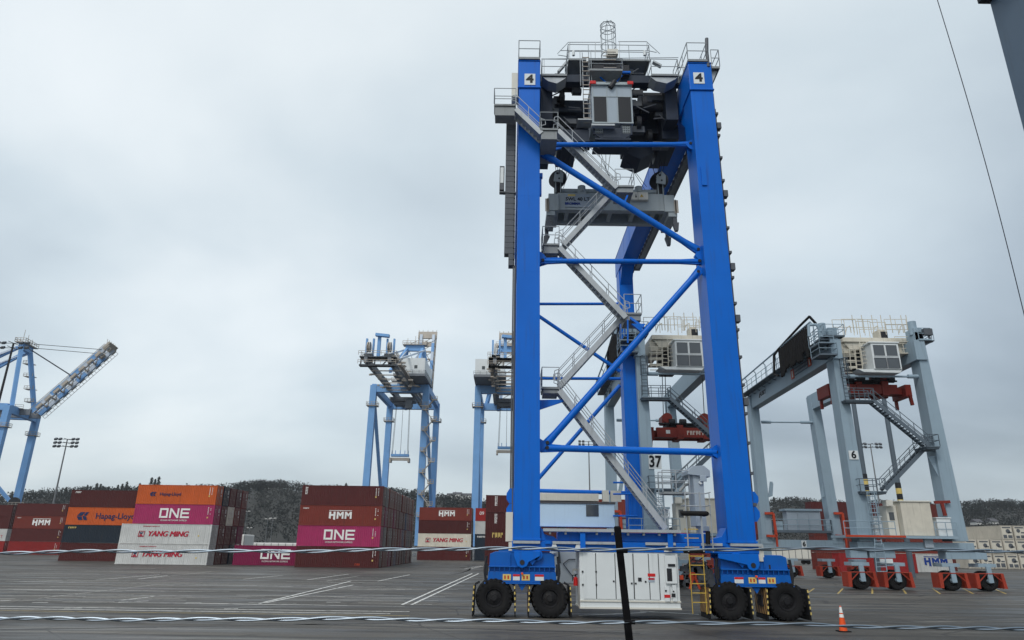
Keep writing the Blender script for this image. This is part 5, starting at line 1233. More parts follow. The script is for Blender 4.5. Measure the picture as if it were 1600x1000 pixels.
# hangers from the sill to the house
mb = MB()
for px in (866,903,1043): x = P(px,855).x; mb.prism([(x-.2,ez1-.01),(x+.2,ez1-.01),(x+.05,ez1+.35),(x-.05,ez1+.35)], 'y', D-.1, D+.0)
mb.build('hanger', M['white_paint'], cr4)
# second white cabinet behind, on the rear side
a, b_ = at(862,853,D+6), at(912,912,D+6)
mb = MB(); mb.box(a.x, P(935,850).x+.3, D+6, D+8, at(870,911,D+6).z, a.z+.1); c2 = mb.build('battery_cabinet', M['white_paint'], cr4, bevel=.03)
mb = MB(); zt4 = a.z; p0 = at(878,880,D+5.9); mb.beam(at(880,881,D+5.9), at(898,905,D+5.9), .05, .05); mb.beam(at(880,881,D+5.9), at(889,874,D+5.9), .05, .05); mb.beam(at(889,874,D+5.9), at(903,874,D+5.9), .05, .05); mb.beam(at(872,853,D+5.9), at(875,880,D+5.9), .12, .1); mb.build('hose', M['mid_grey'], c2)
mb = MB()
for f in (P(862,860).x,): mb.box(at(862,870,D+5.5).x-.1, at(862,870,D+5.5).x+.05, D+2, D+6, ZS0-.25, ZS0-.1)
for x in (xl1-.3, xr0+.3): mb.box(x-.2, x+.2, D+LD, RD, ZS0+.0, ZS0+.0) if False else None
mb.build('hanger', M['white_paint'], cr4)
ext = thing('fire_extinguisher', 'small red fire extinguisher beside the white engine house of the blue crane', 'fire extinguisher', at(899.5,915,D+1.0))
p = at(899.5,915,D+1.0); mb = MB(); mb.tube(p, p+V((0,0,.34)), .11, 14); mb.tube(p+V((0,0,.34)), p+V((0,0,.42)), .11, 14, .04); mb.build('cylinder_body', M['red_sign'], ext, smooth=True)
mb = MB(); mb.tube(p+V((0,0,.42)), p+V((0,0,.5)), .04, 8); mb.path([p+V((0,0,.48)), p+V((-.14,0,.5)), p+V((-.16,-.02,.2))], .02, 6); mb.box(p.x-.04, p.x+.1, p.y-.02, p.y+.02, p.z+.5, p.z+.54); mb.build('valve', M['dark_steel'], ext)
mb = MB(); mb.beam((e0.x,D+1.1,p.z+.75),(p.x-.12,D+1.1,p.z+.75),.04,.1); mb.beam((p.x-.12,D+1.1,p.z+.75),(p.x-.12,D+1.1,p.z+.5),.04,.1); mb.build('extinguisher_bracket', M['beige_panel'], cr4)
# grey transformer tower, ladder, yellow ladder at the right
a, b_ = P(1083,742,1.0), P(1108,848,1.0)
mb = MB(); mb.box(a.x, b_.x-.05, D+1.0, D+2.2, P(1090,822,1).z, P(1090,742,1).z); gt_ = mb.build('equipment_tower', M['cab_grey'], cr4, bevel=.02)
a, b_ = P(1096,822,.9), P(1110,846,.9); mb = MB(); mb.box(a.x, b_.x, D+.9, D+2.0, ZS, a.z); mb.build('lower_box', M['cab_grey'], gt_, bevel=.02)
z0 = P(1090,742,1).z; mb = MB(); x0, x1 = P(1075,740,.9).x, P(1109,740,.9).x; mb.prism([(x0, z0+.01),(x1, z0-.12),(x1,z0+.22),(x1-.3,z0+.48),(x0+.25,z0+.44),(x0,z0+.2)], 'y', D+.85, D+2.4); mb.box(x0+.6,x0+.95,D+.82,D+.9,z0-.35,z0-.05); mb.build('hood', M['cab_grey'], gt_, bevel=.02)
mb = MB(); p = P(1095,754,.9); mb.tube(p, p+V((0,.15,0)), .09, 12); p = P(1103,835,.85); mb.box(p.x-.2,p.x+.2,p.y,p.y+.05,p.z-.15,p.z+.15); mb.build('label_plate', M['white_paint'], gt_)
mb = MB(); p = P(1103,832,.85); mb.box(p.x-.17,p.x+.17,p.y-.01,p.y,p.z-.02,p.z+.08); mb.build('label_plate', M['blue_text'], gt_)
mb = MB(); ladder(mb, P(1080,800).x, D-.45, P(1080,862).z, P(1080,770).z, .75, .035, .35, rung=0)
ladder(mb, P(1080,800).x+.62, D-.35, P(1080,862).z, P(1080,770).z, .5, .03, .35, rung=0)
for z in (770, 790, 803): p = P(1083,z); mb.path([(p.x-.5, D-.45, p.z),(p.x-.5,D+.4,p.z),(p.x+.75,D+.4,p.z),(p.x+.75,D-.45,p.z)], .03, 5)
o = mb.build('access_ladder', GV, cr4)
mb = MB(); z = P(1080,940).z
x = P(1076,800).x
while z < P(1080,815).z: lo = z < P(1080,866).z; mb.box(P(1075.5 if lo else 1069,880).x, P(1097 if lo else 1091,880).x, D-.44, D-.40, z-.02, z+.02); z += .42
mb.build('rung', M['yellow'], cr4)
mb = MB(); x = P(1086,900).x
for xx in (P(1075.5,900).x, P(1097,900).x): mb.tube((xx, D-.42, P(1080,958).z+.0), (xx, D-.42, P(1080,866).z), .022, 5)
mb.build('ladder_rail', M['yellow'], cr4)
mb = MB(); z = P(1080,803).z; xq = P(1083,803).x; mb.path([(xq-.75,D-.5,z),(xq+.55,D-.5,z),(xq+.6,D+.3,z)], .12, 8); mb.path([(P(1078,862).x-.4,D-.35,P(1080,861).z),(P(1098,862).x,D-.35,P(1080,861).z)], .11, 8); mb.path([(xq+.6,D-.3,P(1090,830).z),(xq+.55,D-.3,P(1090,850).z)], .12, 8); mb.build('ladder_pad', M['black_rubber'], cr4, smooth=True)
rb = MB(); p0, p1 = P(1036,766,1), P(1078,766,1); z = P(1036,768,1).z; mb = MB(); grating(mb, p0.x, p1.x, D+1.0, D+2.0, z, .12); mb.path([P(1062,768,1.2), P(1070,758,1.2), P(1076,756,1.2)], .09, 6); o = mb.build('landing', DK, cr4); railing(rb, [(p0.x,D+1,z),(p1.x,D+1,z)], 1.1, .026, .8); railing(rb, [(p0.x,D+2,z),(p1.x,D+2,z)], 1.1, .026, .8); rb.build('railing', GV, o)
# hoses, small black fittings right of the engine house
mb = MB(); rr = random.Random(21)
for i in range(26): p = P(rr.uniform(1068,1112), rr.uniform(885,915), .8); s_ = rr.uniform(.05,.2); mb.box(p.x-s_,p.x+s_,p.y,p.y+.3,p.z-s_,p.z+s_*.6)
for i in range(10): p = P(rr.uniform(1064,1112), rr.uniform(865,905), .8); q = P(rr.uniform(1064,1112), rr.uniform(870,925), .8); mb.tube(p, q, .03, 5)
mb.beam(P(1066,900,.9), P(1113,892,.9), .2, .2); mb.box(P(1095,900).x, P(1113,900).x, D+.9, D+1.7, P(1100,918).z, P(1100,880).z)
mb.build('hydraulic_fitting', M['mid_grey'], cr4)
mb = MB(); p = P(1084,897,.7); mb.beam(p, p+V((-.25,0,-.7)), .1, .1); mb.beam(p, p+V((.25,0,-.7)), .1, .1); mb.tube(p+V((-.05,0,-.1)), p+V((-.05,.2,-.1)), .2, 12); mb.box(P(1064,900).x,P(1070,900).x,D+.3,D+.35,P(1064,906).z,P(1064,899).z); mb.build('red_bracket', M['orange_red'], cr4)
# ----- electrical house on the rear sill
RDp = RD-.2
a, b_ = at(836,786,RDp), at(961,824,RDp)
mb = MB(); mb.box(a.x, b_.x, RDp, RDp+2.6, b_.z, a.z); e2 = mb.build('electrical_house', M['pale_blue_panel'], cr4, bevel=.03)
mb = MB(); p, q = at(915.5,788.5,RDp), at(935.5,807,RDp); mb.box(p.x, q.x, RDp-.04, RDp-.0, q.z, p.z); mb.build('window', M['glass_grey'], e2)
mb = MB(); mb.box(a.x-.1, b_.x+.1, RDp-.1, RDp+2.7, a.z+.0, a.z+.16); mb.build('roof', M['roof_dark'], e2)
mb = MB(); p, q = at(838,770,RDp), at(936,781,RDp); mb.box(p.x, q.x, RDp+.2, RDp+2.2, q.z-.1, p.z)
nn = 40
for k in range(nn): x = p.x+(q.x-p.x)*k/nn; mb.box(x, x+.03, RDp+.17, RDp+.2, q.z-.05, p.z-.05)
mb.build('cooling_unit', M['beige_panel'], e2)
mb = MB(); p, q = at(942,766,RDp), at(952,782,RDp); mb.box(p.x, q.x, RDp+.1, RDp+.8, q.z-.1, p.z); p, q = at(955,766,RDp), at(972,782,RDp); mb.box(p.x, q.x, RDp+.4, RDp+.8, q.z-.1, p.z); mb.build('roof_box', M['beige_panel'], e2)
mb = MB(); p = at(842,826,RDp-.3); q = at(975,826,RDp-.3); mb.box(p.x,q.x,RDp-.7,RDp+2.6,p.z-.25,p.z-.05); mb.build('house_platform', GB, cr4)
mb = MB()
for py in (754,772,806): p, q = at(958,py,RD-.4), at(996,py,RD-.4); mb.tube(p, q, .09, 6)
p, q = at(978,757,RD-.1), at(998,822,RD-.1); 
for px in (980,988,996): mb.beam(at(px-1,757,RD-.08), at(px,822,RD-.08), .08, .06)
mb.build('leg_ladder_frame', GB, cr4)
# ----- spreader hanging under the trolley
SY = D+6.3
def S(px, py, dy=0.0): return at(px, py, SY+dy)
zb3 = S(950,332).z; c = S(955,345); sp_ = thing('spreader', 'grey telescopic spreader hanging high inside the blue crane, lettered SWL 40 LT', 'spreader', (c.x, SY+1.2, c.z))
SG = M['spreader_grey']
x0, x1 = S(865,330).x, S(1046,330).x; zt5 = S(950,302).z; zl5 = S(950,329).z
mb = MB(); mb.box(x0+.3, x1-.3, SY, SY+.45, zl5, zt5); mb.box(x0+.3, x1-.3, SY+1.95, SY+2.4, zl5, zt5)
for f in (.12,.3,.5,.7,.88): xx = x0+(x1-x0)*f; mb.box(xx-.14, xx+.14, SY+.45, SY+1.95, zl5+.1, zt5-.1)
mb.box(x0+.3, x1-.3, SY-.05, SY, zl5, zl5+.1); mb.build('main_beam', SG, sp_, bevel=.015)
mb = MB()
for s_, xx in ((-1, x0), (1, x1)):
    mb.box(xx-.35, xx+.35, SY-.15, SY+2.55, zl5-.1, zt5-.15)
    mb.box(xx-.3+s_*.2, xx+.3+s_*.2, SY-.1, SY+2.5, zl5-.45, zl5-.12)
mb.build('end_beam', SG, sp_, bevel=.02)
mb = MB()
for s_, xx in ((-1, x0), (1, x1)):
    for yy in (SY-.05, SY+2.3): mb.box(xx+s_*.35-.13, xx+s_*.35+.13, yy, yy+.2, zl5-.9, zl5-.4); mb.prism([(xx+s_*.35-.22, zl5-.9+0),(xx+s_*.35+.22, zl5-.9),(xx+s_*.45+.05, zl5-1.5),(xx+s_*.45-.15, zl5-1.5)], 'y', yy-.1, yy+.2)
mb.build('flipper_arm', M['mid_grey'], sp_, bevel=.01)
mb = MB()
for s_, xx in ((-1, x0), (1, x1)): mb.box(xx+s_*.36, xx+s_*.44, SY-.22, SY-.16, zl5-.25, zt5-.55) ; mb.box(xx+s_*.45-.13, xx+s_*.45+.13, SY-.22, SY-.16, zl5-.2, zl5+.75)
mb.build('reflector', M['sts_beige'], sp_)
mb = MB(); zz_ = S(950,296).z; mb.box(x0+.9, x1-.9, SY+.7, SY+1.7, zz_-.28, zz_+.1); mb.tube((x0+.5,SY+.3,zz_),(x1-.5,SY+.3,zz_),.17,14)
for f in (.25,.45,.75): xx = x0+(x1-x0)*f; mb.tube((xx,SY+.3,zz_-.1),(xx,SY+.3,zz_+.35),.28,12); mb.box(xx-.3,xx+.3,SY+.1,SY+.9,zt5,zz_)
mb.build('head_block', SG, sp_, smooth=True)
for xx, hz in ((S(872,276).x, 276), (S(1031,277).x, 277)):
    p = S(872, hz); mb = MB(); mb.tube((xx-.09,SY+.23,p.z),(xx+.09,SY+.47,p.z),.66,28); mb.beam((xx,SY+.35,p.z),(xx,SY+.35,zt5),.5,.5); sh = mb.build('sheave', M['dark_steel'], sp_, smooth=True)
    mb = MB(); mb.prism([(SY+.05,p.z+.3),(SY+.65,p.z+.3),(SY+.75,zt5),(SY-.05,zt5)], 'x', xx-.2, xx-.14); mb.prism([(SY+.05,p.z+.3),(SY+.65,p.z+.3),(SY+.75,zt5),(SY-.05,zt5)], 'x', xx+.14, xx+.2)
    # guard plate seen from the front
    mb.prism([(xx-.34,p.z-.5),(xx+.30,p.z-.6),(xx+.36,p.z+.1),(xx+.1,p.z+.45),(xx-.25,p.z+.15)], 'y', SY-.28, SY-.2); mb.build('sheave_cheek', SG, sh)
    mb = MB(); mb.tube((xx-.05,SY-.3,p.z+.1),(xx-.05,SY-.281,p.z+.1),.08,10); mb.tube((xx+.05,SY-.3,p.z-.3),(xx+.05,SY-.281,p.z-.3),.07,10); mb.build('pin', M['dark_steel'], sh)
mb = MB(); p, q = S(883,303.5,-.02), S(922,324,-.02); mb.box(p.x, q.x, SY-.06, SY-.002, q.z, p.z); pp = mb.build('sign_panel', M['cab_grey'], sp_)
text('SWL 40 LT', .36, ((p.x+q.x)/2, SY-.075, S(900,312).z), M['black_text'], pp, bold=.008, ext=.006); text('BROMMA', .25, (p.x+.5, SY-.075, S(900,319).z), M['blue_text'], pp, bold=.012, ext=.006)
mb = MB(); a_, b__ = S(887,304,-.02), S(899,307,-.02); mb.box(a_.x, b__.x, SY-.07, SY-.061, b__.z, a_.z); mb.build('sticker', M['yellow_pale'], pp)
mb = MB(); p, q = S(986,300,-.3), S(1013,312,-.3); mb.box(p.x, q.x, SY-.3, SY-.0, q.z, p.z); pb2 = mb.build('control_cabinet', M['beige_panel'], sp_, bevel=.01)
mb = MB(); zc = (p.z+q.z)/2; xc = p.x+(q.x-p.x)*.62; mb.prism([(xc-.13,zc-.09),(xc+.13,zc-.09),(xc,zc+.14)], 'y', SY-.312, SY-.302); mb.build('warning_triangle', M['yellow'], pb2)
mb = MB(); xc = p.x+(q.x-p.x)*.28; mb.box(xc-.05,xc+.05,SY-.312,SY-.302,zc-.13,zc+.02); mb.box(xc-.02,xc+.02,SY-.312,SY-.302,zc+.05,zc+.15); mb.box(p.x+(q.x-p.x)*.40-.008,p.x+(q.x-p.x)*.40+.008,SY-.312,SY-.302,q.z,p.z); mb.build('panel_mark', M['black_text'], pb2)
mb = MB(); ztr = T(950,200).z+1
for xx, dx in ((S(872,276).x,-.3),(S(872,276).x,.5),(S(880,276).x,1.0),(S(1031,277).x,-1.2),(S(1031,277).x,-.3),(S(1031,277).x,.3),(S(960,276).x,-1.5),(S(1010,277).x,-2.5),(S(947,276).x,.1)):
    for yy in (SY+.1, SY+.6): mb.tube((xx, yy, S(950,290).z if 880 else 0), (xx+dx+(yy-SY-.35), yy-1.5, ztr), .018, 5)
mb.build('hoist_rope', M['cable_steel'], sp_)
# ================================================================== grey rubber-tyred gantry crane (the one numbered 6), then its neighbour
F6, R6 = 64.0, 89.0; GG = M['rtg_grey']; CRM = M['cream']
g6 = thing('gantry_crane', 'grey rubber-tyred gantry crane numbered 6 with cream cab and orange wheel guards', 'crane', (X(1430,870,F6), F6+1, 0), None)
def A6(px, py, dy=0.0): return at(px, py, F6+dy)
def quadleg(tl, tr_, br, bl, Y, dep, name='leg'):
    q = [at(*bl, Y), at(*br, Y), at(*tr_, Y), at(*tl, Y)]; o_ = V((0,dep,0))
    mb = MB(); mb.hexa(q, [v+o_ for v in q]); return mb.build(name, GG, g6, bevel=.03)
LEG = {}
LEG['fl'] = quadleg((1297,530),(1311,530),(1366,846),(1343,846), F6, 1.5)
LEG['fr'] = quadleg((1427,512),(1440,512),(1514,846),(1488,846), F6, 1.5)
quadleg((1171,618),(1184,618),(1209,850),(1192,850), R6, 1.4)
quadleg((1266,618),(1279,618),(1319,850),(1302,850), R6, 1.4)
for leg, px0, px1, py in ((LEG['fl'],1330,1345,712),):
    pl = MB(); a, b_ = at(1325.5,704,F6-.05), at(1342,718,F6-.05); pl.box(a.x,b_.x,F6-.07,F6-.04,b_.z,a.z); pl_ = pl.build('number_plate', M['white_paint'], g6); pl_['_skip'] = 1
    t_ = text('6', .95, ((a.x+b_.x)/2, F6-.08, (a.z+b_.z)/2), M['black_text'], pl_, bold=.03, ext=.006)
for px, py in ((1206,757),(1289,757),(1462,725)):
    Y_ = R6 if px < 1300 else F6; p = at(px, py, Y_-.1); mb = MB(); mb.prism([(p.x-.5,p.z-1.6),(p.x+.1,p.z-1.4),(p.x+.35,p.z+.1),(p.x+.25,p.z+.4),(p.x-.05,p.z+.4)] if px < 1300 else [(p.x-.35,p.z+.7),(p.x+.3,p.z+.8),(p.x+.75,p.z-1.6),(p.x+.5,p.z-1.7)], 'y', Y_+.3, Y_+.4); mb.build('lifting_lug', GG, g6)
# girders
def girder(pt, pb, name='girder'):
    (fx, fyt, fyb), (rx, ryt, ryb) = pt, pb
    a = at(fx, fyt, F6-.1); c_ = at(fx, fyb, F6-.1); xg = a.x; zt = (a.z+at(rx, ryt, R6).z)/2; zb = (c_.z+at(rx, ryb, R6).z)/2
    return xg, zb, zt
gx, gzb, gzt = girder((1297,532,563),(1171,613,636)); print('girder6', gx, gzb, gzt)
GX = [at(1297,545,F6).x, at(1428,545,F6).x]
for i, x in enumerate(GX):
    mb = MB(); xr = at((1174,1268)[i], 622, R6).x; p0, p1 = (x, F6-.2), (xr, R6+1.4)
    mb.hexa([(x,F6-.2,gzb),(x+1.05,F6-.2,gzb),(xr+1.05,R6+1.4,gzb),(xr,R6+1.4,gzb)], [(x,F6-.2,gzt),(x+1.05,F6-.2,gzt),(xr+1.05,R6+1.4,gzt),(xr,R6+1.4,gzt)]); gd = mb.build('girder', GG, g6, bevel=.02)
    sd = -1 if i == 0 else 1; e0, e1 = (x, xr) if i == 0 else (x+1.05, xr+1.05)
    mb = MB(); mb.hexa([(e0+sd*.03,F6-.2,gzt-.1),(e0+sd*1.0,F6-.2,gzt-.1),(e1+sd*1.0,R6+2,gzt-.1),(e1+sd*.03,R6+2,gzt-.1)], [(e0+sd*.03,F6-.2,gzt),(e0+sd*1.0,F6-.2,gzt),(e1+sd*1.0,R6+2,gzt),(e1+sd*.03,R6+2,gzt)])
    for k in range(14): f = k/13; xx = e0+(e1-e0)*f; yy = F6+(R6-F6)*f; mb.beam((xx+sd*.03,yy,gzt-.45),(xx+sd*.95,yy,gzt-.12),.08,.08)
    o = mb.build('walkway', M['rtg_dark'], gd); rb = MB(); railing(rb, [(e0+sd*.97,F6-.2,gzt),(e1+sd*.97,R6+2,gzt)], 1.15, .035, 1.9); rb.build('railing', GG, o)
    if i == 0:    # festoon track on brackets, cables bunched near the front
        mb = MB(); f0 = V((e0-1.15,F6+1,gzt+2.1)); f1 = V((e1-1.15,R6+2,gzt+1.6)); mb.tube(f0+V((0,0,0)), f1, .10, 6)
        for k in range(8): p = f0.lerp(f1, k/7); mb.path([V((p.x+.25,p.y,gzt)), V((p.x+.25,p.y,p.z-.3)), p], .06, 6)
        mb.build('festoon_track', GG, gd)
        mb = MB(); r_ = random.Random(2)
        for k in range(17):
            p = f0.lerp(f1, .03+k*.019); dz = r_.uniform(2.3, 3.2); w_ = .32
            mb.path([p+V((0,0,0)), p+V((-.02,.1,-dz*.5)), p+V((0,.2,-dz)), p+V((0,.42,-dz-.15)), p+V((0,.5,-dz*.6)), p+V((0,.48,0))], .10, 6)
        mb.path([f0.lerp(f1,.36)+V((0,0,0)), f0.lerp(f1,.42)+V((0,0,-.3)), f0.lerp(f1,.44)+V((0,0,-2.4)), f0.lerp(f1,.39)+V((0,0,-2.9))], .14, 6); mb.path([f0.lerp(f1,.36), f0.lerp(f1,.1)+V((0,0,.5)), f0+V((0,0,.6)), f0+V((.6,0,-.2))], .13, 6)
        mb.build('festoon_cable', M['black_rubber'], gd)
        # maker plates on the web
        def webplate(px0, px1, py, hgt, mat, nm='sign_plate'):
            ts = []
            for px in (px0, px1):
                d = ray(px, py); k = 0; lo, hi = F6, R6
                for _ in range(40):
                    mid = (lo+hi)/2; xx = x+(xr-x)*(mid-F6)/(R6-F6)
                    if at(px, py, mid).x > xx: lo = mid
                    else: hi = mid
                ts.append(mid)
            return ts
        def wpl(y_a, y_b, zc, hh, mat, off=.05, nm='sign_plate'):
            xa_, xb__ = (x+(xr-x)*(y-F6)/(R6-F6) for y in (y_a, y_b)); mb = MB(); mb.hexa([(xa_-off,y_a,zc-hh),(xb__-off,y_b,zc-hh),(xb__-off,y_b,zc+hh),(xa_-off,y_a,zc+hh)], [(xa_-.002,y_a,zc-hh),(xb__-.002,y_b,zc-hh),(xb__-.002,y_b,zc+hh),(xa_-.002,y_a,zc+hh)]); return mb.build('sign_plate', M[mat], gd)
        zc = (gzb+gzt)/2; ang = math.atan2(R6-F6, xr-x)
        def wtext(s, size, yc, z, mat, par, off=.07, **kw):
            xx = x+(xr-x)*(yc-F6)/(R6-F6)-off; me = text_mesh(s, size, **kw).copy(); me.materials.clear(); me.materials.append(M[mat]); o = link('lettering', me, par)
            w0_ = V((0,0,0)); q = par
            while q: w0_ += q.location; q = q.parent
            o.location = V((xx, yc, z))-w0_; o.rotation_euler.z = R(-90)+ (math.atan2(-(xr-x), (R6-F6)))
        a1 = wpl(F6+5.6, F6+9.5, zc+.02, .42, 'rtg_dark')
        for i in range(10):
            for dz in (.1,-.32): wpl(F6+5.8+i*.36, F6+5.8+i*.36+.2, zc+dz+.1, .10, 'cab_grey', .06)
        a2 = wpl(F6+9.6, F6+10.5, zc-.05, .55, 'orange_red'); wpl(F6+9.9, F6+10.2, zc-.05, .35, 'beige_panel', .06)
        a3 = wpl(F6+4.7, F6+5.5, zc+.1, .5, 'orange_red'); wpl(F6+4.95, F6+5.25, zc+.05, .3, 'beige_panel', .06)
        a4 = wpl(F6+19.4, F6+21.9, zc-.05, .42, 'cab_grey'); wtext('HUSKY', .75, F6+20.3, zc+.02, 'black_text', a4, bold=.02)
        mb = MB(); yy = F6+21.55; xx = x+(xr-x)*(yy-F6)/(R6-F6)-.07; mb.add([(xx-.02,yy+.25,zc-.3),(xx+.0,yy-.25,zc-.3),(xx-.0,yy,zc+.2),(xx+.02,yy+.25,zc-.3),(xx+.02,yy-.25,zc-.3),(xx+.02,yy,zc+.2)], [(0,1,2),(3,5,4),(0,2,5,3),(1,4,5,2),(0,3,4,1)]); mb.build('triangle_mark', M['black_text'], a4)
# cross tubes
for (xa_, ya_, xb__, Y_) in ((1316,588,1444,F6+.7),(1190,659.5,1270,R6+.7)):
    p, q = at(xa_,ya_,Y_), at(xb__,ya_+.5,Y_); mb = MB(); mb.tube(p,q,.10,10); mb.tube(p,p+V((1.2,0,0)),.2,10); mb.tube(q-V((1.6,0,0)),q,.2,10); mb.build('cross_tube', GG, g6, smooth=True)
# portal beam at the top front & rear
mb = MB(); mb.box(GX[0], GX[0]+.9, F6-.1, F6+1.3, gzt, gzt+1.2); mb.box(at(1427,512,F6).x, at(1440,512,F6).x, F6, F6+1.3, gzt, gzt+.9); mb.build('leg_head', GG, g6, bevel=.03)
# head platforms
def rb6(px0, px1, py, y0, y1, sides, mat=None, h=1.1, par=None, name='service_platform', skirt=0):
    a, b_ = A6(px0, py, y0), A6(px1, py, y0); mb = MB(); grating(mb, a.x, b_.x, F6+y0, F6+y1, a.z, .15)
    if skirt: mb.box(a.x+.1,b_.x-.1,F6+y0+.1,F6+y1-.1,a.z-skirt,a.z-.16)
    o = mb.build(name, mat or M['rtg_dark'], par or g6); rb = MB(); z = a.z; x0, x1, Y0, Y1 = a.x, b_.x, F6+y0, F6+y1
    e = {'L': [(x0,Y0,z),(x0,Y1,z)], 'R': [(x1,Y0,z),(x1,Y1,z)], 'F': [(x0,Y0,z),(x1,Y0,z)], 'B': [(x0,Y1,z),(x1,Y1,z)]}
    for s in sides: railing(rb, e[s], h, .035, 1.3)
    rb.build('railing', mat or GG, o); return o
rb6(1280,1303,534,-.8,1.5,'LF'); rb6(1281,1309,552,-.9,1.0,'LFR'); rb6(1288,1320,523,-.4,2,'LFRB')
rb6(1436,1456,529,-.3,1.6,'RFB', GG); 
mb = MB(); a, b_ = A6(1443,513,-.4), A6(1458,523,-.4); mb.box(a.x,b_.x,F6-.4,F6,b_.z,a.z); mb.beam(A6(1450,523,-.2),A6(1455,533,-.2),.15,.15); mb.build('flood_light', M['mid_grey'], g6)
mb = MB(); a = A6(1424,503,.5); mb.tube(a, a+V((0,0,-1.4)), .38, 12); a = A6(1283,506,.5); mb.tube(a, a+V((0,0,-1.4)), .38, 12); a = A6(1268,508,.5); mb.path([a+V((-.4,0,-1.2)), a+V((-.3,0,0)), a+V((.5,0,.05)), a+V((1.0,0,-1.0)), a+V((1.1,0,-2.6))], .14, 8); mb.build('vent_pipe', GG, g6, smooth=True)
# trolley in cream: decks, rails, machinery
y6 = 1.5
def C6(px, py, dy=0.0): return at(px, py, F6+y6+dy)
mb = MB(); a, b_ = C6(1316,527), C6(1424,535); mb.box(a.x,b_.x,F6+y6,F6+y6+6,b_.z,a.z); mb.box(C6(1317,550).x,C6(1335,550).x,F6+y6+.5,F6+y6+5,C6(1317,552).z,b_.z); tr6 = mb.build('trolley_frame', CRM, g6, bevel=.02)
mb = MB(); mb.prism([(C6(1320,533).x,C6(1320,534).z),(C6(1352,533).x,C6(1352,534).z),(C6(1345,545).x,C6(1345,546).z),(C6(1330,545).x,C6(1330,546).z)], 'y', F6+y6+.2, F6+y6+3)
a, b_ = C6(1375,513), C6(1388,531); mb.box(a.x,b_.x,F6+y6+.3,F6+y6+1.6,b_.z,a.z); mb.build('hoist_housing', CRM, tr6, bevel=.03)
mb = MB(); a, b_ = C6(1378,517), C6(1390,531); mb.box(a.x,b_.x,F6+y6+.2,F6+y6+.3,b_.z,a.z); mb.box(C6(1340,545).x,C6(1362,545).x,F6+y6+1.0,F6+y6+4,C6(1350,578).z,C6(1350,540).z)
for x0, z_, r_ in ((1325,568,.5),(1335,576,.4),(1350,574,.45)): p = C6(x0,z_,1); mb.tube(p,p+V((1.2,0,0)),r_,14)
mb.build('hoist_machinery', M['dark_steel'], tr6)
rb = MB()
def r6(px0, px1, py, dy=0, h=1.1): a, b_ = C6(px0,py,dy), C6(px1,py,dy); railing(rb, [a, b_], h, .035, 1.1)
r6(1303,1340,523,.2,1.6); r6(1340,1362,521,.5,1.3); r6(1362,1386,521,.9,1.2); r6(1385,1424,523,0,1.1); r6(1384,1418,516,1.5,1.2); r6(1318,1352,524,2.5,1.8); r6(1345,1375,530,3.0,2.2); r6(1400,1426,552,-.2,1.0); r6(1400,1424,541,-.3,1.0)
for px in (1335,1350,1366,1380,1395,1412,1420): p = C6(px,520,.3); rb.tube(p, p+V((0,0,1.9)), .045, 5)
for px, py in ((1325,512),(1368,512),(1409,510)): rb.path([C6(px-4,520,.4),C6(px-2,py,.4),C6(px+3,py-3,.4),C6(px+5,520,.4)], .05, 5)
rb.build('railing', CRM, g6)
rb = MB()
for k in range(5): a = C6(1314+k*1.5,546+k*9,-.3); b_ = C6(1334+k*1.2,546+k*9,-.3); rb.tube(a,b_,.05,5); rb.tube(a+V((0,0,.45)),b_+V((0,0,.45)),.035,5)
for px in (1318,1327,1336,1345,1354): rb.tube(C6(px,545,-.3), C6(px+3,578,-.3), .045, 5)
ladder(rb, C6(1349,560).x, F6+y6-.4, C6(1349,572).z, C6(1349,535).z, .7, .05, .4); ladder(rb, C6(1339,560).x, F6+y6-.2, C6(1339,580).z, C6(1339,545).z, .6, .045, .4)
for py in (552,563,574): a, b_ = C6(1314,py,.4), C6(1336,py,.4); rb.box(a.x,b_.x,F6+y6+.2,F6+y6+1.2,a.z-.08,a.z)
rb.build('cab_access_ladder', CRM, g6)
mb = MB(); a, b_ = C6(1400,524,-.4), C6(1425,551,-.4)
mb.box(a.x,b_.x,F6+y6-.4,F6+y6+1.2,b_.z-.1,b_.z); mb.box(a.x+.2,b_.x-.2,F6+y6+.5,F6+y6+1.0,b_.z,b_.z+1.4); mb.build('side_deck', CRM, tr6)
# cab with four panes
a, b_ = C6(1360,536,-1.6), C6(1410,577,-1.6); c0, c1 = F6+y6-1.6, F6+y6+.6; xs = -.15
mb = MB(); mb.box(a.x,b_.x,c0,c1,b_.z,a.z); mb.box(a.x-.15,b_.x+.1,c0-.1,c1,a.z,a.z+.15); mb.prism([(a.x-1.6,b_.z),(b_.x+.1,b_.z),(b_.x-.2,b_.z-.35),(a.x-1.0,b_.z-.3)], 'y', c0+.1, c1); cb6 = mb.build('cab_body', M['white_paint'], g6, bevel=.04)
wdt = b_.x-a.x; hgt = a.z-b_.z
for i in range(2):
    for j in range(2):
        x0 = a.x+.16+i*(wdt-.22)/2; x1 = x0+(wdt-.22)/2-.16; z0_ = b_.z+.14+j*(hgt*.45); z1_ = z0_+(hgt*.36 if j == 0 else hgt*.42)
        mb = MB(); mb.box(x0,x1,c0-.02,c0-.001,z0_,z1_); wn = mb.build('window', M['glass_grey'], cb6)
        fr_ = MB()
        for q in ((x0-.05,x0,z0_-.05,z1_+.05),(x1,x1+.05,z0_-.05,z1_+.05),(x0,x1,z0_-.05,z0_),(x0,x1,z1_,z1_+.05)): fr_.box(q[0],q[1],c0-.05,c0-.002,q[2],q[3])
        fr_.build('window_frame', M['mid_grey'] if j == 0 else M['white_paint'], wn)
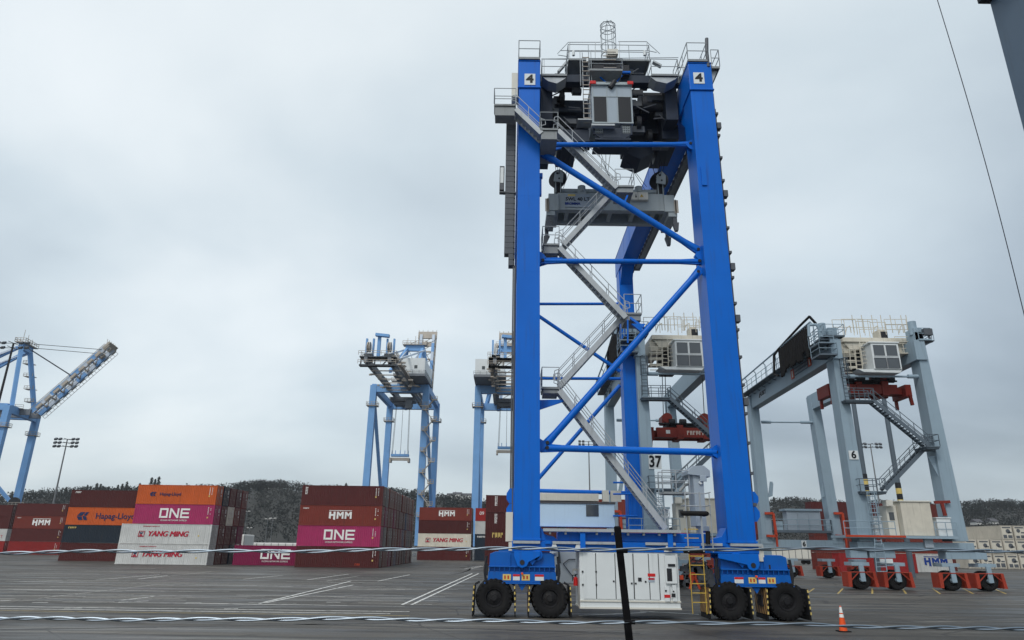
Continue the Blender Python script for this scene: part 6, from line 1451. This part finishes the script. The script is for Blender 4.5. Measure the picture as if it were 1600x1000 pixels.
# spreader
def spreader6(ox, oz, label, txt=None):
    s6 = thing('spreader', label, 'spreader', C6(1360,610,2)+V((ox,0,oz)), 'red spreaders under the grey cranes'); O = V((ox,0,oz))
    Y0 = F6+y6+1.0; a = C6(1297,600,1)+O; b_ = C6(1420,617,1)+O
    xa_, xb__, zt, zb = a.x, b_.x, (C6(1360,599,1)+O).z, (C6(1360,619,1)+O).z
    mb = MB(); mb.box(xa_+.6,xb__-1.0,Y0,Y0+.5,zb+.25,zt-.1); mb.box(xa_+.6,xb__-1.0,Y0+1.9,Y0+2.4,zb+.25,zt-.1); mb.box(xa_+.2,xb__-.2,Y0+.6,Y0+1.8,zb+.35,zt-.3); mb.box(xa_+2.6,xa_+3.2,Y0-.06,Y0+2.4,zb+.1,zt+.15); mb.box(xb__-2.6,xb__-1.9,Y0-.08,Y0+2.4,zb+.1,zt+.25); mb.build('main_beam', M['spreader_red'], s6, bevel=.02)
    mb = MB()
    for x, s_ in ((xa_,-1),(xb__,1)): mb.box(x-.3,x+.3,Y0-.1,Y0+2.5,zb,zt-.1); mb.beam((x,Y0-.15,zb+.2),(x-s_*(-.1),Y0-.15,zb-.9),.25,.3); mb.beam((x,Y0+2.4,zb+.2),(x,Y0+2.4,zb-.9),.25,.3)
    mb.build('end_beam', M['spreader_red'], s6, bevel=.02)
    mb = MB(); xm = (xa_+xb__)/2
    mb.box(xm-2.2,xm+2.2,Y0+.3,Y0+2.0,zt+.0,zt+.35)
    for x in (xm-2.0,xm-.9,xm+.6,xm+2.1): mb.tube((x,Y0+.2,zt+.45),(x+.6,Y0+.2,zt+.45),.33,14)
    mb.tube((xm-3,Y0+.2,zt+.3),(xm+3,Y0+.2,zt+.3),.1,6); mb.build('head_block', M['dark_steel'], s6)
    mb = MB()
    for x in (xm-2.1,xm+1.6): mb.box(x-.5,x+.5,Y0+.3,Y0+1.8,zt+.35,zt+1.1); mb.tube((x,Y0+.2,zt+.9),(x,Y0+1.2,zt+.9),.5,14)
    mb.build('sheave_block', M['spreader_red'], s6)
    mb = MB(); zc = C6(1360,575,1).z+1
    for x in (xm-2.3,xm-2,xm+1.8,xm+2.2): mb.tube((x,Y0+1,zt+1),(x*.999+.3,Y0+1.5,zc),.04,5)
    mb.build('hoist_rope', M['cable_steel'], s6)
    mb = MB(); mb.box(xa_+1.5,xa_+1.9,Y0-.02,Y0-.0,zb+.6,zb+.95); mb.build('label_plate', M['white_paint'], s6)
    if txt:
        mb = MB(); r_ = random.Random(8); zc = (zb+zt)/2+.05
        for i in range(11):
            if i == 8: continue
            x = xm-.3+i*.3; mb.box(x, x+.07, Y0-.03, Y0-.002, zc-.2, zc+.2); mb.box(x+.13, x+.2, Y0-.03, Y0-.002, zc-.2*r_.uniform(-.4,1), zc+.2)
        mb.build('marking', M['beige_panel'], s6)
    return s6
spreader6(0, 0, 'rusty red spreader pulled up under the cab of the grey crane numbered 6')
# stairs
def st6(pa, pb, y0, y1):
    p, q = A6(*pa, y0), A6(*pb, y0); return stair(g6, (p.x,p.z), (q.x,q.z), F6+y0, F6+y1, M['rtg_dark'], M['rtg_dark'], 1.05, .035, .34)
def ld6(px0, px1, py, y0, y1, sides, skirt=.25):
    a, b_ = A6(px0,py,y0), A6(px1,py,y0); return landing(g6, a.x, b_.x, F6+y0, F6+y1, a.z, M['rtg_dark'], M['rtg_dark'], sides, 1.1, skirt, .035)
ld6(1321,1367,624,-.9,.1,'FB'); st6((1452,696),(1366,626), -.9, .0); ld6(1448,1469,697,-.9,1.2,'RFB'); st6((1384,765),(1447,699), .2, 1.1); ld6(1345,1386,767,-.6,1.1,'LFB')
# caged ladders on the left leg
mb = MB(); p = A6(1319,580,-.6); ladder(mb, p.x, F6-.6, A6(1322,622,-.6).z, A6(1318,560,-.6).z, .55, .04, .35); ladder(mb, p.x, F6-.6, A6(1322,622,-.6).z, A6(1318,560,-.6).z, .55, .04, .35, cage=True, rung=0); mb.build('access_ladder', M['rtg_dark'], g6)
mb = MB(); p = A6(1364,800,-.5); ladder(mb, p.x, F6-.6, A6(1372,855,-.6).z, A6(1362,768,-.6).z, .6, .04, .35, cage=True); mb.build('access_ladder', GG, g6)
mb = MB(); a = A6(1385,893,-.5); b_ = A6(1375,850,-.5); mb.beam(A6(1370,893,-.8),A6(1366,850,-.8),.06,.06); mb.beam(A6(1386,893,-.8),A6(1380,850,-.8),.06,.06)
for k in range(7): f = k/6; mb.tube(A6(1370,893,-.8).lerp(A6(1366,850,-.8), f), A6(1386,893,-.8).lerp(A6(1380,850,-.8), f), .035, 5)
mb.build('ground_ladder', GG, g6)
# sill beams
a, b_ = A6(1344,846), A6(1520,861); mb = MB(); mb.box(a.x-.3,b_.x+.2,F6-.05,F6+1.5,b_.z,a.z-.01); s1 = mb.build('sill_beam', GG, g6, bevel=.03)
mb = MB(); mb.box(A6(1360,860).x, A6(1400,860).x, F6+.2, F6+1.2, A6(1380,872).z, b_.z); mb.box(A6(1478,860).x, A6(1542,860).x, F6+.1, F6+1.3, A6(1500,874).z, b_.z); mb.box(A6(1330,860).x, A6(1356,860).x, F6+.2, F6+1.2, A6(1340,872).z, b_.z); mb.build('sill_foot', GG, s1, bevel=.03)
mb = MB(); p, q = A6(1320,836,-.6), A6(1497,838,-.6); mb.box(p.x,q.x,F6-.7,F6+2.2,p.z-.22,p.z-.0); mb.build('deck', GG, g6)
mb = MB(); mb.box(p.x,A6(1408,836).x,F6-.76,F6-.70,p.z-.15,p.z+.02); mb.build('deck_edge', M['orange_red'], g6); rb = MB(); railing(rb, [(p.x,F6-.68,p.z),(A6(1400,836,-.6).x,F6-.68,p.z)], 1.2, .035, 1.3); railing(rb, [(A6(1462,836,-.6).x,F6-.68,p.z),(q.x,F6-.68,p.z)], 1.2, .035, 1.3); rb.build('deck_railing', GG, g6)
zd = p.z
a, b_ = A6(1406,784,-.3), A6(1461,833,-.3); mb = MB(); mb.box(a.x,b_.x,F6-.3,F6+2.0,zd+.02,a.z); hs = mb.build('electrical_house', CRM, g6, bevel=.03)
mb = MB(); mb.box(a.x-1.0,a.x-.05,F6+.4,F6+2.0,zd+.02,a.z-.3); mb.box(a.x-.1,b_.x+.1,F6-.4,F6+2.1,a.z+.005,a.z+.12); mb.build('house_side', M['beige_panel'], hs, bevel=.02)
mb = MB(); mb.box(a.x-.8,a.x-.35,F6+.37,F6+.4,a.z-1.6,a.z-.9); mb.build('window', M['glass_grey'], hs)
p1, p2 = A6(1385,781,-.2), A6(1397,791,-.2); mb = MB(); mb.box(p1.x,p2.x,F6-.1,F6+.6,p2.z,p1.z); mb.tube(((p1.x+p2.x)/2,F6-.12,(p1.z+p2.z)/2),((p1.x+p2.x)/2,F6-.1,(p1.z+p2.z)/2),.25,14); mb.build('air_conditioner', M['beige_panel'], hs, bevel=.01)
for pa, pb, pt, n_ in ((1463,1489,810,'storage_cabinet'),(1365,1380,808,'storage_cabinet')):
    a, b_ = A6(pa,pt,-.2), A6(pb,834,-.2); mb = MB(); mb.box(a.x,b_.x,F6-.2,F6+1.2,zd+.02,a.z); mb.box(a.x-.06,b_.x+.06,F6-.27,F6+1.25,a.z+.005,a.z+.1); mb.box(a.x+.1,b_.x-.1,F6-.22,F6-.2,zd+.5,zd+.55); mb.build(n_, M['white_paint'], g6, bevel=.01)
a, b_ = A6(1444,841,-.3), A6(1460,856,-.3); mb = MB(); mb.box(a.x,b_.x,F6-.3,F6-.06,b_.z,a.z); mb.build('junction_box', M['cab_grey'], g6, bevel=.01)
mb = MB(); p = A6(1469,785,-.2); mb.beam(A6(1460,785,-.2),A6(1484,784,-.2),.2,.25); mb.beam(A6(1471,785,-.2),A6(1477,806,-.2),.25,.2); mb.build('red_bracket', M['spreader_red'], g6)
# orange guard frames on the rear legs
for px in (1200,1308):
    pts = [at(px-5,802,R6-.3),at(px+8,802,R6-.3),at(px+13,838,R6-.3),at(px-2,837,R6-.3)]; mb = MB()
    for i in range(3): mb.beam(pts[i],pts[i+1],.28,.28)
    mb.beam(pts[2],at(px+15,856,R6-.3),.2,.2); mb.build('guard_frame', M['orange_red'], g6)
# rear sill and its gear
a, b_ = at(1208,843,R6), at(1320,857,R6); mb = MB(); mb.box(a.x-1.5,b_.x+.3,R6+.05,R6+1.3,b_.z,a.z); mb.build('sill_beam', GG, g6, bevel=.03)
a2, b2 = at(1252,844.5,R6), at(1261,856,R6); mb = MB(); mb.box(a2.x,b2.x,R6-.0,R6+.05,b2.z,a2.z); pl_ = mb.build('number_plate', M['white_paint'], g6); pl_['_skip'] = 1; text('6', .75, ((a2.x+b2.x)/2,R6-.02,(a2.z+b2.z)/2), M['black_text'], pl_, bold=.03)
a, b_ = at(1211,828,R6-.4), at(1302,833,R6-.4); mb = MB(); mb.box(a.x,b_.x,R6-.4,R6+2,b_.z,a.z); mb.build('deck', M['rtg_dark'], g6)
a3, b3 = at(1229,798,R6+.3), at(1283,824,R6+.3); mb = MB(); mb.box(a3.x,b3.x,R6+.3,R6+1.8,a.z+.02,a3.z)
for k in range(4): x = a3.x+(b3.x-a3.x)*k/3; mb.box(x-.06,x+.06,R6+.22,R6+.3,a.z,a3.z)
mb.build('generator_house', M['cab_grey'], g6, bevel=.02)
mb = MB(); mb.box(a3.x-.3,b3.x+.3,R6+.1,R6+2,a3.z+.005,a3.z+.25); mb.build('generator_roof', GG, g6)
rb = MB(); railing(rb, [(a.x,R6-.38,a.z),(b_.x,R6-.38,a.z)], 1.3, .04, 1.4); rb.build('deck_railing', GG, g6)
a4, b4 = at(1210,814,R6-.2), at(1224,826,R6-.2); mb = MB(); mb.box(a4.x,b4.x,R6-.2,R6+.8,a.z,a4.z); mb.box(at(1290,812,R6).x,at(1300,812,R6).x,R6,R6+.8,a.z,at(1290,812,R6).z); mb.build('control_box', GG, g6)
# orange wheel guards and wheels
def wheel6(px, py, Y, r, guards=True):
    c = at(px, py, Y); c = V((c.x, Y, r))
    w_ = wheel(None, (c.x,Y+.3,r), r, .55, M['black_rubber'], M['rim_black'], g6, lugs=False); wheel(None, (c.x,Y+1.05,r), r, .55, M['black_rubber'], M['rim_black'], g6, lugs=False)
    mb = MB(); mb.beam((c.x-.0,Y-.12,r+1.25),(c.x+.05,Y-.12,r-.15),.42,.18,(0,1,0)); mb.tube((c.x,Y-.15,r),(c.x,Y+1.3,r),.2,12); mb.box(c.x-.8,c.x+.8,Y-.1,Y+1.3,r+1.15,r+1.45); mb.build('wheel_fork', GG, g6, bevel=.015)
    mb = MB()
    for s_ in (-1,1):
        x = c.x+s_*(r+.22); mb.hexa([(x-.2*(s_<0)-.05,Y-.25,.25),(x+.2*(s_>0)+.05,Y-.25,.25),(x+.2*(s_>0)+.05,Y+.95,.25),(x-.2*(s_<0)-.05,Y+.95,.25)], [(x-.25*(s_<0)-.15*(s_>0),Y-.25,r*1.75),(x+.1,Y-.25,r*1.75),(x+.1,Y+.95,r*1.75),(x-.25*(s_<0)-.15*(s_>0),Y+.95,r*1.75)])
    mb.tube((c.x-r-.3,Y-.2,r*1.72),(c.x+r+.3,Y-.2,r*1.72),.05,6); mb.beam((c.x+r+.2,Y-.18,r*.9),(c.x+.3,Y-.18,r*1.7),.07,.07); mb.beam((c.x-r-.2,Y-.18,r*.9),(c.x-.3,Y-.18,r*1.7),.07,.07); mb.build('wheel_guard', M['guard_red'], g6)
for px in (1347,1403,1489,1546): wheel6(px, 906, F6+.1, .86)
for px in (1186,1238,1296,1345): wheel6(px, 890, R6, .80)
mb = MB(); mb.box(A6(1375,884).x, A6(1395,884).x, F6-.15,F6-.1, A6(1380,880).z, A6(1380,873).z); mb.build('sign_plate', M['white_paint'], g6)
# ---------------- neighbour crane numbered 37
dX = at(1021,722,F6).x-at(1344,722,F6).x
g37 = copy_tree(g6, V((dX,0,0))); g37['label'] = 'grey rubber-tyred gantry crane numbered 37 standing behind the big blue crane'
for o in (g6, g37): o['group'] = 'grey gantry cranes'
a, b_ = at(1013,711,F6-.05), at(1034,733,F6-.05); mb = MB(); mb.box(a.x,b_.x,F6-.07,F6-.04,b_.z,a.z); pl_ = mb.build('number_plate', M['white_paint'], None)
pl_.parent = g37; pl_.location = pl_.location-g37.location
t_ = text('37', 1.45, ((a.x+b_.x)/2,F6-.09,(a.z+b_.z)/2), M['black_text'], None, bold=.04, sx=.8); t_.parent = pl_; t_.location = t_.location-pl_.location-g37.location
spreader6(dX+1.0, at(1070,676,F6+y6+1).z-C6(1360,608,1).z, 'rusty red spreader with white lettering hanging half way down the grey crane numbered 37', True)
# ================================================================== near grey leg in the top right corner
YN = 17.0
xn = at(1547,10,YN+1.5); xw = at(1601,210,YN+1.5); xN = at(1572,100,YN+1.5).x; zN = at(1547,7,YN+1.6).z
ng = thing('crane_leg_frame', 'dark blue-grey crane leg cut by the top right corner', 'crane', (xN+.8, YN+.7, 0))
mb = MB(); mb.box(xN, xN+1.35, YN, YN+1.5, 2.2, zN-.02)
for f in (4.5,7.5,10.5): mb.box(xN-.01, xN+1.36, YN-.01, YN+1.51, f, f+.02)
mb.build('leg', M['near_grey'], ng, bevel=.03)
mb = MB(); mb.box(xN+1.35, xN+1.62, YN-.18, YN+.9, 3.0, zN-1.0); mb.build('cable_duct', M['roof_dark'], ng, bevel=.02)
mb = MB(); mb.box(xN-.35, xN+4, YN-.2, YN+1.6, zN, zN+1.5); mb.build('top_beam', M['dark_steel'], ng, bevel=.03)
mb = MB(); mb.prism([(xN-.75,zN+.75),(xN-.36,zN+.1),(xN-.36,zN+1.2),(xN-.7,zN+1.2)], 'y', YN-.1, YN+1.2); mb.build('platform_bracket', M['dark_steel'], ng)
mb = MB(); mb.box(xN-1.5, xN+4, YN+.1, YN+1.4, 1.5, 2.19); mb.build('sill_beam', M['rtg_dark'], ng, bevel=.03)
for k in (-.9, 1.2, 3.2): wheel(None, (xN+k, YN+.7, .75), .75, .6, M['black_rubber'], M['rim_black'], ng, lugs=False)
# thin slanting cable high on the right
mb = MB(); pts = [at(1457+ (1612-1457)*t - 6*math.sin(math.pi*t)*-1, -25+ (540+25)*t, 14+ (4)*0) for t in [k/16 for k in range(17)]]
e = at(1700, 860, 14); pts.append(V((pts[-1].x+ (pts[-1].x-pts[-2].x)/(pts[-2].z-pts[-1].z)*pts[-1].z, 14, .02)))
s0 = pts[0]+(pts[0]-pts[1])*6; pts = [s0]+pts; mb.path(pts, .010, 6)
tag(mb.build('guy_cable', M['cable_steel'], at_base=True), 'thin dark steel cable slanting down across the sky at the right', 'cable')
# ================================================================== traffic cone
c = gr(1318,987); zt = 1.02; cn = thing('traffic_cone', 'orange traffic cone with white bands standing on the asphalt at the right', 'traffic cone', (c.x, c.y, 0)); n = 24
def ring(mb, z0, r0, z1, r1): mb.tube((c.x,c.y,z0),(c.x,c.y,z1), r0, n, r1)
rr_ = lambda z: .165-.125*(z/zt)
mb = MB(); ring(mb, .045, rr_(.0), .50, rr_(.50)); ring(mb, .50, rr_(.5), .56, rr_(.56)); ring(mb, .70,rr_(.70),.74,rr_(.74)); mb.tube((c.x,c.y,.5),(c.x,c.y,.98), .03, 10); ring(mb,.985,rr_(.985),1.02,.03); mb.build('cone_body', M['cone_orange'], cn, smooth=True)
mb = MB(); ring(mb, .565, rr_(.565)+.002, .695, rr_(.695)+.002); ring(mb, .745, rr_(.745)+.002, .98, rr_(.98)+.002); mb.build('reflective_band', M['white_text'], cn, smooth=True)
mb = MB(); mb.box(c.x-.24,c.x+.24,c.y-.24,c.y+.24,.006,.045); mb.build('base', M['black_rubber'], cn, bevel=.01)
# ================================================================== wire fence right in front of the camera
YF = 1.35
def wire(py0, py1, label, seed, sag):
    r = random.Random(seed); mb = MB(); xa_, xb__ = -5.5, 5.5; n = 2200; 
    for s_ in (0, 1):
        prev = None
        for k in range(n+1):
            t = k/n; x = xa_+(xb__-xa_)*t; px = 800+x/1.35*FPX*.9
            x_ = x; z0 = .0012*math.sin(x*9.1+seed*2)+.0008*math.sin(x*23+seed)+at(0, py0, YF).z+(at(1600, py1, YF).z-at(0, py0, YF).z)*(x/ (2*1.0) + .5)+sag*math.sin(x*2.1+seed)*.004
            ph = x*2*math.pi/.15+s_*math.pi+1.8*math.sin(x*2.7+seed)+.8*math.sin(x*7.3); a = .0021
            p = V((x, YF+a*math.sin(ph), z0+a*math.cos(ph)*1.0))
            if prev is not None: mb.tube(prev, p, .00165, 5, cap=False)
            prev = p
    return mb, tag(mb.build('fence_wire', M['wire_steel'], at_base=True, smooth=True), label, 'wire', 'twisted fence wires')
wire(861, 861, 'upper twisted galvanised fence wire crossing the picture just in front', 1, 1)
wire(968, 979, 'lower twisted galvanised fence wire crossing the picture just in front', 2, 1)
mb = MB(); p, q = at(965,822,YF+.02), at(985,1010,YF+.02); d = (q-p).normalized(); q2 = p+d*((p.z)/(-d.z)); w_ = .0088
mb.hexa([p+V((-w_*.75,0,0)),p+V((w_*.75,0,0)),p+V((w_*.75,.010,0)),p+V((-w_*.75,.010,0))],[q2+V((-w_*1.2,0,0)),q2+V((w_*1.2,0,0)),q2+V((w_*1.2,.012,0)),q2+V((-w_*1.2,.012,0))])
o = mb.build('fence_post', M['post_black'], at_base=True, bevel=.003); tag(o, 'thin black leaning fence post close to the camera carrying the two wires', 'fence post')
for py in (861, 972):
    c_ = at(968+(py-822)*.105, py, YF); mb = MB(); mb.tube(c_+V((-.010,0,0)), c_+V((.010,0,0)), .0038, 8); k = mb.build('wire_clip', M['post_black'], None)
    k.parent = o; me = k.data; me.transform(Matrix.Translation(-o.location))
# thin sea air over the whole yard
import os
hz = MB(); hz.box(-1500, 1500, -50, 1250, -1.0, 125); ho = hz.build('haze', M['asphalt']); ho['kind'] = 'stuff'; ho['label'] = 'thin pale damp air over the yard'
hm = bpy.data.materials.new('haze'); hm.use_nodes = True; hn = hm.node_tree; hn.nodes.clear(); ho_ = hn.nodes.new('ShaderNodeOutputMaterial'); pv = hn.nodes.new('ShaderNodeVolumePrincipled'); pv.inputs['Density'].default_value = .00010; pv.inputs['Color'].default_value = (.86,.90,.95,1); pv.inputs['Anisotropy'].default_value = .3
hn.links.new(pv.outputs[0], ho_.inputs['Volume']); ho.data.materials.clear(); ho.data.materials.append(hm)
sc.cycles.max_bounces = 6; sc.cycles.diffuse_bounces = 3; sc.cycles.volume_bounces = 1
